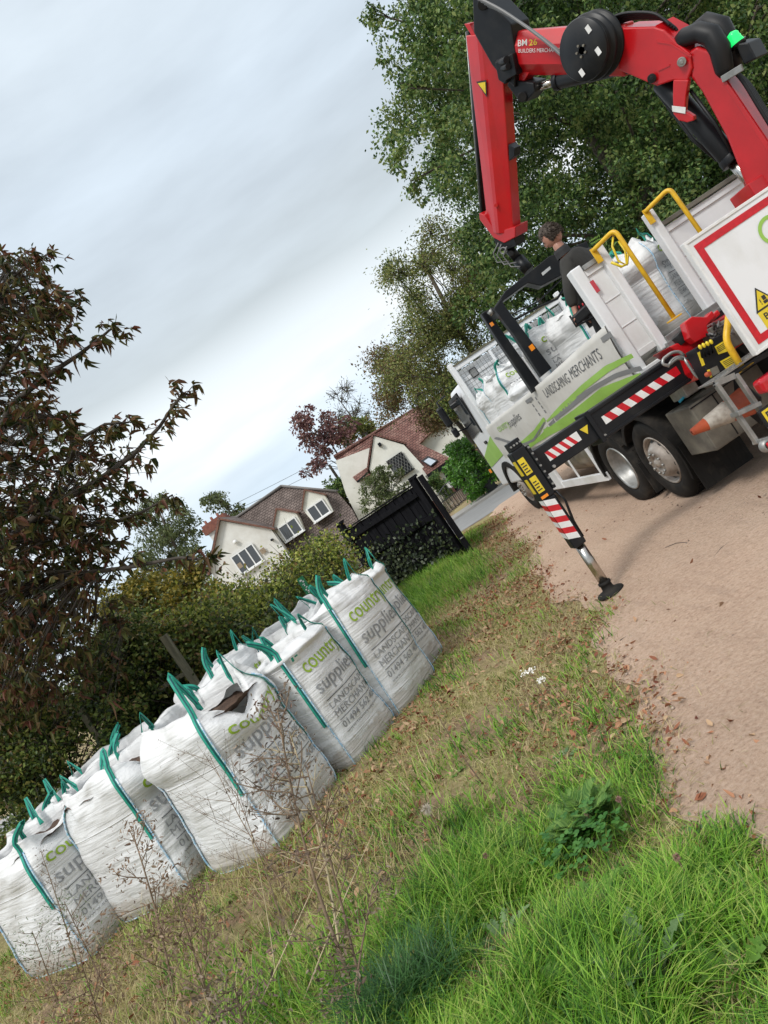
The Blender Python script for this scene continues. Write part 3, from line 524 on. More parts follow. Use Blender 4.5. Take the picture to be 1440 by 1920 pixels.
# left tailboard stub, step bay, right tailboard (pixels from the photograph on the rear plane)
a = Ll(1228, 625, 0); b = Ll(1335, 535, 0)
panel('tailboard', .075, .255, .0, 1.50, 2.43)
mb = MB(); B3(mb, (.075, -.05, 2.43), (.30, .06, 2.475)); mb.build('tailboard_cap', m_steel, truck, .004)
for x0 in (.255, .83):
    mb = MB(); B3(mb, (x0, -.06, 1.44), (x0+.085, .05, 2.56)); mb.build('gate_post', m_white, truck, .012)
mb = MB(); B3(mb, (.335, -.08, 1.47), (1.1, .04, 1.53)); B3(mb, (.30, -.10, 1.40), (1.1, -.04, 1.475)); mb.build('rear_sill', m_steel, truck, .006)
panel('tailboard', .915, W-.08, .0, 1.50, 2.36)
mb = MB(); B3(mb, (.915, -.045, 2.37), (W-.02, .05, 2.41)); mb.build('tailboard_cap', m_dirtysteel, truck, .004)
mb = MB(); B3(mb, (W-.08, -.03, 1.22), (W+.02, .09, 2.5)); mb.build('corner_post', m_white, truck, .012)
mb = MB(); B3(mb, (-.0, -.045, 1.06), (W, -.005, 1.40)); mb.build('rear_panel', m_white, truck, .008)
mb = MB(); B3(mb, (W-.03, .1, 1.44), (W+.01, 6.0, 2.25)); o = mb.build('offside_dropside', m_white, truck, .004)
mb = MB(); B3(mb, (W-.05, .1, 2.25), (W+.02, 6.0, 2.31)); mb.build('panel_rail', m_white, o, .004)
for y in np.arange(.8, 6, .75): mb = MB(); B3(mb, (W-.05, y, 1.44), (W-.03, y+.05, 2.249)); mb.build('panel_stake', m_white, o, .004)
# banner on the nearside: sagging canvas over the dropside
pt = [Sp(1143, 605, 0), Sp(1090, 650, 0), Sp(1040, 696, 0), Sp(985, 742, 0), Sp(950, 770, 0), Sp(914, 799, 0)]; pt = [loc(p) for p in pt]; pt.sort(key=lambda p: p.y)
YB = [p.y for p in pt]; ZB = [p.z for p in pt]; YMAX = 6.07
def btop(y): return float(np.interp(y, YB, ZB))+.0
def bsurf(y, z, off=0.):
    u = (z-1.12)/(btop(y)-1.12); x = -.055-.035*math.sin(math.pi*min(1, max(0, u)))*(1 if y < 2.6 else .5)-.018*noise.noise(Vector((y*1.2, z*3, 2.)))-.03*smooth(.85, 1., u)*0-.010*noise.noise(Vector((y*5+z*3, z*2, 7.)))
    return T(float(x-off), y, z)
def bnd(n, f0, f1, ys_, off, name, m, par): # strip between two z-curves
    V = []; K_ = 5
    for y in ys_:
        for k in range(K_): z = f0(y)+(f1(y)-f0(y))*k/(K_-1); V.append(tuple(bsurf(y, z, off)))
    F = [(i*K_+k, i*K_+k+1, (i+1)*K_+k+1, (i+1)*K_+k) for i in range(len(ys_)-1) for k in range(K_-1)]; return npmesh(name, np.array(V), np.array(F), m, par, True)
ysb = np.linspace(-.02, 6.05, 90); V = []; KB = 14
for y in ysb:
    for k in range(KB): V.append(tuple(bsurf(y, 1.12+(btop(y)-1.12)*k/(KB-1))))
    p = bsurf(y, btop(y)); V.append(tuple(p+TX_*.09)); V.append(tuple(p+TX_*.09-Vector((0, 0, .3))))
KB2 = KB+2; F = [(i*KB2+k, i*KB2+k+1, (i+1)*KB2+k+1, (i+1)*KB2+k) for i in range(len(ysb)-1) for k in range(KB2-1)]
ban = npmesh('side_banner', np.array(V), np.array(F), m_canvas, truck, True)
def curve(pts): q = sorted([(loc(Sp(840+a/3.789, 540+b/3.789, -.08)).y, loc(Sp(840+a/3.789, 540+b/3.789, -.08)).z) for a, b in pts]); return lambda y: float(np.interp(y, [k[0] for k in q], [k[1] for k in q])), q[0][0], q[-1][0]
def swoosh(top, bot, m, off):
    f1, a1, b1 = curve(top); f0, a0, b0 = curve(bot); ys_ = np.linspace(min(a0, a1), max(b0, b1), 40); bnd(0, f0, f1, ys_, off, 'swoosh', m, ban)
swoosh([(1310, 460), (1120, 550), (960, 680), (800, 830), (695, 945)], [(1325, 490), (1150, 590), (980, 720), (830, 860), (700, 955)], m_green, .004)
swoosh([(1375, 548), (1200, 598), (1050, 680), (870, 800), (712, 968)], [(1392, 580), (1205, 632), (1062, 712), (905, 835), (718, 985)], m_bgrey, .004)
swoosh([(1372, 598), (1100, 700), (900, 860), (722, 985)], [(1300, 690), (1000, 900), (740, 1040), (700, 1062)], m_green, .004)
swoosh([(668, 925), (610, 1010), (520, 1090), (450, 1130)], [(690, 945), (640, 1050), (560, 1110), (470, 1150)], m_green, .005)
swoosh([(680, 950), (600, 1075), (530, 1105), (440, 1090), (340, 1060)], [(684, 960), (610, 1090), (540, 1120), (440, 1108), (330, 1075)], m_bgrey, .007)
swoosh([(700, 985), (650, 1050), (600, 1090), (560, 1120)], [(730, 1040), (680, 1075), (620, 1110), (580, 1140)], m_green, .005)
def bt(name, s_, p0, p1, hgt, m, edge=.1):        # text along two pixel points (baseline), height in m
    a, b = loc(Sp(840+p0[0]/3.789, 540+p0[1]/3.789, -.08)), loc(Sp(840+p1[0]/3.789, 540+p1[1]/3.789, -.08))
    fn = lambda u, v: bsurf(a.y+(b.y-a.y)*u, a.z+(b.z-a.z)*u+hgt*v, .004); lettering(name, s_, 0, 1, 0, 1, fn, m, ban, edge)
bt('lettering', 'LANDSCAPING', (702, 782), (878, 664), .115, m_grey); bt('lettering', 'MERCHANTS', (893, 645), (1100, 500), .115, m_grey)
bt('lettering', 'country', (372, 1045), (448, 1000), .15, m_green); bt('lettering', 'supplies', (452, 1010), (536, 946), .17, m_grey)
def patch(mb_, y0, y1, z0, z1, off=.005): q = [bsurf(y0, z0, off), bsurf(y1, z0, off), bsurf(y1, z1, off), bsurf(y0, z1, off)]; mb_.add(q, [(0, 1, 2, 3)])
mb = MB(); 
for c_ in ((1070, 355, 1140, 305), (540, 800, 580, 770)): a = loc(Sp(840+c_[0]/3.789, 540+c_[1]/3.789, -.08)); b = loc(Sp(840+c_[2]/3.789, 540+c_[3]/3.789, -.08)); patch(mb, b.y, a.y, a.z-.06, a.z-.01)
for k in range(4):
    for px0, py0 in ((1160, 350), (570, 800), (610, 780)): a = loc(Sp(840+(px0+22*k)/3.789, 540+(py0+30*k)/3.789, -.08)); patch(mb, a.y-.02, a.y+.02, a.z-.045, a.z)
mb.build('banner_buckle', m_bgrey, ban)
# headboard: frame, mesh, window of the cab behind
hb = MB(); 
for z0, z1 in ((2.84, 2.92), (1.40, 1.50)): B3(hb, (.05, 6.02, z0), (W-.04, 6.08, z1))
for x in (.72, 1.45): B3(hb, (x, 6.03, 1.4), (x+.05, 6.07, 2.85))
hbo = hb.build('headboard', m_white, truck, .006)
mb = MB(); B3(mb, (.05, 6.0, 2.92), (W-.04, 6.07, 2.95)); mb.build('top_cap', m_wood, hbo)
mb = MB()
for x in np.arange(.10, W-.05, .07): mb.tube([T(x, 6.04, 1.5), T(x, 6.04, 2.85)], .0035, 4, False)
for z in np.arange(1.55, 2.85, .07): mb.tube([T(.06, 6.045, z), T(W-.05, 6.045, z)], .0035, 4, False)
mb.build('wire_mesh', m_steel, hbo)
mb = MB(); B3(mb, (.06, 6.16, 1.44), (W-.05, 6.19, 2.82)); 
for z in (1.8, 2.25, 2.6): B3(mb, (.07, 6.13, z), (W-.06, 6.165, z+.07))
mb.build('bulkhead', m_white, truck, .01)
for x in (.33, 1.78): 
    mb = MB(); B3(mb, (x-.07, 6.12, 2.58), (x+.07, 6.14, 2.74)); o = mb.build('work_lamp', m_black, truck, .02); mb = MB(); B3(mb, (x-.055, 6.112, 2.595), (x+.055, 6.12, 2.725)); mb.build('lens', m_steel, o, .01)
# wheels
def wheel(x, y, r, kind, wd=.28, name='wheel'):
    c = T(x, y, r); ax = -TX_; root = bpy.data.objects.new(name, None); root.location = truck.matrix_basis.inverted() @ c if False else Vector((0, 0, 0)); link(root, truck)
    mb = MB(); pr = [(-wd, r*.60), (-wd, r*.9), (-wd+.03, r*.975), (-wd+.05, r), (-.05, r), (-.025, r*.975), (.0, r*.93), (.008, r*.82), (.006, r*.70), (-.01, r*.60), (-.05, r*.585)]
    mb.lathe(c, ax, pr, 64); t_ = mb.build('tyre', m_rubber, root)
    mb = MB()
    for k in range(64):
        a = 2*math.pi*k/64; d = TY_*math.cos(a)+Vector((0, 0, math.sin(a)))
        for q in (.07, .13, .19, .25): mb.obox(c+ax*(-q)+d*(r+.001), ax*.024, d*.006, d.cross(ax)*(math.pi*r/64*.72))
    mb.build('tread', m_rubber, t_)
    mb = MB()
    if kind == 'flat':      # protruding hub face with hand holes
        mb.lathe(c, ax, [(-.06, r*.585), (-.01, r*.595), (.0, r*.57), (-.02, r*.54), (-.06, r*.53), (-.055, r*.48), (.0, r*.40), (.035, r*.34), (.045, r*.31), (.045, r*.19), (.03, r*.17), (.03, r*.10), (.06, r*.09), (.065, 0.001)], 64)
    else:
        mb.lathe(c, ax, [(-.03, r*.60), (.0, r*.60), (.005, r*.57), (-.02, r*.545), (-.10, r*.53), (-.14, r*.47), (-.17, r*.45), (-.18, r*.2), (-.12, r*.17), (-.11, 0.001)], 64)
    rim = mb.build('rim', m_rim if kind == 'flat' else m_steel, root)
    mb = MB()
    for k in range(10):
        a = 2*math.pi*(k+.3)/10; d = TY_*math.cos(a)+Vector((0, 0, math.sin(a)))
        if kind == 'flat': mb.cyl(c+ax*.040+d*r*.25, c+ax*.068+d*r*.25, .014, 6)
        else: mb.cyl(c-ax*.18+d*r*.27, c-ax*.14+d*r*.27, .014, 6)
    mb.build('wheel_nut', m_steel, rim)
    mb = MB()
    for k in range(10 if kind == 'flat' else 8):
        n_ = 10 if kind == 'flat' else 8; a = 2*math.pi*(k+.5)/n_; d = TY_*math.cos(a)+Vector((0, 0, math.sin(a))); u = d.cross(ax)
        if kind == 'flat': q = c+ax*(-.0335)+d*r*.455; nn_ = (ax*.9+d*.45).normalized(); dd = (d-nn_*d.dot(nn_)).normalized(); q += nn_*.006; mb.add([q+dd*r*.040*math.sin(t)+u*r*.055*math.cos(t) for t in np.arange(0, 6.28, .45)], [tuple(range(14))])
        else: q = c+ax*(-.174)+d*r*.39; mb.add([q+d*r*.045*math.sin(t)+u*r*.05*math.cos(t) for t in np.arange(0, 6.28, .45)], [tuple(range(14))])
    mb.build('hand_hole', m_ink, rim); return root
wheel(.03, .80, .47, 'flat'); wheel(.03, 1.86, .47, 'deep'); wheel(.04, 6.55, .47, 'flat')
wheel(.36, 1.86, .47, 'deep')
for y in (.8, 1.86, 6.55):
    mb = MB(); mb.lathe(T(W-.30, y, .47), TX_, [(0, .2), (0, .44), (.03, .47), (.25, .47), (.28, .44), (.28, .2)], 40); mb.build('offside_wheel', m_rubber, truck)
def guard(y, a0, a1, r=.56, w_=.55, x0=-.01):
    mb = MB(); n = 18; vs = []
    for i in range(n+1):
        a = R(a0+(a1-a0)*i/n); d = TY_*math.cos(a)+Vector((0, 0, math.sin(a))); c = T(0, y, .47)
        for x, q in ((x0, r-.04), (x0, r), (x0+w_, r), (x0+w_, r-.012), (x0+.02, r-.012), (x0+.02, r-.04)): vs.append(c+TX_*x+d*q)
    mb.add(vs, [(i*6+k, i*6+(k+1) % 6, (i+1)*6+(k+1) % 6, (i+1)*6+k) for i in range(n) for k in range(6)]+[tuple(range(6)), tuple(range(n*6, n*6+6))]); mb.build('mudguard', m_rubber, truck)
guard(.80, 30, 205); guard(1.86, -5, 150); 
def flap(y, x0, x1, z0, z1):
    mb = MB(); B3(mb, (x0, y, z0), (x1, y+.015, z1)); [B3(mb, (x0+.03+k*(x1-x0)/7, y-.004, z0+.02), (x0+.045+k*(x1-x0)/7, y, z1-.05)) for k in range(7)]; mb.build('mudflap', m_rubber, truck, .003)
flap(.20, -.0, .55, .10, .60); flap(1.30, .0, .5, .12, .5); flap(.2, 1.7, 2.28, .10, .60)
# tool box, tank, side guard
mb = MB(); B3(mb, (.03, -.34, .46), (.85, .14, .92)); tb = mb.build('tool_box', m_dirtysteel, truck, .012)
mb = MB(); B3(mb, (.26, -.346, .48), (.27, -.34, .9)); B3(mb, (.03, -.346, .89), (.85, -.34, .90)); mb.build('lid_seam', m_black, tb)
mb = MB(); B3(mb, (.10, -.345, .69), (.16, -.341, .77)); mb.build('sticker', m_green, tb)
mb = MB(); B3(mb, (.10, -.28, .98), (.24, .0, 1.12)); mb.build('valve_box', m_steel, truck, .01)
mb = MB(); mb.tube([T(.05, -.2, .98), T(.12, -.22, 1.0), T(.2, -.2, 1.0)], .012, 8); mb.build('air_hose', mat('blue_hose', (.02, .35, .55), .4), truck)
mb = MB(); mb.lathe(T(.42, 2.55, .72), TY_, [(0, .02), (.0, .18), (.04, .25), (.06, .27), (.5, .27), (.52, .28), (.54, .27), (.9, .27), (.92, .28), (.94, .27), (1.5, .27), (1.54, .25), (1.56, .1)], 32); mb.build('fuel_tank', mat('tank_steel', (.34, .31, .25), .4, .5, c2=(.24, .21, .16), ns=5), truck)
mb = MB(); B3(mb, (-.0, 2.4, .36), (.05, 4.6, .47)); B3(mb, (.0, 2.45, .47), (.03, 2.52, 1.1)); B3(mb, (.02, 3.4, .47), (.04, 3.45, 1.1)); B3(mb, (.0, 2.4, 1.05), (.05, 4.4, 1.12)); mb.build('side_guard', m_white, truck, .006)
mb = MB(); B3(mb, (-.01, 4.2, .36), (.04, 5.9, 1.12)); mb.build('side_skirt', m_white, truck, .01)
# cab
cp = [(.0, 6.15), (.0, 7.75), (.12, 8.02), (W-.12, 8.02), (W, 7.75), (W, 6.15)]
mb = MB(); zz = [(.62, 0), (1.1, 0), (1.75, .01), (2.45, .05), (2.68, .14), (2.76, .38)]; vs = []
for z, ins in zz: vs += [T(min(max(x, ins), W-ins), min(y, 8.02-ins*1.2), z) for x, y in cp]
mb.add(vs, [(i*6+k, i*6+(k+1) % 6, (i+1)*6+(k+1) % 6, (i+1)*6+k) for i in range(5) for k in range(6)]+[tuple(range(6)), tuple(range(30, 36))]); cab = mb.build('cab', m_white, truck, .04, 3)
mb = MB(); mb.prism([T(-.006, 6.75, 1.78), T(-.006, 7.7, 1.70), T(-.004, 7.62, 2.5), T(-.004, 6.75, 2.52)], TX_*.02); mb.build('side_window', m_glass, cab)
mb = MB(); B3(mb, (-.012, 6.68, 1.72), (.01, 6.75, 2.56)); B3(mb, (-.012, 6.68, 2.5), (.01, 7.66, 2.57)); mb.build('window_surround', m_black, cab)
mb = MB(); mb.prism([T(-.008, 6.2, 1.2), T(-.008, 7.7, 1.05), T(-.008, 7.7, 1.3), T(-.008, 6.2, 1.62)], TX_*.01); mb.build('swoosh', m_green, cab)
mb = MB(); B3(mb, (-.02, 6.8, 1.5), (.0, 6.98, 1.56)); mb.build('door_handle', m_black, cab, .006)
mb = MB(); vs = [T(-.03, 6.55+.60*math.cos(a), .47+.60*math.sin(a)) for a in np.linspace(0, math.pi, 18)]+[T(-.03, 6.55+.50*math.cos(a), .47+.50*math.sin(a)) for a in np.linspace(math.pi, 0, 18)]; mb.prism(vs, TX_*.45); mb.build('wheel_arch', m_rubber, truck)
mb = MB(); mb.tube([T(0, 7.6, 2.7), T(-.2, 7.65, 2.68), T(-.22, 7.65, 2.0), T(0, 7.6, 1.95)], .02); arm = mb.build('mirror_arm', m_black, truck)
mb = MB(); B3(mb, (-.30, 7.6, 2.15), (-.16, 7.7, 2.58)); mb.build('mirror', m_black, arm, .04)
mb = MB(); B3(mb, (-.28, 7.6, 1.9), (-.16, 7.7, 2.1)); mb.build('mirror', m_black, arm, .04)
mb = MB(); mb.bar(Lp(845, 765, 7.2), Lp(905, 722, 6.9), .07, .10); mb.build('air_intake', m_black, truck, .02)
mb = MB(); B3(mb, (-.015, 8.0, .95), (.02, 8.05, 1.03)); mb.build('marker_lamp', m_amber, truck)
# yellow hand rails
def rail(pts, r=.021):
    mb = MB(); mb.tube(pts, r, 12); o = mb.build('hand_rail', m_yellow, truck); return o
def smoothpath(pts, n=5):
    P_ = [Vector(p) for p in pts]; out = [P_[0]]
    for i in range(1, len(P_)-1):
        a, b, c = P_[i-1], P_[i], P_[i+1]; d1 = (a-b); d2 = (c-b); r_ = min(.06, d1.length*.45, d2.length*.45); s0 = b+d1.normalized()*r_; s1 = b+d2.normalized()*r_
        for k in range(n+1): t_ = k/n; out.append(s0*(1-t_)**2+b*2*t_*(1-t_)+s1*t_*t_)
    return out+[P_[-1]]
for p_ in (((1113, 470), (1152, 430), (1262, 596)), ((1211, 397), (1255, 352), (1355, 490))):
    a = Lp(*p_[0], -.08); q = [a, Lp(*p_[1], -.30), Lp(*p_[2], -.34)]
    if p_[0][0] == 1211: q[2] = Lp(1385, 535, -.34)
    q.insert(1, Lp(p_[0][0]+3, p_[0][1]-4, -.12)); q[3] = Vector((q[2].x*.35+q[3].x*.65, q[3].y, q[3].z)); o = rail(smoothpath(q))
    mb = MB(); mb.obox(a+Vector((.0, -.0, -.05)), TX_*.028, TY_*.008, Vector((0, 0, .075))); e_ = q[3]; mb.obox(e_+Vector((.0, 0, -.01)), TX_*.06, TY_*.04, Vector((0, 0, .007))); mb.build('rail_bracket', m_yellow, o, .003)
o = rail(smoothpath([Lp(1368, 578, -1.2), Lp(1361, 640, -1.2), Lp(1390, 688, -1.2)]), .026); mb = MB(); p = Lp(1392, 692, -1.2); mb.obox(p, TX_*.075, TY_*.05, Vector((0, 0, .008))); mb.build('rail_bracket', m_yellow, o, .003)
mb = MB(); p = Lp(1168, 470, -.2)
mb.tube([Lp(1150, 440, -.25), Lp(1148, 462, -.25), Lp(1160, 490, -.25), Lp(1175, 497, -.25), Lp(1172, 470, -.25), Lp(1160, 452, -.25)], .010, 6); mb.tube([Lp(1160, 445, -.25), Lp(1178, 470, -.25), Lp(1176, 495, -.25), Lp(1165, 500, -.25), Lp(1146, 492, -.25)], .012, 6); mb.build('tie_strap', m_ylabel, truck)
# rear sign board
BY = -1.62; A_ = Ll(1280, 457, BY); xb0, zb0, zb1 = A_.x, Ll(1425, 662, BY).z, A_.z; xb1 = xb0+1.9
mb = MB(); B3(mb, (xb0, BY, zb0), (xb1, BY+.05, zb1)); bd = mb.build('rear_board', m_white, truck, .006)
mb = MB(); fr = .022
for a, b in (((xb0, zb0), (xb1, zb0+fr)), ((xb0, zb1-fr), (xb1, zb1)), ((xb0, zb0+fr), (xb0+fr, zb1-fr)), ((xb1-fr, zb0+fr), (xb1, zb1-fr))): B3(mb, (a[0], BY-.008, a[1]), (b[0], BY+.0, b[1]))
mb.build('board_frame', m_whiter, bd, .003)
mb = MB(); i0, i1 = .055, .108
for a, b in (((xb0+i0, zb0+i0), (xb1-i0, zb0+i1)), ((xb0+i0, zb1-i1), (xb1-i0, zb1-i0)), ((xb0+i0, zb0+i1), (xb0+i1, zb1-i1)), ((xb1-i1, zb0+i1), (xb1-i0, zb1-i1))): B3(mb, (a[0], BY-.004, a[1]), (b[0], BY-.001, b[1]))
mb.build('red_border', m_redr, bd)
fb = lambda u, v: T(xb0+u, BY-.0035, zb0+v)
c_ = Ll(1448, 430, BY); cu, cv = c_.x-xb0, c_.z-zb0
mb = MB(); r0, r1 = .078, .105; aa = np.linspace(R(38), R(322), 40); vs = [T(xb0+cu+r*math.cos(a), BY-.004, zb0+cv+r*math.sin(a)) for r in (r0, r1) for a in aa]; mb.add(vs, [(i, i+1, i+41, i+40) for i in range(39)]); mb.build('lettering', m_green, bd)
lettering('lettering', 'ountry', cu+.13, cu+.78, cv-.17, cv+.11, fb, m_green, bd, .1)
s0 = Ll(1418, 585, BY); u0, v0 = s0.x-xb0, s0.z-zb0
mb = MB(); B3(mb, (xb0+u0-.0, BY-.004, zb0+v0-.27), (xb0+u0+.34, BY-.002, zb0+v0-.012)); st = mb.build('warning_sticker', m_ylabel, bd)
def tri(mb_, cu_, cv_, s__, y): mb_.prism([T(xb0+cu_, y, zb0+cv_+s__*.6), T(xb0+cu_-s__*.58, y, zb0+cv_-s__*.4), T(xb0+cu_+s__*.58, y, zb0+cv_-s__*.4)], TY_*.0012)
mb = MB(); tri(mb, u0+.085, v0+.05, .16, BY-.004); mb.build('warning_triangle', m_ink, bd); mb = MB(); tri(mb, u0+.085, v0+.05, .125, BY-.0055); tr_ = mb.build('triangle_face', m_ylabel, bd)
mb = MB(); q = lambda a, b, c, d: B3(mb, (xb0+u0+.085+a, BY-.007, zb0+v0+.05+b), (xb0+u0+.085+c, BY-.0057, zb0+v0+.05+d)); q(.0, -.01, .028, .022); q(-.005, -.035, .03, -.014); q(-.025, -.015, -.019, .01); q(-.025, -.03, -.019, -.022); mb.build('vehicle_pictogram', m_ink, bd)
fs = lambda u, v: T(xb0+u0+u, BY-.0045, zb0+v0+v)
for s_, a, b, c in (('Blind', .03, .17, -.085), ('Spot', .05, .17, -.155), ('Take care', .03, .29, -.225)): lettering('lettering', s_, a, b, c, c+.048, fs, m_ink, st, .1, bold=.02)
# boarding platform and ladder
PY = -1.25
mb = MB(); mb.prism([Lp(1338, 716, PY), Lp(1376, 696, PY), Lp(1500, 620, PY), Lp(1500, 634, PY), Lp(1341, 726, PY)], TY_*.02); pf = mb.build('step_platform', m_black, truck, .003)
a = Ll(1338, 716, PY); mb = MB(); B3(mb, (a.x, PY, a.z-.012), (a.x+1.4, PY+.25, a.z)); [B3(mb, (a.x+.03+k*.045, PY+.02+.06*j, a.z), (a.x+.045+k*.045, PY+.05+.06*j, a.z+.005)) for k in range(28) for j in range(3)]; mb.build('checker_plate', m_steel, pf)
lad = MB(); lad.bar(Lp(1342, 719, PY), Lp(1420, 831, PY), .03, .05, TY_); lad.bar(Lp(1379, 702, PY), Lp(1470, 836, PY), .03, .05, TY_); lo_ = lad.build('boarding_ladder', m_steel, truck, .003)
for (a, b) in (((1377, 778), (1420, 758)), ((1418, 829), (1466, 815))):
    mb = MB(); mb.bar(Lp(*a, PY), Lp(*b, PY), .12, .035, (0, 0, 1)); mb.build('rung', m_steel, lo_, .004)
mb = MB(); mb.bar(Lp(1341, 720, PY), Lp(1378, 704, PY), .02, .045); mb.build('cross_bar', m_steel, lo_)
# rear lamps and number plate at the right edge
p = Ll(1432, 722, -1.35); mb = MB(); B3(mb, (p.x-.055, -1.42, p.z-.055), (p.x+.45, -1.30, p.z+.06)); o = mb.build('rear_lamp', m_redlamp, truck, .03, 3); mb = MB(); mb.lathe(T(p.x+.045, -1.425, p.z-.005), -TY_, [(0, .050), (.006, .046), (.006, .030), (0, .026)], 24); mb.build('reflector_ring', m_whiter, o)
p = Ll(1428, 777, -1.36); mb = MB(); B3(mb, (p.x-.02, -1.37, p.z-.11), (p.x+.5, -1.34, p.z+.035)); o = mb.build('plate_holder', m_black, truck, .02)
mb = MB(); B3(mb, (p.x+.0, -1.374, p.z-.09), (p.x+.48, -1.371, p.z+.018)); o2 = mb.build('number_plate', m_ylabel, o, .004); fp = lambda u, v: T(p.x+.02+u, -1.3755, p.z-.085+v)
lettering('lettering', 'P', .0, .04, .015, .085, fp, m_ink, o2, .2, bold=.03)
p = Ll(1434, 836, -1.30); mb = MB(); mb.lathe(T(p.x, -1.30, p.z), -TY_, [(0, .05), (.05, .048), (.055, .03)], 24); o = mb.build('lamp_bezel', m_steel, truck); mb = MB(); B3(mb, (p.x-.02, -1.37, p.z-.025), (p.x+.12, -1.352, p.z+.025)); mb.build('rear_lamp', m_redlamp, o, .012)
# stowed cone (rests in its bracket: a thing of its own)
ca, cb = Lp(1297, 811, -.55), Lp(1400, 752, -.62); ax = (cb-ca).normalized(); Lc = (cb-ca).length
cone = empty('traffic_cone', (ca+cb)/2, 'dirty orange and white traffic cone stowed on its side behind the truck ladder', 'traffic cone')
mb = MB(); mb.lathe(ca, ax, [(0, .012), (0, .030), (Lc, .128), (Lc+.005, .15)], 32); mb.build('cone_body', m_orange, cone)
mb = MB(); k0, k1 = Lc*.26, Lc*.66; f_ = lambda d: .030+.098*d/Lc+.0025; mb.lathe(ca, ax, [(k0, f_(k0)), (k1, f_(k1))], 32); mb.build('reflective_sleeve', mat('dirty_sleeve', (.42, .39, .34), .7, c2=(.22, .19, .16), ns=12), cone)
mb = MB(); u_ = ax.orthogonal().normalized(); mb.obox(cb+ax*.012, u_*.17, ax.cross(u_)*.17, ax*.012); mb.build('cone_base', m_black, cone, .01)
# ---------------------------------------------------------------- loader crane (mounted across the rear of the truck)
crane = empty('loader_crane', T(1.45, -.6, 0), 'red knuckle boom loader crane mounted at the rear of the truck, reaching over the deck', 'crane')
C0 = Vector((4.1, 6.17, 0)); CD = Vector((-.475, .88, 0)).normalized(); CN = Vector((-CD.y, CD.x, 0)); CN = CN if CN.x < 0 else -CN   # CN points to the camera side
def Bp(px_, py_, off=0.): return isect(px_, py_, C0+CN*off, CN)
def bslab(pts, w_, off=0.): mb = MB(); mb.prism([Bp(a, b, off+w_/2) for a, b in pts], -CN*w_); return mb
def hexboom(p, q, h, w_, h2=None, w2=None, flat=.55, topw=.45):
    d = (q-p).normalized(); u = CN.cross(d).normalized(); u = u if u.z > 0 or abs(u.z) < .3 else -u; mb = MB(); vs = []
    for c, hh, ww in ((p, h, w_), (q, h2 or h, w2 or w_)):
        for a, b in ((-ww/2, -hh*.5*flat), (-ww/2, hh*.5*flat), (-ww/2*topw, hh/2), (ww/2*topw, hh/2), (ww/2, hh*.5*flat), (ww/2, -hh*.5*flat), (ww/2*topw, -hh/2), (-ww/2*topw, -hh/2)): vs.append(c+CN*a+u*b)
    return mb.add(vs, [(i, (i+1) % 8, (i+1) % 8+8, i+8) for i in range(8)]+[tuple(range(8)), tuple(range(8, 16))])
# column and base
mb = MB(); mb.lathe(C0+Vector((0, 0, .95)), (0, 0, 1), [(0, .26), (.35, .24), (.4, .20), (.9, .17), (1.0, .2), (1.05, .2)], 32); mb.box((C0.x-.2, C0.y-.16, 1.9), (C0.x+.2, C0.y+.16, 2.2)); mb.build('column', m_red, crane, .01)
# main boom
mb = bslab([(1290, 97), (1306, 86), (1336, 97), (1350, 135), (1440, 268), (1530, 440), (1500, 520), (1440, 440), (1402, 362), (1361, 258), (1315, 173), (1294, 146)], .26); mbo = mb.build('main_boom', m_red, crane, .025, 3)
mb = MB(); mb.prism([Bp(1350, 135, .135), Bp(1440, 268, .135), Bp(1450, 300, .135), Bp(1352, 152, .135)], CN*.006); mb.build('weld_strip', m_red, mbo, .003)
# second boom, knuckle plate and hook arm
p1, q1 = Bp(1250, 98), Bp(958, 98)
hb_ = hexboom(Bp(1180, 92), Bp(955, 99), .40, .26, .36, .25, .42, .38); sb = hb_.build('inner_boom', m_red, crane, .012)
mb = bslab([(1160, 52), (1226, 50), (1244, 56), (1269, 80), (1294, 100), (1298, 128), (1289, 152), (1262, 151), (1231, 162), (1212, 154), (1160, 132)], .30); kn = mb.build('knuckle_plate', m_red, crane, .012)
mb = MB(); mb.prism([Bp(1226, 48, .13), Bp(1262, 30, -.02), Bp(1300, 50, -.05), Bp(1296, 98, .10), Bp(1269, 79, .14)], Vector((0, 0, -.05))); mb.build('knuckle_top', m_red, kn, .01)
mb = bslab([(1262, 150), (1291, 150), (1286, 180), (1284, 208), (1300, 218), (1301, 226), (1288, 230), (1272, 226), (1262, 214), (1261, 180)], .05, .14); hk = mb.build('transport_hook', m_red, crane, .008)
mb = MB(); mb.prism([Bp(1260, 198, .172), Bp(1286, 201, .172), Bp(1285, 213, .172), Bp(1261, 209, .172)], CN*.003); mb.build('paper_tag', m_whiter, hk)
for a, b, r_, m_ in ((1278, 116, .035, m_steel), (1222, 147, .036, m_black)):
    mb = MB(); mb.cyl(Bp(a, b, -.16), Bp(a, b, .19), r_, 24); mb.cyl(Bp(a, b, .19), Bp(a, b, .197), r_*.5, 16); mb.build('pivot_pin', m_, kn, .004)
mb = MB(); mb.bar(Bp(1232, 78, .153), Bp(1258, 82, .153), .012, .008, CN); mb.bar(Bp(1258, 82, .153), Bp(1296, 106, .153), .012, .008, CN); mb.bar(Bp(1234, 132, .153), Bp(1256, 122, .153), .012, .008, CN); mb.build('weld_bead', m_red, kn)
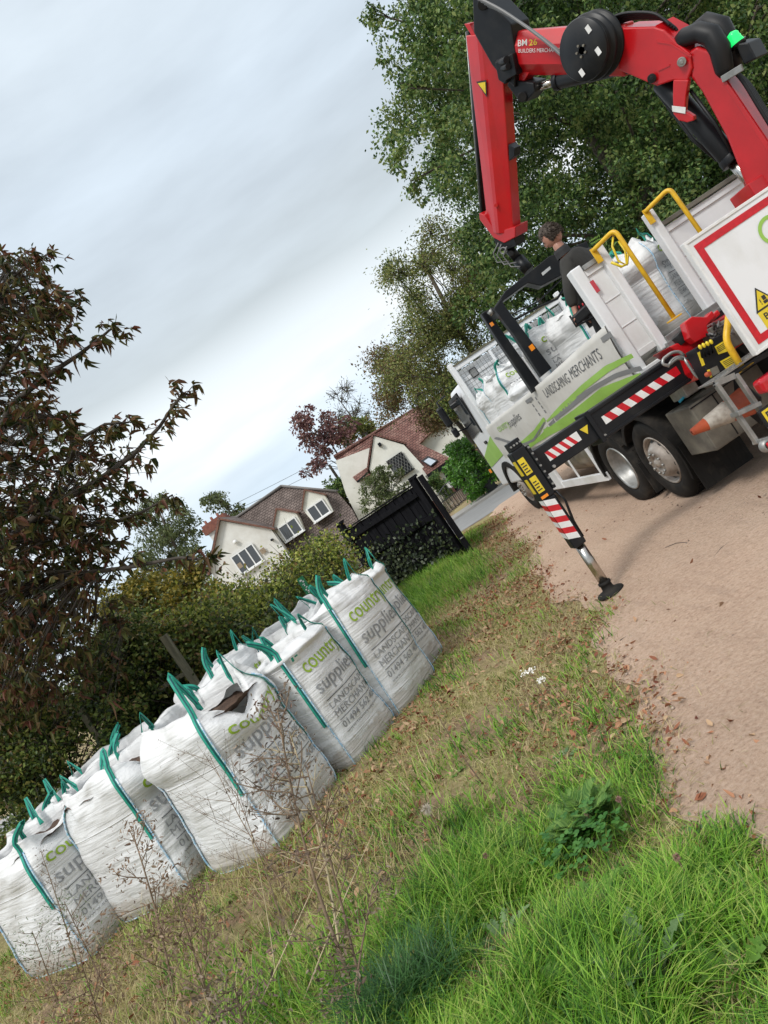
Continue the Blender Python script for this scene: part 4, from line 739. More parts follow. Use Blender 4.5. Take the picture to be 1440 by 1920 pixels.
# left web of inner boom and clevis
mb = bslab([(950, 85), (992, 108), (1000, 112), (993, 135), (975, 165), (962, 158)], .14); mb.build('boom_web', m_red, sb, .006)
mb = bslab([(955, 150), (1000, 155), (1003, 172), (985, 192), (970, 186), (950, 160)], .20); cl = mb.build('link_clevis', m_black, crane, .012)
mb = MB(); mb.cyl(Bp(979, 182, -.13), Bp(979, 182, .14), .045, 20); mb.build('pivot_pin', m_black, cl, .004)
mb = MB(); mb.cyl(Bp(1003, 166), Bp(1044, 152), .035, 20); jr = mb.build('jib_ram', m_chrome, crane); mb = MB(); mb.cyl(Bp(1042, 153), Bp(1190, 118), .072, 24); mb.cyl(Bp(1042, 153), Bp(1050, 150.5), .082, 24); mb.build('ram_barrel', m_black, jr, .004)
mb = MB(); mb.tube([Bp(1240, 152, .0), Bp(1372, 300, .0)], .085, 24); mb.cyl(Bp(1366, 293), Bp(1376, 304), .097, 24); lr = mb.build('lift_ram_barrel', m_black, crane, .004)
mb = MB(); mb.cyl(Bp(1370, 298), Bp(1420, 358), .050, 24); mb.build('ram_rod', m_chrome, lr); mb = MB(); mb.tube([Bp(1228, 166, -.12), Bp(1300, 262, -.12), Bp(1345, 300, -.12)], .018, 8); mb.tube([Bp(1295, 170, .10), Bp(1340, 230, .10), Bp(1372, 285, .09)], .015, 8); mb.build('ram_pipe', m_hose, lr)
# decals on the inner boom
def bd_(off): return lambda u, v: Bp(968+78*u, 96-34*v+4*u-4, off)
f_ = lambda x0, y0, x1, y1, h_: (lambda u, v: Bp(x0+(x1-x0)*u, y0+(y1-y0)*u-h_*v, .134))
lettering('lettering', 'BM', 0, 1, 0, 1, f_(971, 87, 988, 85, 12), m_whiter, sb, .2, bold=.01); lettering('lettering', '26', 0, 1, 0, 1, f_(992, 86, 1007, 84, 12), m_ylabel, sb, .2, bold=.01)
lettering('lettering', 'BUILDERS MERCHANTS', 0, 1, 0, 1, f_(972, 99, 1050, 97, 7.5), m_whiter, sb, .2)
mb = MB(); vs = [Bp(1064+11.5*math.copysign(abs(math.cos(a))**.7, math.cos(a)), 78+13*math.copysign(abs(math.sin(a))**.7, math.sin(a)), .134) for a in np.linspace(0, 2*math.pi, 28, False)]; mb.prism(vs, CN*.002); o = mb.build('logo_plate', m_yellow, sb); lettering('lettering', 'P', 0, 1, 0, 1, lambda u, v: Bp(1057+13*u, 86-16*v, .1385), m_ink, o, .3, bold=.03)
# outer boom (hangs down toward the deck)
u_top, u_bot = Bp(915, 60), Bp(946, 428)
ob = hexboom(Bp(913, 60), Bp(946, 432), .44, .24, .37, .24, .12, .55).build('outer_boom', m_red, crane, .01)
mb = bslab([(885, -30), (908, -8), (958, 45), (966, 100), (965, 165), (930, 132), (922, 122), (888, 62)], .27); bk = mb.build('link_arm', m_black, crane, .012)
mb = MB(); mb.cyl(Bp(905, 8, -.16), Bp(905, 8, .17), .05, 20); mb.cyl(Bp(935, 118, .13), Bp(950, 112, .22), .035, 16); mb.cyl(Bp(938, 130, .13), Bp(953, 124, .22), .03, 16); mb.build('pivot_pin', m_black, bk, .004)
mb = bslab([(928, 118), (960, 100), (968, 140), (950, 150), (946, 158), (934, 150)], .1, .14); mb.build('hose_block', m_black, bk, .008)
mb = MB(); mb.prism([Bp(870, 45, .05), Bp(880, 44, .05), Bp(897, 78, .05), Bp(893, 92, .05), Bp(886, 70, .05)], -CN*.10); o = mb.build('extension_bracket', m_red, ob, .004)
mb = MB(); mb.tube([Bp(879, 58, 0), Bp(907, 405, 0)], .030, 14); er = mb.build('extension_ram', m_black, ob); mb = MB(); mb.tube([Bp(874, 60, .01), Bp(901, 402, .01)], .007, 8); mb.build('ram_pipe', m_steel, er)
mb = MB(); mb.prism([Bp(898, 400, .1), Bp(908, 403, .1), Bp(930, 435, .1), Bp(966, 425, .1), Bp(966, 445, .1), Bp(945, 456, .1), Bp(925, 446, .1), Bp(899, 412, .1)], -CN*.22); mb.build('boom_tip', m_red, crane, .008)
mb = MB(); mb.prism([Bp(893, 153, .13), Bp(912, 150, .13), Bp(913, 182, .13)], CN*.003); o = mb.build('warning_triangle', m_ink, ob); mb = MB(); mb.prism([Bp(896, 156, .134), Bp(910, 153.5, .134), Bp(911, 176, .134)], CN*.002); mb.build('triangle_face', m_ylabel, o)
mb = MB(); mb.cyl(Bp(930, 385, .12), Bp(930, 385, .15), .02, 12); mb.build('grease_nut', m_red, ob); mb = MB(); mb.prism([Bp(965, 266, -.02), Bp(976, 273, -.02), Bp(976, 288, -.02), Bp(966, 297, -.02)], CN*.1); mb.build('side_bracket', m_black, ob, .004)
# hose reel
rc = Bp(1122, 84, .14); mb = MB(); mb.lathe(rc, CN, [(0, .08), (0, .255), (.02, .265), (.035, .25), (.04, .20), (.10, .195), (.105, .25), (.12, .26), (.135, .25), (.14, .19), (.20, .19), (.205, .235), (.22, .242), (.235, .23), (.24, .03)], 64); reel = mb.build('hose_reel', m_black, crane)
mb = MB()
for k in range(3): mb.lathe(rc+CN*(.05+k*.02), CN, [(-.009, .215), (0, .225), (.009, .215)], 48); mb.lathe(rc+CN*(.15+k*.02), CN, [(-.009, .215), (0, .225), (.009, .215)], 48)
mb.build('wound_hose', m_hose, reel)
mb = MB(); fc_ = rc+CN*.243; up_ = Vector((0, 0, 1)); rt_ = CN.cross(up_)
for a in (155, 225, 310): 
    mb = MB(); q = fc_+(rt_*math.cos(R(a))+up_*math.sin(R(a)))*.165; mb.obox(q, rt_*.021, up_*.030, CN*.001); mb.build('label', m_whiter, reel)
for a in range(20, 380, 72): mb = MB(); mb.cyl(fc_+(rt_*math.cos(R(a))+up_*math.sin(R(a)))*.045, fc_+CN*.015+(rt_*math.cos(R(a))+up_*math.sin(R(a)))*.045, .010, 8); mb.build('reel_bolt', m_dirtysteel, reel)
# hoses
def hoses(name, pts, off, n, gap, r_, m_=m_hose, par=crane):
    for k in range(n):
        P_ = [Bp(a, b, off) for a, b in pts]; out = []
        for i in range(len(P_)-1):
            p0 = P_[max(i-1, 0)]; p1_ = P_[i]; p2 = P_[i+1]; p3 = P_[min(i+2, len(P_)-1)]
            for j in range(6): t_ = j/6; out.append(.5*((2*p1_)+(p2-p0)*t_+(2*p0-5*p1_+4*p2-p3)*t_*t_+(3*p1_-p0-3*p2+p3)*t_**3))
        out.append(P_[-1]); mb = MB(); mb.tube([p+CN*(gap*(k-(n-1)/2)*.6)+Vector((0, 0, gap*(k-(n-1)/2)*.8)) for p in out], r_, 8); mb.build(name, m_, par)
m_hg = mat('grey_hose', (.15, .15, .15), .4)
hoses('hydraulic_hose', [(906, 4), (925, 12), (965, 35), (1030, 82), (1090, 135)], .24, 4, .038, .014, m_hg)
hoses('hydraulic_hose', [(1150, 40), (1180, 30), (1230, 30), (1256, 45), (1262, 52)], .08, 4, .026, .013)
hoses('hydraulic_hose', [(1362, 125), (1395, 150), (1430, 205), (1470, 270)], .06, 4, .030, .016)
mb = MB(); mb.tube([Bp(1268, 84, .06), Bp(1284, 70, .10), Bp(1310, 60, .10), Bp(1334, 66, .10), Bp(1350, 92, .10), Bp(1358, 130, .10), Bp(1362, 140, .1)], [.05, .07, .075, .08, .08, .07, .05], 16); o = mb.build('hose_sleeve', m_hose, crane); mb = MB(); mb.tube([Bp(1300, 58, -.06), Bp(1325, 42, -.06), Bp(1352, 50, -.06), Bp(1372, 85, -.06), Bp(1380, 130, -.06)], [.05, .075, .08, .07, .05], 16); mb.build('hose_sleeve', m_hose, crane)
mb = MB(); mb.bar(Bp(1354, 149, .15), Bp(1392, 126, .15), .05, .025, CN); mb.build('hose_clamp', m_steel, crane, .004)
mb = MB(); mb.prism([Bp(1378, 82, .05), Bp(1402, 80, .05), Bp(1418, 110, .05), Bp(1394, 122, .05)], -CN*.2); mb.build('junction_box', m_black, crane, .01)
m_beac = bpy.data.materials.new('green_beacon_light'); m_beac.use_nodes = True; P = m_beac.node_tree.nodes['Principled BSDF']; P.inputs['Base Color'].default_value = (.02, .5, .12, 1); P.inputs['Emission Color'].default_value = (.01, .8, .15, 1); P.inputs['Emission Strength'].default_value = .6; P.inputs['Roughness'].default_value = .15
mb = MB(); ba = Bp(1383, 82, 0); bt_ = Bp(1372, 64, 0); mb.lathe(ba, bt_-ba, [(0, .052), (.015, .055), (.03, .048), (.045, .05), (.06, .044), (.075, .046), (.09, .036), (.105, .001)], 24); mb.build('green_beacon', m_beac, crane); mb = MB(); mb.lathe(ba, ba-bt_, [(0, .058), (.02, .058), (.021, .02)], 24); mb.build('beacon_base', m_black, crane)
# rotator at the boom tip
mb = MB(); mb.prism([Bp(925, 446, .08), Bp(962, 440, .08), Bp(968, 462, .08), Bp(945, 470, .08), Bp(930, 462, .08)], -CN*.17); rt = mb.build('rotator_link', m_black, crane, .008)
mb = MB(); mb.tube([Bp(950, 462), Bp(972, 486)], .055, 18); mb.tube([Bp(972, 486), Bp(992, 508)], [.075, .065], 18); mb.cyl(Bp(958, 475, -.1), Bp(958, 475, .1), .03, 14); mb.build('rotator', m_black, rt)
mb = MB()
for k, pts in enumerate((((935, 455), (925, 475), (932, 492), (955, 490)), ((940, 458), (932, 478), (945, 496), (968, 492)), ((950, 462), (944, 480), (958, 500), (975, 500)))): mb.tube([Bp(a, b, .08+.02*k) for a, b in pts], .008, 6)
mb.tube([Bp(944+6*math.cos(a), 470+6*math.sin(a), .11) for a in np.linspace(0, 6.28, 14)], .009, 6); mb.build('rotator_hose', m_hg, rt)
# base frame across the truck: stabiliser beams
SY = -.47
def beam(name, x0, x1, z0, z1, y0, y1, m_=m_black, lip=True):
    mb = MB(); B3(mb, (x0, y0, z0), (x1, y1, z1)); o = mb.build(name, m_, crane, .008)
    if lip: mb = MB(); B3(mb, (x0, y0-.012, z1-.03), (x1, y0-.001, z1-.005)); B3(mb, (x0, y0-.012, z0+.005), (x1, y0-.001, z0+.03)); mb.build('beam_lip', m_, o, .003)
    return o
a, b, c, d = Ll(1098, 778, SY), Ll(1130, 825, SY), Ll(994, 847, SY), Ll(1023, 893, SY)
inner = beam('stabiliser_box', a.x, 2.3, b.z-.01, a.z+.01, SY, SY+.24); outer = beam('stabiliser_arm', c.x-.02, a.x+.2, d.z, c.z-.01, SY+.015, SY+.2, lip=False)
mb = MB(); B3(mb, (a.x-.01, SY-.02, b.z-.025), (a.x+.03, SY+.26, a.z+.02)); mb.build('box_flange', m_black, inner, .004)
def chev(par, x0, x1, z0, z1, y, n, m1=m_redr, m2=m_whiter, slant=.05):
    w_ = (x1-x0)/n
    for k in range(n):
        mb = MB(); xa, xb_ = x0+k*w_, x0+(k+1)*w_; s1, s2 = (slant if k > 0 else 0), (slant if k < n-1 else 0); mb.add([T(xa, y, z0), T(xb_, y, z0), T(xb_+s2-slant*.0, y, z1), T(xa+s1, y, z1)], [(0, 1, 2, 3)]); mb.build('hazard_stripe', m1 if k % 2 else m2, par)
zc = (a.z+b.z)/2; chev(inner, a.x+.10, Ll(1272, 694, SY).x, zc-.035, zc+.04, SY-.004, 12, slant=-.04); zc2 = (c.z+d.z)/2; chev(outer, c.x+.10, a.x-.14, zc2-.04, zc2+.045, SY+.011, 9, slant=-.04)
mb = MB(); mb.prism([T(a.x-.11, SY+.011, zc2+.04), T(a.x-.03, SY+.011, zc2+.04), T(a.x-.07, SY+.011, zc2-.03)], -TY_*.003); mb.build('yellow_arrow', m_ylabel, outer)
mb = MB(); [mb.cyl(T(x, SY-.012, z), T(x, SY+.02, z), .014, 10) for x, z in ((a.x+.04, b.z+.02), (c.x+.1, d.z+.03), (a.x+.01, a.z))]; mb.build('beam_bolt', m_steel, inner)
# leg
lx = Ll(1147, 1113, SY).x; lg = MB(); B3(lg, (lx-.07, SY-.075, .98), (lx+.065, SY+.08, 1.46)); leg = lg.build('stabiliser_leg', m_black, crane, .01)
mb = MB(); B3(mb, (lx-.05, SY-.07, 1.46), (lx+.06, SY+.06, 1.54)); B3(mb, (lx+.065, SY-.085, 1.02), (lx+.095, SY+.10, 1.44)); mb.build('leg_head', m_black, leg, .006)
mb = MB(); B3(mb, (lx-.065, SY-.07, .50), (lx+.055, SY+.06, .98)); sl_ = mb.build('leg_sleeve', m_black, leg, .012)
mb = MB(); mb.cyl(T(lx, SY, .08), T(lx, SY, .52), .042, 24); mb.build('leg_ram', m_chrome, leg)
mb = MB(); mb.lathe(T(lx, SY, 0), (0, 0, 1), [(.006, .005), (.006, .115), (.016, .122), (.03, .118), (.045, .07), (.06, .052), (.10, .048), (.105, .056), (.125, .056), (.13, .04), (.14, .04)], 40); mb.build('foot_pad', m_rubber, leg)
mb = MB(); [B3(mb, (lx-.074, SY-.04, z), (lx-.070, SY+.04, z+.14)) for z in (1.06, 1.24)]; [B3(mb, (lx-.060, SY-.079, z), (lx+.0, SY-.075, z+.15)) for z in (1.05, 1.23)]; yl = mb.build('warning_label', m_ylabel, leg)
mb = MB(); [B3(mb, (lx-.054, SY-.081, z0+.02+.026*k), (lx-.01-.01*(k % 2), SY-.0795, z0+.03+.026*k)) for z0 in (1.05, 1.23) for k in range(4)]; mb.build('label_print', m_ink, yl)
mb = MB(); B3(mb, (lx-.065, SY-.079, .995), (lx+.0, SY-.075, 1.02)); mb.build('amber_marker', m_amber, leg)
n = 7
for k in range(n): z0, z1 = .57+.055*k, .57+.055*(k+1); mb = MB(); mb.add([T(lx-.065, SY-.0725, z0+.03), T(lx+.03, SY-.0725, z0-.01), T(lx+.03, SY-.0725, z1-.01), T(lx-.065, SY-.0725, z1+.03), T(lx-.0675, SY-.07, z0+.03), T(lx-.0675, SY+.05, z0+.045), T(lx-.0675, SY+.05, z1+.045), T(lx-.0675, SY-.07, z1+.03)], [(0, 1, 2, 3), (4, 5, 6, 7)]); mb.build('hazard_stripe', m_redr if k % 2 else m_whiter, sl_)
mb = MB(); [mb.cyl(T(lx+.080, SY-.085, 1.06+.06*k), T(lx+.080, SY-.098, 1.06+.06*k), .010, 8) for k in range(7)]; [mb.cyl(T(lx-.04+.03*k, SY-.07, 1.50), T(lx-.04+.03*k, SY-.085, 1.50), .009, 8) for k in range(4)]; mb.build('leg_bolt', m_steel, leg)
mb = MB(); mb.tube([T(lx+.07, SY-.08, 1.0), T(lx+.09, SY-.09, .9), T(lx+.06, SY-.07, .75), T(lx+.055, SY-.06, .55)], .008, 6); mb.tube([T(lx+.07, SY-.05, 1.0), T(lx+.10, SY-.06, .88), T(lx+.068, SY-.04, .7), T(lx+.06, SY-.03, .6)], .008, 6); mb.build('leg_hose', m_hose, leg)
# red base casting and control panel
mb = MB(); slab(mb, [(1284, 604), (1298, 593), (1325, 594), (1335, 582), (1342, 592), (1326, 610), (1330, 628), (1305, 642), (1293, 633)], -.75, .10); mb.build('base_bracket', m_red, crane, .008)
mb = MB(); slab(mb, [(1255, 650), (1270, 643), (1292, 636), (1330, 612), (1390, 570), (1420, 590), (1400, 640), (1310, 700), (1322, 706), (1316, 710), (1300, 696), (1290, 668)], -.62, .35); mb.build('base_frame', m_red, crane, .01)
mb = MB(); slab(mb, [(1325, 600), (1346, 580), (1352, 588), (1334, 606)], -.70, .25); mb.build('base_bracket', m_red, crane, .01)
mb = MB(); mb.cyl(Lp(1268, 628, -.6), Lp(1282, 641, -.6), .055, 20); mb.build('oil_filter', m_black, crane, .004)
mb = MB(); slab(mb, [(1304, 653), (1330, 638), (1362, 622), (1392, 690), (1345, 722), (1337, 716)], -.98, .18); cpn = mb.build('control_panel', m_black, crane, .006)
f2 = lambda a, b, dy=-.985: Lp(1180+a/5.54, 500+b/5.54, dy)
def quadp(name, pts, m_, par, y=-.983, th=-.003): mb = MB(); mb.prism([f2(a, b, y) for a, b in pts], TY_*th); return mb.build(name, m_, par)
for pts in (((885, 830), (985, 768), (1020, 880), (925, 912)), ((940, 985), (1070, 915), (1110, 1000), (1000, 1062))):
    o = quadp('warning_label', pts, m_ylabel, cpn); p0, p1_, p2, p3 = [Vector(p) for p in pts] if False else [np.array(p, float) for p in pts]
    for k in range(4):
        s0 = .2+.18*k; a_, b_ = p0+(p3-p0)*s0+(p1_-p0)*.12, p0+(p3-p0)*s0+(p1_-p0)*.85; dd = (p3-p0)*.07; quadp('label_print', [a_, b_, b_+dd, a_+dd], m_ink, o, -.9865, -.001)
quadp('lever_label', ((705, 895), (735, 880), (785, 1020), (755, 1035)), m_ylabel, cpn); quadp('isolator_switch', ((805, 1075), (905, 1030), (935, 1100), (840, 1155)), m_dirtysteel, cpn, -.985, -.01); quadp('isolator_base', ((805, 1075), (830, 1065), (860, 1145), (840, 1155)), m_ylabel, cpn, -.997, -.004)
mb = MB(); mb.cyl(f2(800, 1125, -1.0), f2(835, 1110, -1.04), .02, 14); mb.build('stop_button', m_orange, cpn, .004)
for k in range(4): mb = MB(); a = f2(755+38*k, 950-18*k, -.98); b = f2(735+38*k, 835-18*k, -1.05); mb.tube([a, b], .007, 8); o = mb.build('control_lever', m_black, cpn); mb = MB(); mb.lathe(b, (0, 0, 1), [(-.02, .005), (-.01, .013), (.01, .013), (.02, .004)], 12); mb.build('lever_knob', m_ylabel, o)
for pts, r_ in ((((570, 925), (520, 880), (440, 890), (350, 960), (345, 1010), (400, 1030), (500, 950), (560, 960)), .013), (((600, 960), (520, 930), (450, 960), (400, 1040)), .012), (((560, 940), (640, 1060), (700, 1150), (780, 1160)), .012), (((600, 930), (680, 1040), (730, 1120), (800, 1130)), .011)): mb = MB(); mb.tube(smoothpath([f2(a, b, -.72) for a, b in pts], 4), r_, 10); mb.build('hydraulic_pipe', m_steel if r_ > .0115 else m_hose, crane)
mb = MB(); rr_ = random.Random(5)
for k in range(10): a = rr_.uniform(820, 1080); b = 700-(a-820)*.35+rr_.uniform(-60, 60); mb.tube([f2(a, b, -.85), f2(a+rr_.uniform(-60, 60), b+rr_.uniform(-50, 50), -.9), f2(a+rr_.uniform(-90, 90), b+rr_.uniform(-60, 80), -.8)], .009, 6)
mb.build('valve_pipes', m_hg, crane); mb = MB(); slab(mb, [(1330, 615), (1375, 590), (1400, 640), (1360, 660)], -.80, .2); mb.build('valve_block', m_dirtysteel, crane, .01)
mb = MB(); slab(mb, [(1340, 590), (1500, 480), (1530, 560), (1420, 680), (1365, 640)], -.45, .1); mb.build('rear_shroud', m_black, crane)
# ---------------------------------------------------------------- pallet fork hanging from the rotator
FY = 2.25
fork = empty('pallet_fork', Lp(1000, 510, FY), 'black pallet fork hanging from the crane rotator with its arms down over the deck', 'pallet fork')
mb = MB(); slab(mb, [(925, 578), (947, 546), (1030, 480), (1052, 472), (1100, 452), (1108, 470), (1060, 512), (1015, 536), (990, 530)], FY-.04, .16); o = mb.build('top_beam', m_black, fork, .01)
mb = MB(); slab(mb, [(1015, 512), (1031, 499), (1033, 504), (1018, 517)], FY-.046, .004); mb.build('maker_label', m_whiter, o)
mb = MB(); slab(mb, [(926, 578), (940, 560), (948, 575), (1035, 690), (1015, 706), (962, 625), (935, 590)], FY-.05, .10); a1 = mb.build('fork_arm', m_black, fork, .008)
mb = MB(); slab(mb, [(902, 588), (916, 584), (936, 612), (1014, 722), (1000, 736), (925, 625)], FY+.35, .10); mb.build('fork_arm', m_black, fork, .008)
mb = MB(); mb.prism([Lp(903, 586, FY+.42), Lp(924, 576, FY-.02), Lp(940, 594, FY-.02), Lp(918, 604, FY+.42)], TY_*.06); mb.build('bridge', m_black, fork, .008)
mb = MB(); mb.cyl(Lp(917, 582, FY+.1), Lp(925, 588, FY+.1), .04, 16); mb.build('hinge', m_steel, fork); mb = MB(); slab(mb, [(918, 606), (923, 603), (927, 609), (922, 612)], FY+.14, .02); mb.build('amber_reflector', m_amber, fork)
mb = MB(); slab(mb, [(991, 650), (998, 644), (1004, 653), (997, 659)], FY-.055, .004); mb.build('amber_reflector', m_amber, a1)
mb = MB(); mb.tube([Lp(955, 605, FY+.05), Lp(1000, 580, FY+.1), Lp(1045, 560, FY+.1), Lp(1070, 520, FY+.05)], .015, 8); mb.tube([Lp(960, 590, FY), Lp(1010, 565, FY), Lp(1055, 520, FY)], .010, 8); mb.build('spring_rod', m_black, fork)
# ---------------------------------------------------------------- bags carried on the deck
GT = 'white bulk bags loaded on the truck deck'
def tbag(px_, py_, y, zt, ang, seed, lab, sz=.86, h=.98, loops=(.2, .22, 0, .2), content=m_bag, skirt=.62, printed=True):
    p = Lp(px_, py_, y); return bag((p.x, p.y), ang, sz, sz, h, seed, lab, skirt, 1.0, loops, content, GT, zt-h, printed)
# ---------------------------------------------------------------- houses
def tiles(name, c, c2, c3):
    m = mat(name, c, .8, c2=c2, ns=1.6, c3=c3, nd=8); t = m.node_tree; P = t.nodes['Principled BSDF']; tc = t.nodes.new('ShaderNodeTexCoord')
    wv = t.nodes.new('ShaderNodeTexBrick'); wv.inputs['Scale'].default_value = 1; wv.inputs['Brick Width'].default_value = .22; wv.inputs['Row Height'].default_value = .14; wv.inputs['Mortar Size'].default_value = .018; wv.inputs['Mortar Smooth'].default_value = .6
    wv.inputs['Color1'].default_value = (1, 1, 1, 1); wv.inputs['Color2'].default_value = (.8, .78, .78, 1); wv.inputs['Mortar'].default_value = (.25, .22, .2, 1)
    sp = t.nodes.new('ShaderNodeSeparateXYZ'); cb = t.nodes.new('ShaderNodeCombineXYZ'); t.links.new(tc.outputs['Object'], sp.inputs[0]); t.links.new(sp.outputs['X'], cb.inputs[0]); t.links.new(sp.outputs['Z'], cb.inputs[1]); t.links.new(cb.outputs[0], wv.inputs['Vector'])
    src = P.inputs['Base Color'].links[0].from_socket; mx = t.nodes.new('ShaderNodeMix'); mx.data_type = 'RGBA'; mx.blend_type = 'MULTIPLY'; mx.inputs[0].default_value = 1; t.links.new(src, mx.inputs[6]); t.links.new(wv.outputs['Color'], mx.inputs[7]); t.links.new(mx.outputs[2], P.inputs['Base Color'])
    b = t.nodes.new('ShaderNodeBump'); b.inputs['Strength'].default_value = .8; b.inputs['Distance'].default_value = .03; t.links.new(wv.outputs['Fac'], b.inputs['Height']); b.invert = True; t.links.new(b.outputs[0], P.inputs['Normal']); return m
m_tb = tiles('brown_roof_tiles', (.10, .072, .060), (.21, .165, .145), (.15, .115, .10)); m_tr = tiles('red_roof_tiles', (.13, .050, .038), (.27, .155, .125), (.19, .085, .066))
m_verge = mat('verge_board', (.20, .09, .06), .8, c2=(.12, .06, .045), ns=4)
def hslab(pts, Y, dep): mb = MB(); mb.prism([at(a, b, Y) for a, b in pts], (0, dep, 0)); return mb
def slope(pts, e, r, name, m, par, thick=.12, mirror=True):
    """roof: e=(Y,z) of the eave, r=(Y,z) of the ridge; the outline is laid on that sloping plane, mirrored behind the ridge"""
    d = Vector((0, r[0]-e[0], r[1]-e[1])); n = Vector((0, -d.z, d.y)).normalized(); p0 = Vector((0, e[0], e[1])); F_ = [isect(a, b, p0, n) for a, b in pts]; mb = MB(); mb.prism(F_, -n*thick)
    if mirror: mb.prism([Vector((p.x, 2*r[0]-p.y+.004, p.z-.003)) for p in F_], Vector((0, -n.y, -n.z))*thick)
    return mb.build(name, m, par)
def window(par, pts, Y, nb, fw=.07, glass=m_glass, frame=m_upvc, sill=True):
    P_ = [at(a, b, Y) for a, b in pts]; c = sum(P_, Vector())/4; ux = ((P_[1]-P_[0])+(P_[2]-P_[3]))/2; uz = ((P_[0]-P_[3])+(P_[1]-P_[2]))/2; wx_, hz = abs(ux.x)/2, abs(uz.z)/2
    mb = MB(); 
    for x0, x1, z0, z1 in [(-wx_, wx_, hz-fw, hz), (-wx_, wx_, -hz, -hz+fw)]+[(-wx_+2*wx_*k/nb-fw/2 if 0 < k < nb else (-wx_ if k == 0 else wx_-fw), -wx_+2*wx_*k/nb+fw/2 if 0 < k < nb else (-wx_+fw if k == 0 else wx_), -hz+fw, hz-fw) for k in range(nb+1)]: mb.box((c.x+x0, Y-.05, c.z+z0), (c.x+x1, Y+.03, c.z+z1))
    o = mb.build('window', frame, par); mb = MB(); mb.box((c.x-wx_+.02, Y-.01, c.z-hz+.02), (c.x+wx_-.02, Y+.005, c.z+hz-.02)); mb.build('pane', glass, o)
    if sill: mb = MB(); mb.box((c.x-wx_-.08, Y-.14, c.z-hz-.07), (c.x+wx_+.08, Y+.01, c.z-hz-.004)); mb.build('sill', frame, o)
    return o, c, wx_, hz
def verge(par, a, b, Y, w_=.10, name='verge_board', m=m_verge): mb = MB(); mb.bar(at(*a, Y), at(*b, Y), .16, w_, (0, 0, 1)); return mb.build(name, m, par)
h1 = empty('brown_roofed_house', (-6, 44, Hf(-6, 44)), 'white rendered house with a brown tiled roof, two dormers and a brick chimney', 'house')
A_, Re = at(412, 975, 42), at(513, 993, 42); gw = Re.x-A_.x; gh = A_.z-Re.z; wl_ = A_.x-gw+.12; wr_ = Re.x-.12; gz = -1.1
mb = MB(); mb.prism([(wl_, 42.1, gz), (wr_, 42.1, gz), (wr_, 42.1, Re.z+.1), (A_.x, 42.1, A_.z-.05), (wl_, 42.1, Re.z+.1)], (0, 4.5, 0)); mb.build('gable_wall', m_render, h1)
mb = MB(); mb.prism([(A_.x, 41.95, A_.z), (Re.x+.1, 41.95, Re.z-.1), (Re.x+.1, 41.95, Re.z+.04), (A_.x, 41.95, A_.z+.16)], (0, 5, 0)); mb.prism([(A_.x, 41.95, A_.z), (A_.x-gw-.1, 41.95, Re.z-.1), (A_.x-gw-.1, 41.95, Re.z+.04), (A_.x, 41.95, A_.z+.16)], (0, 5, 0)); mb.build('gable_roof', m_tb, h1)
verge(h1, (413, 973), (515, 992), 41.9); verge(h1, (411, 974), (391, 1078), 41.9)
slope([(432, 979), (528, 912), (632, 922), (660, 955), (700, 1030), (520, 1110), (480, 1000)], (42.2, 1.0), (46, at(528, 912, 46).z), 'roof', m_tb, h1)
mb = MB(); mb.box((-8.5, 42.8, -1.1), (-1.9, 49, 1.7)); mb.build('wall', m_render, h1); mb = MB(); mb.tube([at(432, 978, 45.9), at(528, 911, 45.9)], .09, 8); mb.tube([at(528, 911, 45.9), at(632, 921, 44)], .08, 8); mb.build('ridge_tiles', mat('ridge_grey', (.16, .15, .14), .8), h1)
for ap, le, re_, fr in (((519, 956), (512, 992), (555, 962), ((520, 990), (552, 969), (569, 993), (537, 1017))), ((572, 920), (567, 955), (608, 928), ((572, 956), (602, 936), (623, 958), (591, 979)))):
    mb = hslab([ap, re_, (fr[2][0]+2, fr[2][1]+1), (fr[3][0]-2, fr[3][1]+2), le], 42.9, 3); dm = mb.build('dormer', m_cream, h1); window(dm, fr, 42.85, 2)
    for a, b in ((ap, le), (ap, re_)):
        p, q = at(*a, 42.75), at(*b, 42.75); mb = MB(); ex = (q-p)*.08; mb.prism([p, q+ex, q+ex+Vector((0, 0, .10)), p+Vector((0, 0, .13))], (0, 3, 0)); mb.build('dormer_roof', m_verge, dm)
window(h1, ((431, 1046), (471, 1018), (496, 1051), (453, 1076)), 42.0, 3)
m_cur = mat('window_blind', (.30, .23, .16), .8); 
for k in (0, 2): p = at(447+22*k, 1057-14*k, 42.0); mb = MB(); mb.box((p.x-.16, 41.985, p.z-.28), (p.x+.14, 41.992, p.z+.02)); mb.build('blind', m_cur, h1)
mb = MB(); p = at(441, 1016, 42); mb.lathe(p+Vector((0, -.02, 0)), (0, -1, 0), [(0, .13), (.08, .12), (.10, .02)], 12); mb.build('alarm_box', m_upvc, h1)
mb = MB(); p = at(510, 1012, 42); mb.box((p.x-.06, 41.8, p.z-.06), (p.x+.06, 42.1, p.z+.06)); mb.build('wall_lamp', m_black, h1)
mb = MB(); p = at(404, 990, 44.5); q = at(425, 976, 44.5); mb.box((p.x-.45, 44, -1), (q.x+.1, 45, p.z-.1)); ch = mb.build('chimney', m_render, h1); mb = MB(); mb.box((p.x-.62, 43.85, p.z-.12), (q.x+.22, 45.1, p.z+.28)); mb.box((p.x-.55, 43.95, p.z+.29), (q.x+.15, 45.0, p.z+.45)); mb.build('brick_cap', m_brick, ch)
for k in (0, 1, 2): mb = MB(); mb.lathe((p.x-.30+.42*k, 44.5, p.z+.45), (0, 0, 1), [(0, .09), (.24, .07), (.24, .05)], 12); mb.build('chimney_pot', m_brick, ch)
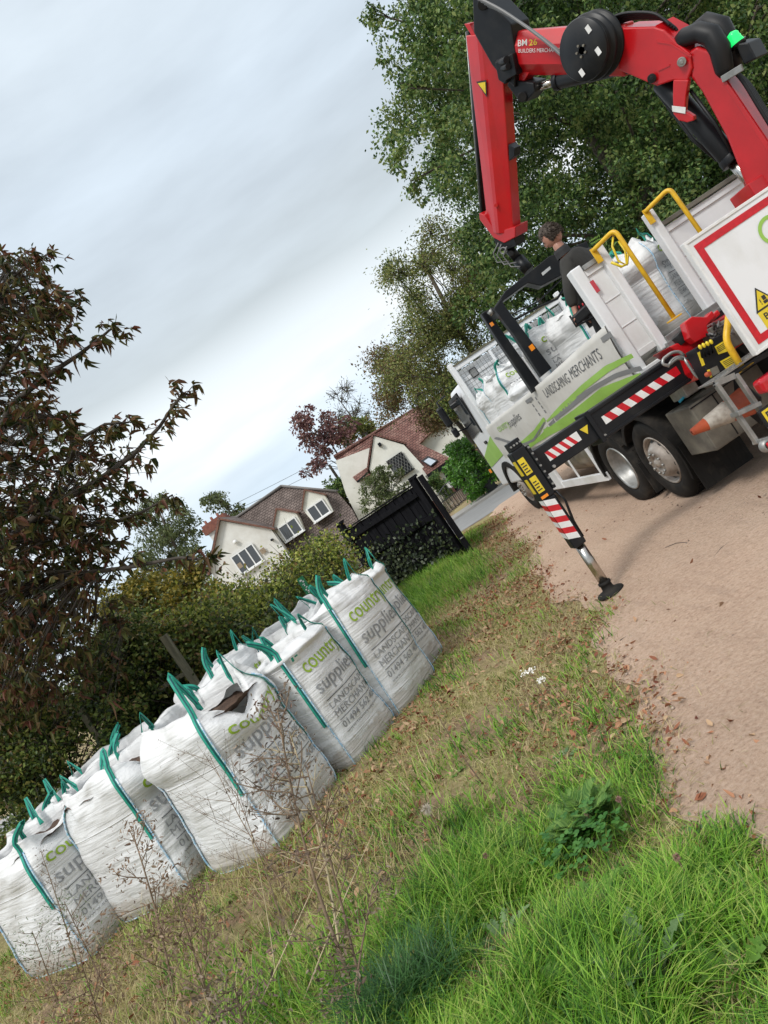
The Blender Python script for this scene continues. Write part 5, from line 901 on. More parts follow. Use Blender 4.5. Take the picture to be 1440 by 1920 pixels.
# second house
h2 = empty('red_roofed_house', (3, 46, Hf(3, 46)), 'cream rendered house with a red tiled roof, lattice window and black timber porch', 'house')
G = [(700, 816), (760, 832), (798, 888), (860, 985), (770, 1010), (690, 882)]
A_, Re, Le = at(700, 816, 44), at(760, 832, 44), at(690, 882, 44); wl_, wr_ = Le.x+.1, Re.x-.1
mb = MB(); mb.prism([(wl_, 44.1, -1.1), (wr_+.55, 44.1, -1.1), (wr_+.4, 44.1, .9), (wr_, 44.1, Re.z), (A_.x, 44.1, A_.z-.05), (wl_, 44.1, Le.z)], (0, 4.2, 0)); mb.build('gable_wall', m_cream, h2)
for q in (Re, Le): mb = MB(); ex = (q-A_)*.05; mb.prism([A_, q+ex, q+ex+Vector((0, 0, .14)), A_+Vector((0, 0, .17))], (0, 4, 0)); mb.build('gable_roof', m_tr, h2)
slope([(626, 857), (700, 813), (762, 776), (850, 725), (866, 770), (812, 806), (784, 834), (760, 840), (742, 870), (690, 892), (669, 903)], (44.8, 2.4), (48, at(700, 813, 48).z), 'roof', m_tr, h2)
mb = MB(); mb.tube([at(626, 856, 47.9), at(850, 724, 47.9)], .09, 8); mb.build('ridge_tiles', m_tr, h2)
hslab([(629, 864), (705, 835), (760, 960), (680, 990), (648, 925)], 46.3, 3.2).build('side_wall', m_cream, h2)
slope([(784, 831), (845, 859), (800, 890), (759, 833)], (43.4, 1.2), (46.2, 3.9), 'lean_to_roof', m_tr, h2, mirror=False)
mb = hslab([(812, 805), (866, 765), (885, 830), (900, 900), (870, 905), (845, 861), (786, 833)], 46.4, 3); mb.build('wing_wall', m_cream, h2)
mb = MB(); mb.bar(at(670, 904, 44.2), at(690, 886, 44.2), .12, .12); mb.build('gutter', m_black, h2)
sk = [(790, 865), (803, 856), (822, 864), (808, 876)]; n_ = Vector((0, -2.7, 2.8)).normalized(); p0 = Vector((0, 43.4, 1.32)); mb = MB(); mb.prism([isect(a, b, p0, n_) for a, b in sk], n_*.06); s_ = mb.build('skylight', m_black, h2); c = (806, 865.3); mb = MB(); mb.prism([isect(c[0]+(a-c[0])*.72, c[1]+(b-c[1])*.72, p0+n_*.065, n_) for a, b in sk], n_*.01); mb.build('pane', mat('sky_glass', (.35, .4, .45), .05, .6), s_)
o, c, wx_, hz = window(h2, ((722, 867), (751, 847), (775, 877), (748, 898)), 44.0, 3, .06, m_glass, m_black, True)
mb = MB(); 
for k in range(-9, 12):
    for sgn in (-1, 1):
        x0 = k*.19; a = Vector((c.x+x0, 43.93, c.z-hz)); b = Vector((c.x+x0+sgn*hz*1.1, 43.93, c.z+hz))
        t0, t1 = 0, 1; dx = b.x-a.x; 
        lo_, hi_ = (c.x-wx_-a.x)/dx, (c.x+wx_-a.x)/dx; lo_, hi_ = min(lo_, hi_), max(lo_, hi_); t0, t1 = max(0, lo_), min(1, hi_)
        if t1 > t0+.02: mb.tube([a.lerp(b, t0), a.lerp(b, t1)], .012, 4, False)
mb.build('lattice', m_steel, o); mb = MB(); p = at(712, 834, 44); mb.box((p.x-.09, 43.85, p.z-.1), (p.x+.09, 44.1, p.z+.12)); mb.build('alarm_box', m_black, h2)
mb = hslab([(800, 891), (847, 861), (852, 867), (806, 898)], 42.6, 2); mb.build('porch_fascia', m_black, h2)
mb = hslab([(826, 882), (848, 868), (898, 918), (866, 950), (850, 920)], 43.6, .2); po = mb.build('porch_wall', m_black, h2); mb = hslab([(838, 884), (850, 876), (866, 897), (853, 905)], 43.52, .06); mb.build('porch_glass', m_glass, h2)
for q in ([(820, 884), (826, 880), (850, 914), (845, 920)], [(788, 903), (793, 899), (826, 944), (821, 948)], [(855, 872), (860, 868), (880, 893), (874, 897)]): hslab(q, 43.2, .15).build('porch_post', m_upvc, h2)
hslab([(840, 920), (849, 913), (862, 930), (852, 938)], 43.0, .4).build('brick_plinth', m_brick, h2)
# gate, bins, pole, lines
g0, g1_ = gp(838, 967), gp(902, 913); gate = empty('metal_gate', (g0+g1_)/2, 'low black metal picket gate with pickets tinted pale as if sunlit in front of the red roofed house', 'gate'); d = g1_-g0
m_pick = mat('picket_sunlit', (.38, .31, .27), .7)  # pinkish pale tint: sunlight on the pickets put into their colour
for k in range(24): p = g0+d*(k/23); mb = MB(); mb.box((p.x-.035, p.y-.02, p.z), (p.x+.035, p.y+.02, p.z+.62)); mb.build('picket', m_pick, gate)
mb = MB(); [mb.bar(g0+Vector((0, .03, z)), g1_+Vector((0, .03, z)), .05, .05) for z in (.06, .66)]; mb.tube([g0+d*(k/12)+Vector((0, 0, 1.0+.35*math.sin(math.pi*k/12))) for k in range(13)], .03, 6); mb.build('gate_rail', m_blackmetal, gate)
mb = MB(); [mb.tube([g0+d*(k/12), g0+d*(k/12)+Vector((0, .02, 1.0+.35*math.sin(math.pi*k/12)))], .016, 5) for k in range(13)]; mb.build('bars', m_blackmetal, gate)
mb = MB(); [mb.box((p.x-.1, p.y-.1, p.z-.1), (p.x+.1, p.y+.1, p.z+1.0)) for p in (g0-d*.03, g1_+d*.03)]; mb.build('gate_post', m_brick, gate)
def wbin(px_, py_, lab, rz, z=None):
    p = gp(px_, py_); b = empty('wheelie_bin', p, lab, 'wheelie bin', None, rz); Mz = Matrix.Translation(p) @ Matrix.Rotation(rz, 4, 'Z'); q = lambda x, y, z: Mz @ Vector((x, y, z))
    mb = MB(); vs = [q(x*s_, y*s_*1.15+(.03 if z > .5 else 0), z) for z, s_ in ((.06, .235), (.95, .30), (.97, .32), (1.0, .32)) for x, y in ((-1, -1), (1, -1), (1, 1), (-1, 1))]; mb.add(vs, [(i*4+k, i*4+(k+1) % 4, (i+1)*4+(k+1) % 4, (i+1)*4+k) for i in range(3) for k in range(4)]+[(0, 1, 2, 3), (12, 13, 14, 15)]); mb.build('bin_body', m_bin, b, .02)
    mb = MB(); vs = [q(x*.33, y*.36, z+(.05 if y > 0 else 0)) for z in (1.005, 1.05) for x, y in ((-1, -1), (1, -1), (1, 1), (-1, 1))]; mb.add(vs, [(0, 1, 2, 3), (4, 5, 6, 7)]+[(k, (k+1) % 4, (k+1) % 4+4, k+4) for k in range(4)]); mb.tube([q(-.25, .42, 1.02), q(.25, .42, 1.02)], .02, 8); mb.build('lid', m_bin, b, .015)
    for x in (-.27, .27): mb = MB(); mb.cyl(q(x-.02, .24, .10), q(x+.02, .24, .10), .10, 16); mb.build('wheel', m_rubber, b)
    mb = MB(); mb.add([q(-.10, -.322, .60), q(.0, -.322, .60), q(.0, -.327, .64), q(-.10, -.327, .64)], [(0, 1, 2, 3)]); mb.add([q(-.10, -.328, .66), q(.0, -.328, .66), q(.0, -.333, .70), q(-.10, -.333, .70)], [(0, 1, 2, 3)]); mb.build('printed_label', m_whiter, b)
wbin(926, 922, 'dark grey wheelie bin with small white print standing at the roadside', R(-8)); wbin(893, 925, 'second dark wheelie bin standing half behind the printed one', R(10))
pp = empty('telegraph_pole', (at(620, 880, 52).x+.6, 52, -1), 'dark leaning wooden pole beside the cream house', 'pole'); mb = MB(); mb.tube([at(680, 965, 52), at(617, 872, 52)], [.13, .10], 10); mb.build('pole_shaft', m_bark, pp)
for k, (a, b_) in enumerate((((840, 712), (430, 950)), ((846, 735), (430, 962)))):
    mb = MB(); p, q = at(*a, 46), at(*b_, 50); mb.tube([p.lerp(q, t_/20)-Vector((0, 0, .35*math.sin(math.pi*t_/20))) for t_ in range(21)], .012, 4); o = mb.build('overhead_wire', m_black); tag(o, ['upper thin overhead wire crossing the sky above the brown roof', 'lower thin overhead wire crossing the sky above the brown roof'][k], 'wire', 'overhead wires')
# ---------------------------------------------------------------- black timber fence
F0, F1 = Vector((.72, 13.6, 0)), Vector((-.85, 14.9, 0)); fen = empty('timber_fence', F0, 'black stained feather board fence panel with ivy creeping up its face', 'fence'); fd = F1-F0
mb = MB(); n = 17
for k in range(n):
    a, b = F0+fd*(k/n), F0+fd*((k+.96)/n); z = Hf(a.x, a.y); mb.bar(a.lerp(b, .5)+Vector((0, 0, z-.05)), a.lerp(b, .5)+Vector((0, 0, 1.60+.012*rnd.random())), .02+.02*(k % 2), (b-a).length*(1 if k % 2 else .9), fd)
mb.build('boards', m_fence, fen); nf = Vector((fd.y, -fd.x, 0)).normalized(); nf = nf if nf.y < 0 else -nf
mb = MB(); [mb.bar(F0+nf*.05+Vector((0, 0, z)), F1+nf*.05+Vector((0, 0, z)), .07, .09) for z in (.35, .95, 1.45)]; mb.build('arris_rail', m_fence, fen); mb = MB(); mb.bar(F0+Vector((0, 0, 1.63)), F1+Vector((0, 0, 1.63)), .10, .03); mb.build('capping', m_fence, fen)
for q, hgt_ in ((F0+Vector((.06, -.03, 0)), 1.72), (F1, 1.78)): mb = MB(); mb.bar(q+nf*.03, q+nf*.03+Vector((0, 0, hgt_)), .12, .12, fd); mb.box((q.x-.09, q.y-.1, hgt_), (q.x+.09, q.y+.08, hgt_+.05)); mb.build('fence_post', m_fence, fen, .005)
f2_ = empty('timber_gate', (.9, 14, 0), 'black stained boarded gate seen edge on at the end of the fence', 'gate'); mb = MB()
for k in range(10): a = Vector((.92, 13.55, 0)).lerp(Vector((1.02, 15.2, 0)), k/10); mb.box((a.x-.02, a.y, -.02), (a.x+.012, a.y+.155, 1.62)); 
mb.build('boards', m_fence, f2_); mb = MB(); [mb.bar((.885, 13.55, z), (.985, 15.2, z), .05, .10) for z in (.3, 1.0, 1.5)]; mb.bar((.90, 13.62, .3), (.98, 15.1, 1.45), .04, .09); mb.build('gate_rail', m_fence, f2_); mb = MB(); mb.bar((.90, 13.48, -.05), (.90, 13.48, 1.70), .11, .11, (1, 0, 0)); mb.build('gate_post', m_fence, f2_, .004); mb = MB(); mb.cyl((.86, 13.42, .35), (.94, 13.42, .35), .012, 8); mb.build('bolt', m_steel, f2_)
# weathered rail fence behind the bags
rf = empty('rail_fence', (-3.2, 8.6, Hf(-3, 8.6)), 'weathered wooden post and rail fence in the undergrowth behind the bags', 'fence')
for a, b, w_ in (((306, 1192), (378, 1300), .085), ((150, 1330), (200, 1395), .07)): p = at(*a, 8.6); mb = MB(); mb.bar((p.x, 8.6, Hf(p.x, 8.6)-.05), p, w_, w_, (1, 0, 0)); mb.build('fence_post', m_wood, rf, .008)
for a, b in (((250, 1322), (348, 1262)),): mb = MB(); mb.bar(at(*a, 8.9), at(*b, 8.7), .03, .05); mb.build('rail', m_wood, rf, .004)
# ---------------------------------------------------------------- trees and shrubs
def inpoly(x, y, poly):
    c = False; j = len(poly)-1
    for i in range(len(poly)):
        xi, yi = poly[i]; xj, yj = poly[j]
        if (yi > y) != (yj > y) and x < (xj-xi)*(y-yi)/(yj-yi)+xi: c = not c
        j = i
    return c
def polyblobs(poly, n, Y0, Y1, r0, r1):
    xs_ = [p[0] for p in poly]; ys_ = [p[1] for p in poly]; out = []
    while len(out) < n:
        x, y = rnd.uniform(min(xs_), max(xs_)), rnd.uniform(min(ys_), max(ys_))
        if inpoly(x, y, poly): Y = rnd.uniform(Y0, Y1); out.append((at(x, y, Y), rnd.uniform(r0, r1)*Y/1400))
    return out
def foliage(name, par, blobs, n, L, W, m, sub=9, spread=.22, droop=.3, fold=.2, up=.6, kind=quadleaves):
    w_ = np.array([b[1]**2 for b in blobs]); cnt = np.maximum(1, (n*w_/w_.sum()).astype(int)); Ps, Ds = [], []
    for (c, r), k in zip(blobs, cnt):
        ns_ = max(3, int(sub)); dd = rdir(ns_); cs = np.array(c)+dd*r*(.45+.55*rs.rand(ns_, 1)**.6)*np.array([1, 1, .85]); id_ = rs.randint(0, ns_, k); g = rs.normal(size=(k, 3))*r*spread*(.6+.8*rs.rand(ns_, 1)[id_]); g[:, 2] *= .7
        Ps.append(cs[id_]+g); Ds.append(dd[id_]*.7+rdir(k)*.9+np.array([0, 0, -droop]))
    P_ = np.concatenate(Ps); D = np.concatenate(Ds); k = len(P_); sz = L*(.65+.7*rs.rand(k)); V, F = kind(P_, D, rdir(k, up), sz, sz*(W/L)*(.8+.4*rs.rand(k)), fold); return npmesh(name, V, F, m, par)
def limbs(par, trunk, blobs, r0, m=m_bark, every=1, r1=.02, twigs=2, name='branch', tr=None, tw=1.0):
    mb = MB(); mb.tube(trunk, [r0*(1-.75*i/(len(trunk)-1)) for i in range(len(trunk))], 10); mb.build('trunk', m, par); mb = MB(); tp = [Vector(p) for p in trunk]
    for i, (c, r) in enumerate(blobs):
        if i % every: continue
        zt = [p for p in tp[1:]]; s_ = min(zt, key=lambda p: (p-c).length+max(0, p.z-c.z+.5)*1.5); mid = s_.lerp(c, .5)+Vector((rnd.uniform(-.1, .1), rnd.uniform(-.1, .1), rnd.uniform(.0, .15)))*(c-s_).length
        br = max(r1*1.3, r0*.28*min(1, r)); mb.tube([s_, mid, c], [br, br*.6, r1], 6)
        for _ in range(twigs): e = c+Vector(rdir(1)[0])*r*tw*(1 if tw < 1.5 else rnd.uniform(.4, 1)); mb.tube([c.lerp(mid, .3*rnd.random()), c.lerp(e, .55)+Vector((0, 0, .05)), e], [r1, r1*.7, r1*.3], 4)
    if mb.v: mb.build(name, m, par)
def tree(name, label, cat, trunk, poly, nb, Y0, Y1, r0, r1, n, L, W, m, tr, bark=m_bark, every=2, twigr=.02, group=None, extra=None, **kw):
    b = polyblobs(poly, nb, Y0, Y1, r0, r1)+(extra or []); root = empty(name, trunk[0], label, cat, group); limbs(root, trunk, b, tr, bark, every, twigr, kw.pop('twigs', 2), tw=kw.pop('tw', 1.0)); foliage('foliage' if name != 'x' else name, root, b, n, L, W, m, **kw); return root
l_oak = leafmat('oak_leaves', [(.016, .040, .010), (.036, .082, .020), (.075, .145, .034), (.14, .225, .055), (.24, .29, .09)], .32, .5, .35, .38)
l_olive = leafmat('olive_leaves', [(.05, .075, .018), (.11, .15, .035), (.20, .24, .06), (.30, .31, .10), (.18, .12, .05)], .3, .55, .5, .25)
l_copper = leafmat('copper_leaves', [(.09, .035, .04), (.17, .08, .08), (.25, .14, .11)], .25, .55, .8, .2)
l_birch = leafmat('birch_leaves', [(.05, .075, .025), (.10, .13, .045), (.17, .20, .08)], .3, .55, .8, .2)
l_hedge = leafmat('hedge_leaves', [(.035, .06, .014), (.10, .14, .027), (.23, .29, .045), (.40, .42, .08), (.20, .11, .05)], .3, .5, 1.1, .4)
l_dark = leafmat('bramble_leaves', [(.018, .034, .010), (.05, .085, .020), (.11, .16, .034), (.21, .25, .05), (.20, .12, .05)], .25, .5, 1.2, .35)
l_yel = leafmat('yellowing_leaves', [(.04, .05, .012), (.11, .12, .02), (.24, .20, .03), (.34, .24, .04)], .3, .55, 1.0, .25)
l_laurel = leafmat('laurel_leaves', [(.03, .10, .012), (.07, .20, .02), (.14, .32, .035)], .3, .3, 1.5, .2, .6)
l_ivy = leafmat('ivy_leaves', [(.008, .014, .008), (.018, .03, .014), (.04, .055, .025), (.09, .11, .05)], .1, .45, 1.5, .2)
oakpoly = [(715, -20), (740, 70), (750, 150), (775, 185), (745, 235), (748, 300), (790, 360), (860, 430), (960, 500), (1100, 520), (1500, 520), (1560, -200), (760, -200), (700, -140)]
ob_ = [(at(a, b, rnd.uniform(15.5, 17)), r*16/1400) for a, b, r in ((700, 25, 26), (712, 60, 20), (725, 105, 18), (740, 130, 20), (765, 165, 18), (752, 225, 20), (738, 275, 24), (745, 305, 20), (770, 340, 22), (790, 365, 18), (830, 240, 24), (1400, 60, 26), (1340, 40, 30))]
bk = []
while len(bk) < 70:
    x, y = rnd.uniform(800, 1560), rnd.uniform(-160, 560)
    if inpoly(x, y, [(820, -200), (840, 330), (950, 480), (1100, 540), (1560, 540), (1560, -200)]): bk.append((at(x, y, rnd.uniform(21, 24)), 75*22/1400))
while len(bk) < 115:
    x, y = rnd.uniform(790, 1560), rnd.uniform(-160, 500)
    if inpoly(x, y, [(800, -200), (810, 300), (900, 400), (1100, 500), (1560, 500), (1560, -200)]): bk.append((at(x, y, rnd.uniform(13.2, 15.2)), rnd.uniform(30, 55)*14/1400))
bk += [(at(a, b, Y), 52*Y/1400) for a, b, Y in ((1130, 190, 16), (1095, 235, 15.5), (1180, 260, 15.5), (1250, 330, 15), (1200, 400, 14.6), (1290, 420, 14.6), (1150, 330, 15.2), (1060, 330, 16), (1230, 230, 15.4), (1300, 300, 14.8), (1340, 250, 15.5), (1150, 440, 15), (1010, 220, 16))]
ob_ += bk
oak = tree('oak_tree', 'huge dark green oak overhanging the loaded truck', 'tree', [(9.5, 18, -.3), (9.4, 18, 3), (9.2, 17.8, 6), (8.6, 17.6, 9), (8.8, 17.6, 12)], oakpoly, 200, 15, 20.5, 28, 58, 480000, .088, .056, l_oak, .45, every=4, extra=ob_, sub=14, spread=.24)
tree('oak_tree', 'dark green tree filling the hedgerow behind the truck cab and headboard', 'tree', [(7.2, 22, -.5), (7.3, 22, 3), (7.4, 22, 6)], [(880, 440), (1080, 480), (1440, 400), (1500, 640), (1100, 720), (960, 690), (870, 560)], 60, 19, 24, 26, 50, 45000, .13, .075, l_oak, .25, every=3)
ash = tree('willow_tree', 'airy olive green willow with bare twigs standing behind the headboard', 'tree', [(6.0, 27, -.6), (5.8, 27, 2.5), (5.9, 27, 5), (6.2, 27, 8)], [(722, 500), (790, 480), (800, 410), (880, 430), (980, 520), (960, 600), (880, 700), (860, 760), (800, 780), (725, 740), (700, 660), (735, 600)], 95, 24, 29, 14, 30, 38000, .10, .045, l_olive, .22, m_twig, every=1, twigr=.016, sub=12, spread=.52, twigs=9)
tree('hawthorn_tree', 'brown and olive thinning tree drooping over the right end of the red roof', 'tree', [(4.9, 30, -.7), (4.6, 30, 1.2), (4.4, 30, 3), (4.2, 30, 5)], [(700, 660), (770, 650), (860, 690), (880, 760), (850, 800), (800, 800), (760, 770), (720, 780), (705, 720)], 40, 28, 31, 12, 24, 15000, .11, .055, leafmat('rusty_leaves', [(.07, .06, .02), (.14, .09, .03), (.19, .11, .05), (.11, .13, .04)], .25, .6, .6, .2), .16, m_twig, every=1, twigr=.016, sub=12, spread=.5, twigs=8)
tree('hawthorn_tree', 'dark twiggy thorn tree close behind the truck cab mirror', 'tree', [(5.4, 24, -.6), (5.3, 24, 1.5), (5.2, 24, 3)], [(830, 700), (900, 690), (930, 760), (925, 830), (880, 820), (845, 780)], 22, 22, 25, 16, 26, 12000, .11, .05, l_dark, .12, m_twig, every=1, twigr=.014, twigs=5)
tree('copper_tree', 'purple leaved tree rising between the two house roofs', 'tree', [at(690, 940, 52), at(650, 880, 52), at(620, 830, 52)], [(552, 788), (590, 765), (640, 770), (690, 790), (680, 830), (640, 850), (610, 850), (590, 905), (568, 900), (580, 850)], 34, 50, 54, 10, 18, 3000, .24, .16, l_copper, .16, m_twig, every=1, twigr=.025, sub=9, spread=.3, twigs=4)
tree('bare_birch', 'nearly bare grey birch rising behind the purple leaved tree', 'tree', [at(720, 900, 56), at(690, 830, 56), at(665, 790, 56), at(640, 755, 56)], [(610, 730), (650, 718), (680, 760), (730, 830), (690, 850), (640, 800), (612, 765)], 34, 55, 58, 14, 22, 500, .16, .08, l_birch, .14, m_twig, every=1, twigr=.022, twigs=12)
tree('small_tree', 'small dark round tree showing over the red ridge', 'tree', [at(710, 850, 54), at(690, 815, 54)], [(640, 795), (700, 780), (720, 800), (690, 830), (650, 830)], 14, 53, 56, 12, 16, 3500, .24, .14, l_olive, .14, m_twig)
tree('shrub', 'dark green shrub between the brown roof and the cream wall', 'shrub', [at(640, 950, 48), at(635, 920, 48)], [(600, 905), (630, 895), (655, 935), (650, 960), (610, 925)], 10, 47, 49, 12, 16, 3500, .18, .10, l_oak, .1, m_twig)
tree('silver_birch', 'wispy pale green birch standing left of the brick chimney', 'tree', [at(400, 1150, 50), at(350, 1060, 50), at(315, 1000, 50), at(295, 950, 50)], [(265, 935), (300, 920), (345, 960), (385, 1010), (400, 1090), (330, 1110), (270, 1060), (245, 990)], 46, 48, 53, 13, 22, 12000, .20, .09, l_birch, .16, m_twig, every=1, twigr=.02, droop=1.0, spread=.28, twigs=6)
tree('silver_birch', 'thin birch top showing over the brick chimney', 'tree', [at(470, 1010, 60), at(420, 945, 60)], [(380, 930), (410, 925), (430, 950), (460, 935), (475, 965), (430, 975), (385, 955)], 16, 58, 62, 9, 14, 1800, .22, .12, l_birch, .14, m_twig, every=1, twigr=.02, twigs=6)
tree('yellowing_tree', 'yellowing bushy tree behind the dead chestnut branch tips', 'tree', [(-5.4, 15, 0), (-5.3, 15, 1), (-5.2, 15, 2)], [(195, 1125), (260, 1085), (330, 1075), (390, 1100), (410, 1130), (380, 1170), (280, 1200), (200, 1200)], 34, 13, 16, 24, 40, 20000, .075, .05, l_yel, .10, m_twig, every=1, twigr=.012)
for poly, n, nl, Ya, Yb, m_, lab in (([(400, 1150), (470, 1115), (540, 1075), (580, 1140), (500, 1190), (430, 1200)], 26, 20000, 11, 12.5, l_hedge, 'yellow green leafy bush below the brown roofed house'),
    ([(550, 1065), (590, 1035), (625, 1015), (640, 1045), (655, 1090), (620, 1120), (560, 1130)], 26, 20000, 11.5, 13, l_hedge, 'twiggy bush with yellow top leaves beside the black fence'),
    ([(310, 1180), (400, 1140), (480, 1180), (500, 1230), (400, 1270), (330, 1240)], 26, 20000, 9.3, 10.8, l_hedge, 'bramble bush growing round the weathered fence post'),
    ([(300, 1200), (420, 1190), (600, 1110), (650, 1100), (640, 1150), (560, 1210), (400, 1260), (310, 1250)], 22, 17000, 8.9, 10, l_dark, 'dull green bramble close behind the right hand bags'),
    ([(180, 1200), (300, 1180), (380, 1260), (400, 1320), (260, 1370), (180, 1320)], 30, 24000, 8.9, 10.2, l_dark, 'dark ivy covered bush behind the middle bags'),
    ([(-60, 1290), (190, 1250), (260, 1350), (180, 1430), (20, 1500), (-60, 1520)], 36, 28000, 8.2, 9.8, l_dark, 'dark leafy bramble behind the leftmost bags')):
    c0 = at(sum(p[0] for p in poly)/len(poly), sum(p[1] for p in poly)/len(poly), (Ya+Yb)/2); g0_ = Vector((c0.x, c0.y, Hf(c0.x, c0.y)))
    tree('hedge_bush', lab, 'bush', [g0_, g0_.lerp(c0, .6), c0], poly, n, Ya, Yb, 26, 50, nl, .055, .038, m_, .035, m_twig, every=1, twigr=.006, group='bushes in the hedge behind the bags', twigs=20, spread=.50, tw=2.2, sub=7)
# low skirt of growth filling the hedge down to the ground
hb2 = []
for k in range(90): x = rnd.uniform(-9, -1.3); y = 9.6+.0*x+rnd.uniform(-.6, 2.2)+max(0, x+2)*1.1; hb2.append((Vector((x, y, Hf(x, y)+rnd.uniform(.05, .65))), rnd.uniform(.25, .42)))
o = foliage('hedge_undergrowth', None, hb2, 60000, .055, .036, l_dark); tag(o, 'dark undergrowth of bramble and ivy along the foot of the hedge', 'undergrowth', kind='stuff')
tree('laurel_bush', 'bright green laurel bush beside the wheelie bins', 'bush', [(3.4, 32, -.7), (3.4, 32, 0)], [(838, 838), (872, 822), (905, 835), (940, 880), (930, 915), (890, 925), (850, 900)], 46, 30.5, 34, 12, 22, 16000, .13, .07, l_laurel, .05, m_twig)
tree('garden_shrub', 'grey green shrub with pale bare stems in front of the cream house', 'shrub', [at(760, 960, 38), at(735, 930, 38), at(722, 905, 38)], [(690, 905), (715, 868), (740, 880), (760, 900), (765, 945), (700, 955), (672, 935)], 30, 36.5, 39, 10, 18, 7000, .13, .06, l_birch, .07, mat('pale_bark', (.42, .40, .34), .8), every=1, twigr=.03, twigs=3)
tree('conifer_hedge', 'dense dark green conifer hedge beside the porch', 'hedge', [at(840, 955, 41), at(825, 930, 41)], [(803, 896), (816, 888), (852, 935), (838, 958)], 16, 40, 42, 9, 12, 9000, .09, .04, l_oak, .05, m_twig)
# ivy on the fence
n = 2300; a = rs.rand(n)**.8*.95; z = rs.rand(n)**1.7*1.35; k = rs.rand(n) < np.clip(1.1-z/1.5+.4*(a-.3), .05, 1); a, z = a[k], z[k]; n = len(a); P_ = np.array(F0)[None]+np.outer(a*1.1-.08, np.array(fd))+np.outer(.10+.10*rs.rand(n)*(1.4-z), np.array(nf)); P_[:, 2] = z*.85
V, F = quadleaves(P_, rdir(n, -.5), rdir(n)*.5+np.array(nf), .05+.04*rs.rand(n), .045+.035*rs.rand(n), .15); o = npmesh('ivy_leaves', V, F, l_ivy, fen)
tag(foliage('hedgerow_undergrowth', None, [(Vector((rnd.uniform(7.8, 14), y, Hf(9, y)+rnd.uniform(.2, 2.6))), rnd.uniform(.5, 1.0)) for y in np.linspace(9, 24, 90)], 40000, .11, .07, l_dark), 'dark hedgerow undergrowth beneath the oak beyond the truck', 'undergrowth', kind='stuff')
wb = [(Vector((x+rnd.uniform(-2, 2), 95+rnd.uniform(-5, 14), rnd.uniform(-.5, 4.5))), rnd.uniform(1.5, 3)) for x in np.arange(-95, 95, 1.1)]
tag(foliage('distant_woodland', None, wb, 45000, .6, .4, l_olive), 'belt of distant trees along the horizon behind the houses', 'woodland', kind='stuff')
# ---------------------------------------------------------------- bags on the deck
def dbag(x, y, zt, ang, seed, lab, wf, wd, h, loops, **kw): p = T(x, y, 0); return bag((p.x, p.y), ang+TA, wd, wf, h, seed, lab, .62, 1.0, loops, m_bag, GT, zt-h, **kw)
dbag(.80, .16, 2.48, R(-42), 31, 'white bulk bag on the deck seen through the gap between the tailboard posts', .84, .60, 1.0, (0, .12, .10, 0))
dbag(.42, 1.55, 2.42, R(-78), 33, 'printed white bulk bag on the deck just below the hand of the man', .80, .80, .90, (.10, .12, 0, .14))
dbag(.14, 2.45, 2.46, R(-80), 35, 'crumpled printed white bulk bag on the deck right of the fork arms', .82, .80, .94, (.12, 0, .14, .20))
dbag(.10, 3.45, 2.08, R(-84), 37, 'plain white bulk bag standing behind the two fork arms', .95, .85, .62, (0, 0, 0, 0), printed=False)
dbag(.12, 4.45, 2.44, R(-80), 39, 'printed white bulk bag left of the middle post of the truck side', .82, .80, .96, (.10, .20, 0, 0))
dbag(.08, 5.30, 2.32, R(-80), 41, 'printed white bulk bag nearest the headboard and cab', .72, .66, .86, (.24, 0, 0, .12))
dbag(1.15, 4.9, 2.50, R(-83), 43, 'white bulk bag on the far side of the deck against the headboard mesh', .86, .84, 1.02, (.12, 0, 0, 0))
dbag(1.30, 2.4, 2.46, R(-83), 45, 'white bulk bag on the far side of the deck behind the man', .86, .84, 1.0, (0, 0, 0, 0))
# ---------------------------------------------------------------- horse chestnut on the left
l_ch = leafmat('chestnut_leaves', [(.018, .032, .009), (.06, .075, .018), (.10, .055, .025), (.14, .05, .032), (.10, .12, .027), (.20, .12, .06)], .35, .5, .55, .3, .25)
m_ch = mat('chestnut_bark', (.035, .028, .022), .9, c2=(.07, .058, .045), ns=8, bump=.4)
ct = empty('chestnut_tree', (-7.2, 8.6, Hf(-7.2, 8.6)), 'horse chestnut with curled brown autumn leaves reaching in from the left', 'tree')
CH = [[(-260, 1330, 8), (-120, 1180, 7.8), (0, 1110, 7.6), (120, 1075, 7.4), (240, 1062, 7.0), (340, 1050, 6.8), (405, 1055, 6.6)],
      [(-120, 1180, 7.8), (-20, 1040, 7.6), (80, 960, 7.4), (180, 900, 7.2), (250, 855, 7.0), (300, 800, 6.9), (330, 755, 6.8), (345, 735, 6.8)],
      [(-120, 1180, 7.8), (-40, 900, 7.4), (20, 760, 7.2), (90, 700, 7.0), (150, 662, 6.9), (190, 632, 6.9), (215, 612, 6.9)],
      [(-40, 900, 7.4), (-60, 700, 7.3), (-20, 560, 7.2), (50, 500, 7.0), (90, 480, 7.0)],
      [(80, 960, 7.4), (150, 985, 7.3), (220, 975, 7.1), (270, 960, 7.0), (325, 930, 6.9)],
      [(-20, 1040, 7.6), (60, 1010, 7.4), (130, 1010, 7.3), (200, 1020, 7.2)], [(-20, 560, 7.2), (30, 590, 7.1), (90, 600, 7.0), (140, 570, 7.0)],
      [(120, 880, 7.2), (150, 830, 7.0), (200, 800, 7.0), (240, 790, 7.0)], [(0, 1110, 7.6), (100, 1150, 7.8), (180, 1160, 8.0), (230, 1170, 8)], [(-150, 1300, 7.9), (-40, 1280, 8.0), (60, 1290, 8.2), (150, 1265, 8.3)], [(20, 760, 7.2), (70, 780, 7.1), (120, 790, 7)], [(-60, 780, 7.3), (10, 680, 7.1), (50, 620, 7.0), (80, 560, 7.0)]]
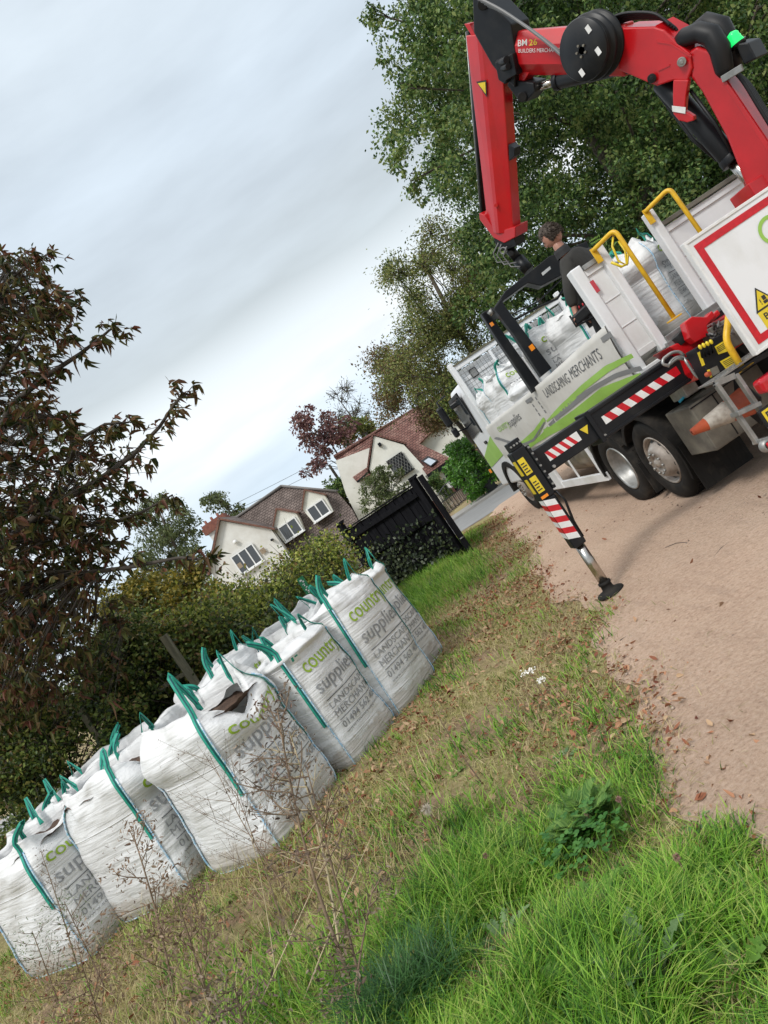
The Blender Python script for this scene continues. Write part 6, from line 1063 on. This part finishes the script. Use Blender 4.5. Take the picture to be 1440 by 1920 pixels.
mb = MB(); base = Vector((-7.2, 8.6, Hf(-7.2, 8.6))); f0 = at(*CH[0][0]); mb.tube([base, base.lerp(f0, .6)+Vector((-.1, 0, .2)), f0], [.19, .15, .06], 12); mb.build('trunk', m_ch, ct)
mb = MB(); LP = []
for i, c in enumerate(CH):
    P_ = [at(*q)+Vector((0, 0, rnd.uniform(-.03, .03))) for q in c]; n = len(P_); r0_ = .040 if i < 3 else .020; mb.tube(P_, [r0_*(1-k/n)**1.2+.005 for k in range(n)], 8)
    for k in range(n-1):
        for t_ in np.linspace(0, 1, 5)[:-1]: LP.append((P_[k].lerp(P_[k+1], t_), (P_[k+1]-P_[k]).normalized(), k/n))
    LP += [(P_[-1], (P_[-1]-P_[-2]).normalized(), 1.)]*3
chp = [(-60, 455), (60, 462), (100, 530), (135, 580), (140, 625), (105, 660), (95, 730), (120, 790), (165, 800), (225, 800), (285, 850), (265, 930), (215, 985), (200, 1060), (160, 1120), (190, 1190), (110, 1270), (20, 1330), (-60, 1340)]
Pp, Pd = [], []
for p, d, t_ in LP:
    for _ in range(2 if t_ > .35 else 1):
        q = p+Vector(rdir(1)[0])*rnd.uniform(.03, .16); Pp.append(q); Pd.append(d*.8+Vector(rdir(1)[0])*.8); mb.tube([p, q], [.004, .002], 3, False)
N0 = len(Pp)
while len(Pp) < N0+1700:
    x, y = rnd.uniform(-60, 300), rnd.uniform(450, 1345)
    if inpoly(x, y, chp) and rnd.random() < 1.15-x/420:
        q = at(x, y, rnd.uniform(6.6, 8.8)); Pp.append(q); s_ = min(LP, key=lambda l: (l[0]-q).length)
        dd = (q-s_[0]); Pd.append(dd.normalized()+Vector(rdir(1)[0])*.7); mb.tube([s_[0], s_[0].lerp(q, .6)+Vector((0, 0, .04*dd.length)), q], [min(.008, .004+.004*dd.length), .004, .002], 4, False)
N1 = len(Pp)
while len(Pp) < N1+650:
    x, y = rnd.uniform(-60, 240), rnd.uniform(930, 1370)
    if rnd.random() < 1.1-max(0, x)/260-max(0, y-1250)/300: q = at(x, y, rnd.uniform(6.9, 8.6)); Pp.append(q); s_ = min(LP, key=lambda l: (l[0]-q).length); Pd.append((q-s_[0]).normalized()+Vector(rdir(1)[0])*.7); mb.tube([s_[0], q], [.004, .002], 3, False)
mb.build('branch', m_ch, ct)
A, D, Nn, L = [], [], [], []
for q, d in zip(Pp, Pd):
    d = d.normalized(); nn_ = (Vector((0, 0, 1))+Vector(rdir(1)[0])*.8).normalized(); s_ = d.cross(nn_).normalized(); f_ = nn_.cross(s_); nl = rnd.choice((5, 5, 6, 7)); hang = rnd.uniform(.1, 1.1); sz = rnd.uniform(.07, .14)
    for k in range(nl):
        if rnd.random() < .12: continue
        a = (k-(nl-1)/2)*.62+rnd.uniform(-.15, .15); v = (f_*-1 if f_.dot(d) < 0 else f_)*math.cos(a)+s_*math.sin(a)+Vector((0, 0, -hang))*rnd.uniform(.5, 1.1); A.append(tuple(q)); D.append(tuple(v.normalized())); Nn.append(tuple((nn_+Vector(rdir(1)[0])*.45))); L.append(sz*(1-.28*abs(a)/1.6)*rnd.uniform(.8, 1.15))
L = np.array(L); n = len(L); V, F = leaves(np.array(A), np.array(D), np.array(Nn), L, L*(.26+.16*rs.rand(n)), (.15+.5*rs.rand(n))[:, None], rs.normal(size=n)*.5+.25); npmesh('foliage', V, F, l_ch, ct)
# ---------------------------------------------------------------- the man on the deck
m_skin = mat('skin', (.42, .22, .16), .5, c2=(.36, .17, .12), ns=12); m_jacket = mat('dark_jacket', (.016, .015, .013), .85, c2=(.030, .028, .024), ns=5, bump=.4, bs=9, bdist=.03); m_jack2 = mat('jacket_panel', (.018, .018, .019), .8, bump=.3, bs=12, ns=5, bdist=.02); m_hair = mat('brown_hair', (.040, .028, .020), .7, c2=(.11, .085, .065), ns=40, bump=.5, bs=70, lo=.45, hi=.75); m_trou = mat('work_trousers', (.03, .03, .032), .85, bump=.3, ns=6)
man = empty('person', T(.45, .62, 1.45), 'man in a dark zipped jacket standing on the truck deck, head bent, holding a remote', 'person')
def skin(name, pts, edges, radii, m, root=0, sub=2, parent=man):
    me = bpy.data.meshes.new(name); me.from_pydata([tuple(p) for p in pts], edges, []); me.update(); me.materials.append(m); o = bpy.data.objects.new(name, me)
    if parent: wmesh(o, parent)
    link(o, parent); s_ = o.modifiers.new('skin', 'SKIN'); s_.use_smooth_shade = True
    for i, r_ in enumerate(radii): v = me.skin_vertices[0].data[i]; v.radius = r_ if isinstance(r_, tuple) else (r_, r_); v.use_root = (i == root)
    sb_ = o.modifiers.new('sub', 'SUBSURF'); sb_.levels = sub; sb_.render_levels = sub; return o
Y0 = 7.42; neck = at(1056, 474, Y0); head = at(1033, 441, Y0); chest = at(1087, 505, Y0+.02); belly = at(1105, 545, Y0+.05); pel = at(1122, 575, Y0+.08); FD = Vector((-.80, .60, 0)); SD = Vector((.60, .80, 0))  # facing / his right
shL = at(1068, 494, Y0-.13); shR = at(1106, 476, Y0+.22); elL = at(1073, 545, Y0-.14)+FD*.03; haL = at(1080, 590, Y0-.12); elR = shR+Vector((-.05, .02, -.28)); haR = at(1112, 592, Y0+.05)
hipL, hipR = pel-SD*.10, pel+SD*.10; dz = T(0, 0, 1.45).z; fL, fR = Vector((pel.x-.12, pel.y-.10, dz+.08)), Vector((pel.x+.02, pel.y+.12, dz+.08)); kL, kR = hipL.lerp(fL, .5)+FD*.05, hipR.lerp(fR, .5)+FD*.03
hd = (haL-elL).normalized(); pts = [pel, belly, chest, neck, head.lerp(neck, .35), shL, elL, haL-hd*.05, haL+hd*.02, shR, elR, haR+Vector((0, 0, .06)), haR, hipL, kL, fL, hipR, kR, fR]
ed = [(0, 1), (1, 2), (2, 3), (3, 4), (2, 5), (5, 6), (6, 7), (7, 8), (2, 9), (9, 10), (10, 11), (11, 12), (0, 13), (13, 14), (14, 15), (0, 16), (16, 17), (17, 18)]; rad = [.12, .12, .13, .060, .055, .055, .040, .026, (.036, .018), .055, .040, .026, (.036, .018), .08, .055, .04, .08, .055, .04]
for hi, hnd, dd in ((8, haL+hd*.03, hd), (12, haR, Vector((-.5, 0, -.8)).normalized())):
    for k in range(5):
        off = SD*((k-1.5)*.020); L_ = (.075, .085, .08, .065)[k] if k < 4 else .05; b0 = len(pts); pts += [hnd+off*.9+dd*.02, hnd+off+dd*(L_*.55)+FD*.004, hnd+off+dd*(L_*.8)+SD.cross(dd)*.03] if k < 4 else [hnd-SD*.03-dd*.015, hnd-SD*.052+dd*.01+FD*.02, hnd-SD*.05+dd*.035+FD*.035]; ed += [(hi, b0), (b0, b0+1), (b0+1, b0+2)]; rad += [.0105, .0095, .0085]
body = skin('body', pts, ed, rad, m_skin)
# head: shaped sphere with jaw, brow, nose, ears, joined to the body by the neck
hF = (FD*.93+Vector((0, 0, -.38))).normalized(); hS = hF.cross(Vector((0, 0, 1))).normalized(); hU = hS.cross(hF)
def headpt(a, b, r_=1., hair=0):
    x, y, z = math.cos(b)*math.cos(a), math.cos(b)*math.sin(a), math.sin(b)  # x forward, y side, z up
    w_ = .078*(1-.18*max(0, -z)*(1 if x > 0 else .6)); l_ = .100*(1-.10*max(0, -z)) + (.012 if x > .3 and -.6 < z < -.2 else 0); h_ = .118
    if x > .93 and -.25 < z < .05 and not hair: l_ += .022*(1-abs(y)*3)
    if x > .8 and .08 < z < .22: l_ += .004
    return head+hF*(x*l_*r_)+hS*(y*w_*r_)+hU*(z*h_*r_)
mb = MB(); na, nb_ = 40, 26; vs = [headpt(2*math.pi*i/na, -math.pi/2+math.pi*j/nb_) for j in range(nb_+1) for i in range(na)]; mb.add(vs, [(j*na+i, j*na+(i+1) % na, (j+1)*na+(i+1) % na, (j+1)*na+i) for j in range(nb_) for i in range(na)], True)
for sg_ in (-1, 1):
    c = head+hS*sg_*.080-hU*.005-hF*.005; mb.lathe(c-hS*sg_*.01, hS*sg_, [(0, .016), (.008, .021), (.012, .018), (.008, .010), (.006, .001)], 14)
hm = mb.build('head', m_skin, man)
mb = MB(); 
for sg_ in (-1, 1): mb.lathe(head+hF*.086+hS*sg_*.032+hU*.012, hF, [(-.008, .013), (.004, .011), (.008, .001)], 12)
mb.build('eyes', m_ink, hm); mb = MB(); mb.tube([head+hF*.094-hU*.055+hS*k for k in (-.022, 0, .022)], .004, 6); mb.build('mouth', mat('lips', (.35, .12, .10), .5), hm)
mb = MB(); vs = []; 
for j in range(nb_+1):
    for i in range(na):
        a, b = 2*math.pi*i/na, -math.pi/2+math.pi*j/nb_; face = math.cos(a) > .25 and math.sin(b) < .42; low = math.sin(b) < -.55; r_ = (.97 if (face or low) else 1.10+.09*noise.noise(Vector((a*3, b*5, 1.)))+.06*noise.noise(Vector((a*11, b*11, 4.)))); vs.append(headpt(a, b, r_, 1))
mb.add(vs, [(j*na+i, j*na+(i+1) % na, (j+1)*na+(i+1) % na, (j+1)*na+i) for j in range(nb_) for i in range(na)], True); hr = mb.build('hair', m_hair, man)
n = 2600; a = rs.rand(n)*6.283; b = np.arcsin(rs.rand(n)*1.5-.5); k = ~((np.cos(a) > .30) & (np.sin(b) < .45)); a, b = a[k], b[k]; P_ = np.array([tuple(headpt(x, y, 1.06, 1)) for x, y in zip(a, b)]); Dn = P_-np.array(head); Dn /= np.linalg.norm(Dn, axis=1, keepdims=True); V, F = quadleaves(P_, Dn*.25+np.array(-hU)*.55+np.array(-hF)*.35+rdir(len(a))*.35, rdir(len(a)), .018+.02*rs.rand(len(a)), .005+.004*rs.rand(len(a)), .1); npmesh('hair_locks', V, F, m_hair, hr)
# clothes
jp = [pel+Vector((0, 0, -.03)), belly, chest, neck-Vector((-.01, 0, .03)), shL, elL, haL-hd*.07, shR, elR, haR+Vector((0, 0, .08))]
skin('jacket', jp, [(0, 1), (1, 2), (2, 3), (2, 4), (4, 5), (5, 6), (2, 7), (7, 8), (8, 9)], [(.19, .15), (.19, .155), (.205, .16), .085, .092, .068, .050, .092, .068, .05], m_jacket)
mb = MB(); mb.lathe(neck-Vector((.0, 0, .03)), (head-neck).normalized(), [(0, .085), (.05, .078), (.085, .076), (.085, .066), (.03, .06)], 24); mb.build('collar', m_jack2, man)
f_ = lambda u, v: chest+Vector((.10, -.10, .13))+SD*0+Vector((.14, .08, -.03)).normalized()*(u*.13)+Vector((-.03, -.05, .1)).normalized()*(v*.05)+Vector((.2, -.6, .5)).normalized()*.04
for s_, z_ in (('country', .075), ('supplies', .045)): lettering('lettering', s_, 0, .11, 0, .024, (lambda u, v, z_=z_: at(1096, 470, Y0-.02)+Vector((.02, -.165, z_-.06))+Vector((.93, -.25, -.12))*u+Vector((0, -.15, .98))*v), m_green, man, .3)
skin('trousers', [pel, hipL, kL, fL+Vector((0, 0, .05)), hipR, kR, fR+Vector((0, 0, .05))], [(0, 1), (1, 2), (2, 3), (0, 4), (4, 5), (5, 6)], [(.15, .13), .10, .078, .065, .10, .078, .065], m_trou)
for q in (fL, fR): mb = MB(); mb.obox(Vector((q.x, q.y, dz+.055))+FD*.07, FD*.15, SD*.05, Vector((0, 0, .05))); mb.build('boot', m_black, man, .03, 3)
# crane remote held against the waist
rm = empty('crane_remote', at(1095, 588, Y0-.10), 'black crane remote control with a red edge held by the man', 'remote control'); c = at(1096, 586, Y0-.10)
mb = MB(); mb.obox(c, RT_ if False else Vector((.13, -.03, .02)), Vector((.02, .08, 0)), Vector((0, 0, .055))); mb.build('housing', m_black, rm, .02); mb = MB(); mb.tube([c+Vector(q) for q in ((-.16, -.06, .05), (-.17, -.07, -.07), (.02, -.08, -.09), (.12, -.08, -.04))], .011, 8); mb.build('guard_bar', m_black, rm)
mb = MB(); mb.obox(c+Vector((.03, -.07, .045)), Vector((.09, -.02, .01)), Vector((0, .012, 0)), Vector((0, 0, .01))); [mb.tube([c+Vector((-.07+.045*k, -.02, .05)), c+Vector((-.07+.045*k, -.03, .085))], .008, 8) for k in range(4)]; mb.build('lever', m_redr, rm)
mb = MB(); mb.prism([Lp(1116, 575, .05), Lp(1124, 571, .05), Lp(1138, 596, .05), Lp(1127, 604, .05)], TY_*.03); o = mb.build('orange_strap', m_orange, truck)
# ---------------------------------------------------------------- tall dead weeds and small plants
m_stem = mat('dead_stem', (.13, .085, .055), .85, c2=(.24, .17, .11), ns=14); m_straw = mat('straw_stem', (.42, .34, .20), .8, c2=(.52, .43, .28), ns=10)
l_dead = leafmat('dead_weed_leaves', [(.08, .055, .042), (.17, .125, .09), (.30, .24, .18), (.20, .12, .10)], .2, .8, 4, .2); l_dead2 = leafmat('tan_seed_heads', [(.16, .10, .07), (.28, .19, .13), (.38, .28, .20)], .25, .8, 4, .2); l_wgreen = leafmat('weed_leaves', [(.05, .09, .025), (.09, .15, .04), (.15, .21, .06)], .3, .6, 4, .2)
def weed(name, label, base, top, dY, nb, ll, m_l, nleaf, r0=.006, start=.25, spread=.35, m_s=m_stem, bend=.04, up=.8, lw=.4, group='dead weeds in front of the bags', cluster=.03, base3=None):
    b0 = gp(*base) if base3 is None else base3; t0 = at(*top, b0.y+dY); root = empty(name, b0, label, 'weed', group); r_ = random.Random(int(base[0]*7+top[1])); H_ = (t0-b0).length; side = Vector((r_.uniform(-1, 1), r_.uniform(-.5, .5), 0)); main = [b0.lerp(t0, k/10)+side*bend*H_*math.sin(math.pi*k/10) for k in range(11)]; mb = MB(); mb.tube(main, [r0*(1-.65*k/10) for k in range(11)], 6); tips = []
    for i in range(nb):
        t_ = start+(1-start)*(i+.5)/nb; k = min(9, int(t_*10)); p = main[k].lerp(main[k+1], t_*10-k); a = r_.uniform(0, 6.28); L_ = H_*spread*(1.15-t_*.75)*r_.uniform(.6, 1.2); d = Vector((math.cos(a), math.sin(a)*.7, up*r_.uniform(.6, 1.5))).normalized(); e = p+d*L_+Vector((0, 0, -.1*L_)); m_ = p.lerp(e, .55)+Vector((0, 0, -.06*L_)); mb.tube([p, m_, e], [r0*.45, r0*.32, r0*.2], 4, False); tips += [(m_.lerp(e, .4), d), (e, d), (e, d)]
        for _ in range(3): a2 = Vector(rdir(1)[0]); e2 = m_+(d+a2*.9).normalized()*L_*r_.uniform(.25, .55); mb.tube([m_, e2], [r0*.28, r0*.15], 3, False); tips.append((e2, d))
    tips += [(main[-1], Vector((0, 0, 1)))]*4; mb.build('stem', m_s, root); n = nleaf; id_ = rs.randint(0, len(tips), n); P_ = np.array([tuple(tips[i][0]) for i in id_])+rs.normal(size=(n, 3))*cluster; Dd = np.array([tuple(tips[i][1]) for i in id_])*.6+rdir(n)*.9+np.array([0, 0, -.2]); sz = ll*.78*(.4+.9*rs.rand(n)); V, F = leaves(P_, Dd, rdir(n), sz, sz*lw*(.6+.6*rs.rand(n)), (.2+.5*rs.rand(n))[:, None], rs.normal(size=n)*.5); npmesh('foliage', V, F, m_l, root); return root  # this foliage mesh also holds the seed heads of the dead weeds
weed('thistle_stalk', 'tallest dead thistle stalk with dark curled seed heads in front of the open bag', (668, 1865), (520, 1330), .25, 16, .030, l_dead, 450, .009, .38, .34)
weed('thistle_stalk', 'pale yellowish dead stalk leaning beside the tall thistle', (640, 1800), (545, 1380), .15, 12, .026, l_dead, 240, .008, .35, .30, m_straw)
weed('thistle_stalk', 'dead stalk with grey leaves right of the tallest thistle', (690, 1900), (575, 1440), .1, 12, .032, l_dead, 310, .007, .15, .30)
weed('seeding_weed', 'fine branching dead weed with tiny seed pods against the white bag', (560, 1700), (395, 1420), .5, 16, .011, l_dead, 420, .004, .12, .75, up=1.2, cluster=.012)
weed('seeding_weed', 'thin dark branching weed in front of the bag bottoms', (540, 1760), (440, 1480), .3, 12, .012, l_dead, 260, .004, .1, .6, up=1.2, cluster=.014)
weed('dock_plant', 'tan brown dead weed with papery leaves before the left hand bags', (330, 1880), (250, 1565), .2, 18, .034, l_dead2, 500, .008, .10, .42, cluster=.04)
weed('dock_plant', 'tan papery weed low at the foot of the second bag', (400, 1900), (330, 1680), .0, 16, .036, l_dead2, 500, .007, .05, .50, cluster=.05)
weed('dock_plant', 'dark stemmed weed with brown seed clusters beside the blue bag seam', (385, 1800), (345, 1620), .1, 9, .024, l_dead, 160, .005, .3, .35)
weed('mugwort_plant', 'thin dark weed with small curled leaves in front of the leftmost bag', (150, 1830), (78, 1600), .2, 12, .020, l_dead, 210, .006, .10, .22)
weed('mugwort_plant', 'green leaved mugwort at the bottom of the leftmost bag', (110, 1880), (60, 1745), .0, 12, .030, l_wgreen, 400, .006, .05, .55, lw=.22, cluster=.05)
weed('mugwort_plant', 'second green leaved mugwort leaning over the leftmost bag', (200, 1860), (120, 1690), .0, 12, .028, l_wgreen, 300, .006, .2, .4, lw=.25, cluster=.04)
weed('dock_plant', 'brown tangled dead weed in the bottom left corner of the verge', (200, 1960), (150, 1800), .0, 18, .034, l_dead2, 650, .007, .0, .7, cluster=.06)
weed('dock_plant', 'heap of brown dead leaves on stems at the bottom edge', (470, 2010), (440, 1850), .0, 16, .034, l_dead, 500, .007, .0, .7, cluster=.06)
weed('thistle_stalk', 'dead stem with shrivelled leaves at the bottom edge beside the dark sedge', (650, 2030), (700, 1660), .35, 12, .030, l_dead, 250, .007, .1, .3)
weed('slender_weed', 'single slender reddish stem rising from the trodden grass', (905, 1470), (800, 1300), .1, 5, .012, l_dead, 50, .005, .5, .12)
for k, (b, t_) in enumerate((((560, 1900), (700, 1560)), ((470, 1920), (620, 1590)), ((640, 1700), (760, 1620)), ((520, 1850), (470, 1560)))): weed('dry_grass_stem', ['long pale straw stem crossing in front of the thistles', 'second pale straw stem crossing low over the verge', 'short pale straw stem lying across the dead grass', 'pale straw stem standing before the bag bottoms'][k], b, t_, .05, 2, .02, l_dead2, 12, .004, .5, .15, m_straw, .02)
def rosette(name, label, p, n, L, W, m, up=.6, fold=.2, cat='plant', seg=1, rad=.03, curl=.35, group=None):
    root = empty(name, p, label, cat, group); a = rs.rand(n)*6.283; e = up*(.4+1.2*rs.rand(n)); D = np.stack([np.cos(a), np.sin(a), e], -1); N_ = np.stack([-np.cos(a)*.6, -np.sin(a)*.6, np.ones(n)], -1); sz = L*(.6+.7*rs.rand(n)); V, F = lobed(np.array(p)[None]+np.stack([np.cos(a)*rad, np.sin(a)*rad, .0*a], -1), D, N_, sz, sz*W/L*1.25, curl, rnd); npmesh('leaves', V, F, m, root); return root
l_dand = leafmat('dandelion_leaves', [(.10, .22, .03), (.16, .30, .05), (.22, .36, .08)], .35, .45, 2, .1); l_this = leafmat('thistle_leaves', [(.10, .18, .07), (.17, .26, .11), (.26, .34, .17)], .25, .5, 2, .1); l_clov = leafmat('clover_leaves', [(.03, .12, .02), (.06, .18, .03), (.10, .24, .05)], .3, .5, 2, .1)
for (a, b), n, L_, W_, m_, u, lab, nm in (((1230, 1840), 22, .22, .050, l_this, 1.5, 'pale jagged sow thistle in the lush grass', 'sow_thistle'), ((1110, 1850), 22, .17, .055, l_dand, 1.0, 'broad leaved dandelion clump at the bottom of the picture', 'dandelion'), ((1130, 1690), 18, .14, .045, l_dand, 1.1, 'dandelion leaves among the grass below the fern', 'dandelion'), ((1330, 1700), 14, .15, .04, l_dand, 1.3, 'upright light green dock leaves in the grass', 'dandelion'), ((1370, 1590), 12, .06, .022, l_this, .35, 'flat grey green plantain at the edge of the track', 'plantain'), ((1300, 1540), 10, .055, .02, l_this, .35, 'small plantain between fallen leaves at the track edge', 'plantain'), ((420, 1700), 8, .08, .05, l_dand, .6, 'small bright nettle at the foot of the middle bags', 'nettle'), ((950, 1760), 14, .13, .035, l_this, 1.2, 'grey green sow thistle leaves left of the dandelion clump', 'sow_thistle'), ((1380, 1830), 16, .16, .05, l_dand, 1.1, 'broad pale leaves in the bottom right corner grass', 'dandelion'), ((800, 1850), 12, .16, .05, l_dand, 1.0, 'narrow leaved plant in the bottom left of the lush grass', 'dandelion'), ((850, 1450), 8, .05, .03, l_dand, .4, 'tiny leafy seedling in the trodden grass', 'dandelion'), ((1060, 1420), 10, .07, .025, l_this, .5, 'grey green seedling beside the lush tuft', 'plantain')): rosette(nm, lab, gp(a, b), n, L_, W_, m_, u)
# fern like yarrow
def frond(p, d, L_, A_, D_, N_, S_):
    d = d.normalized(); s_ = d.cross(Vector((0, 0, 1))).normalized()
    for k in range(22):
        t_ = .12+.88*k/22; q = p+d*L_*t_+Vector((0, 0, -L_*.35*t_*t_)); w_ = L_*.22*math.sin(math.pi*min(1, t_*.9+.12))
        for sg_ in (-1, 1): A_.append(tuple(q)); D_.append(tuple(s_*sg_+d*.5+Vector((0, 0, .15)))); N_.append((rnd.uniform(-.3, .3), rnd.uniform(-.3, .3), 1)); S_.append(w_)
for (a, b), nf_, L0, lab in (((1120, 1560), 40, .33, 'feathery green yarrow clump spreading in the middle of the lush grass'), ((980, 1600), 12, .22, 'smaller feathery yarrow left of the big clump'), ((940, 1380), 9, .12, 'feathery yarrow on the trodden verge')):
    p = gp(a, b); root = empty('yarrow_clump', p, lab, 'yarrow'); A_, D_, N_, S_ = [], [], [], []
    for k in range(nf_): an = rnd.uniform(0, 6.28); frond(p+Vector((rnd.uniform(-.06, .06), rnd.uniform(-.06, .06), 0)), Vector((math.cos(an), math.sin(an), rnd.uniform(.5, 1.8))), L0*rnd.uniform(.7, 1.15), A_, D_, N_, S_)
    S_ = np.array(S_); V, F = quadleaves(np.array(A_), np.array(D_), np.array(N_), S_, S_*.22, .1); npmesh('fronds', V, F, leafmat('yarrow_leaves', [(.06, .15, .03), (.11, .22, .04), (.18, .30, .07)], .3, .6, 3, .1), root)
# clover
root = empty('clover_patch', gp(1120, 1600), 'dark green clover patch at the foot of the yarrow', 'clover'); n = 90; g_ = gp(1110, 1615); A_, D_, N_ = [], [], []
for k in range(n):
    q = Vector((g_.x+rnd.gauss(0, .13), g_.y+rnd.gauss(0, .09), 0)); q.z = Hf(q.x, q.y)+rnd.uniform(.07, .17)
    for j in range(3): a = j*2.09+rnd.random(); A_.append(tuple(q)); D_.append((math.cos(a), math.sin(a), .1)); N_.append((rnd.uniform(-.3, .3), rnd.uniform(-.3, .3), 1))
V, F = leaves(np.array(A_), np.array(D_), np.array(N_), np.full(len(A_), .026), np.full(len(A_), .024), .05, .0); npmesh('leaves', V, F, l_clov, root)
# dark sedge tuft, flowers
p = gp(775, 1900); sg2 = empty('sedge_tuft', p, 'dark blue green arching tuft of sedge at the bottom of the picture', 'sedge'); n = 900; pp_ = np.array(p)[None]+np.stack([rs.normal(size=n)*.10, rs.normal(size=n)*.07, -.01+0*rs.rand(n)], -1); V, F = ribbons(pp_, rs.rand(n)*6.28, .5+.9*rs.rand(n), .18+.17*rs.rand(n), .005+.003*rs.rand(n), 4); npmesh('blades', V, F, g3, sg2)
m_fl = mat('white_petals', (.75, .73, .68), .7); m_fluff = mat('seed_fluff', (.52, .46, .38), .9)
def flower(name, px_, hgt, r_, m_, lab, kind):
    p = gp(*px_); root = empty(name, p, lab, 'flower'); t_ = p+Vector((.01, 0, hgt*1.35)); mb = MB(); mb.tube([p, t_], .0025, 5); mb.build('stem', m_stem, root)
    if kind: n = 60; V, F = quadleaves(np.array(t_)[None]+rs.normal(size=(n, 3))*np.array([r_, r_, .004]), rdir(n), rdir(n, 2), np.full(n, .014), np.full(n, .012), .05)
    else: n = 260; d = rdir(n); V, F = quadleaves(np.array(t_)[None]+d*.004, d+np.array([0, 0, -.25]), rdir(n), r_*(.6+.6*rs.rand(n)), np.full(n, .0022), .05)
    npmesh('petals' if kind else 'fluff', V, F, m_, root)
flower('yarrow_flower', (1022, 1310), .16, .030, m_fl, 'flat white yarrow flower head above the trodden verge', 1); flower('yarrow_flower', (1040, 1318), .13, .016, m_fl, 'smaller white yarrow flower head beside the larger one', 1)
flower('seed_head', (845, 1590), .17, .032, m_fluff, 'fluffy pale thistle seed head standing in the grass', 0)
for k, (a, b) in enumerate(((1175, 1520), (1115, 1545), (925, 1625), (1290, 1640))): flower('clover_flower', (a+14, b+30), .10, .012, mat('dull_pink_petals', (.30, .17, .14), .8) if k == 0 else MATS['dull_pink_petals'], ['faded pink clover head right of the yarrow', 'faded brown clover head above the yarrow', 'small faded clover head left of the yarrow', 'pale pink clover head in the lush grass'][k], 0)
# twigs on the track
for k, (a, b, c, d) in enumerate(((1340, 1050, 1370, 1020), (1310, 1130, 1345, 1128), (1165, 1205, 1230, 1175), (1250, 1030, 1290, 1020), (1375, 1090, 1440, 1060))): p, q = gp(a, b), gp(c, d); mb = MB(); mb.tube([p+Vector((0, 0, .018)), p.lerp(q, .5)+Vector((.02, .03, .022)), q+Vector((0, 0, .018))], [.005, .004, .002], 5); o = mb.build('fallen_twig', m_twig); tag(o, 'thin dry twig lying on the sandy track', 'twig', 'fallen twigs on the track')
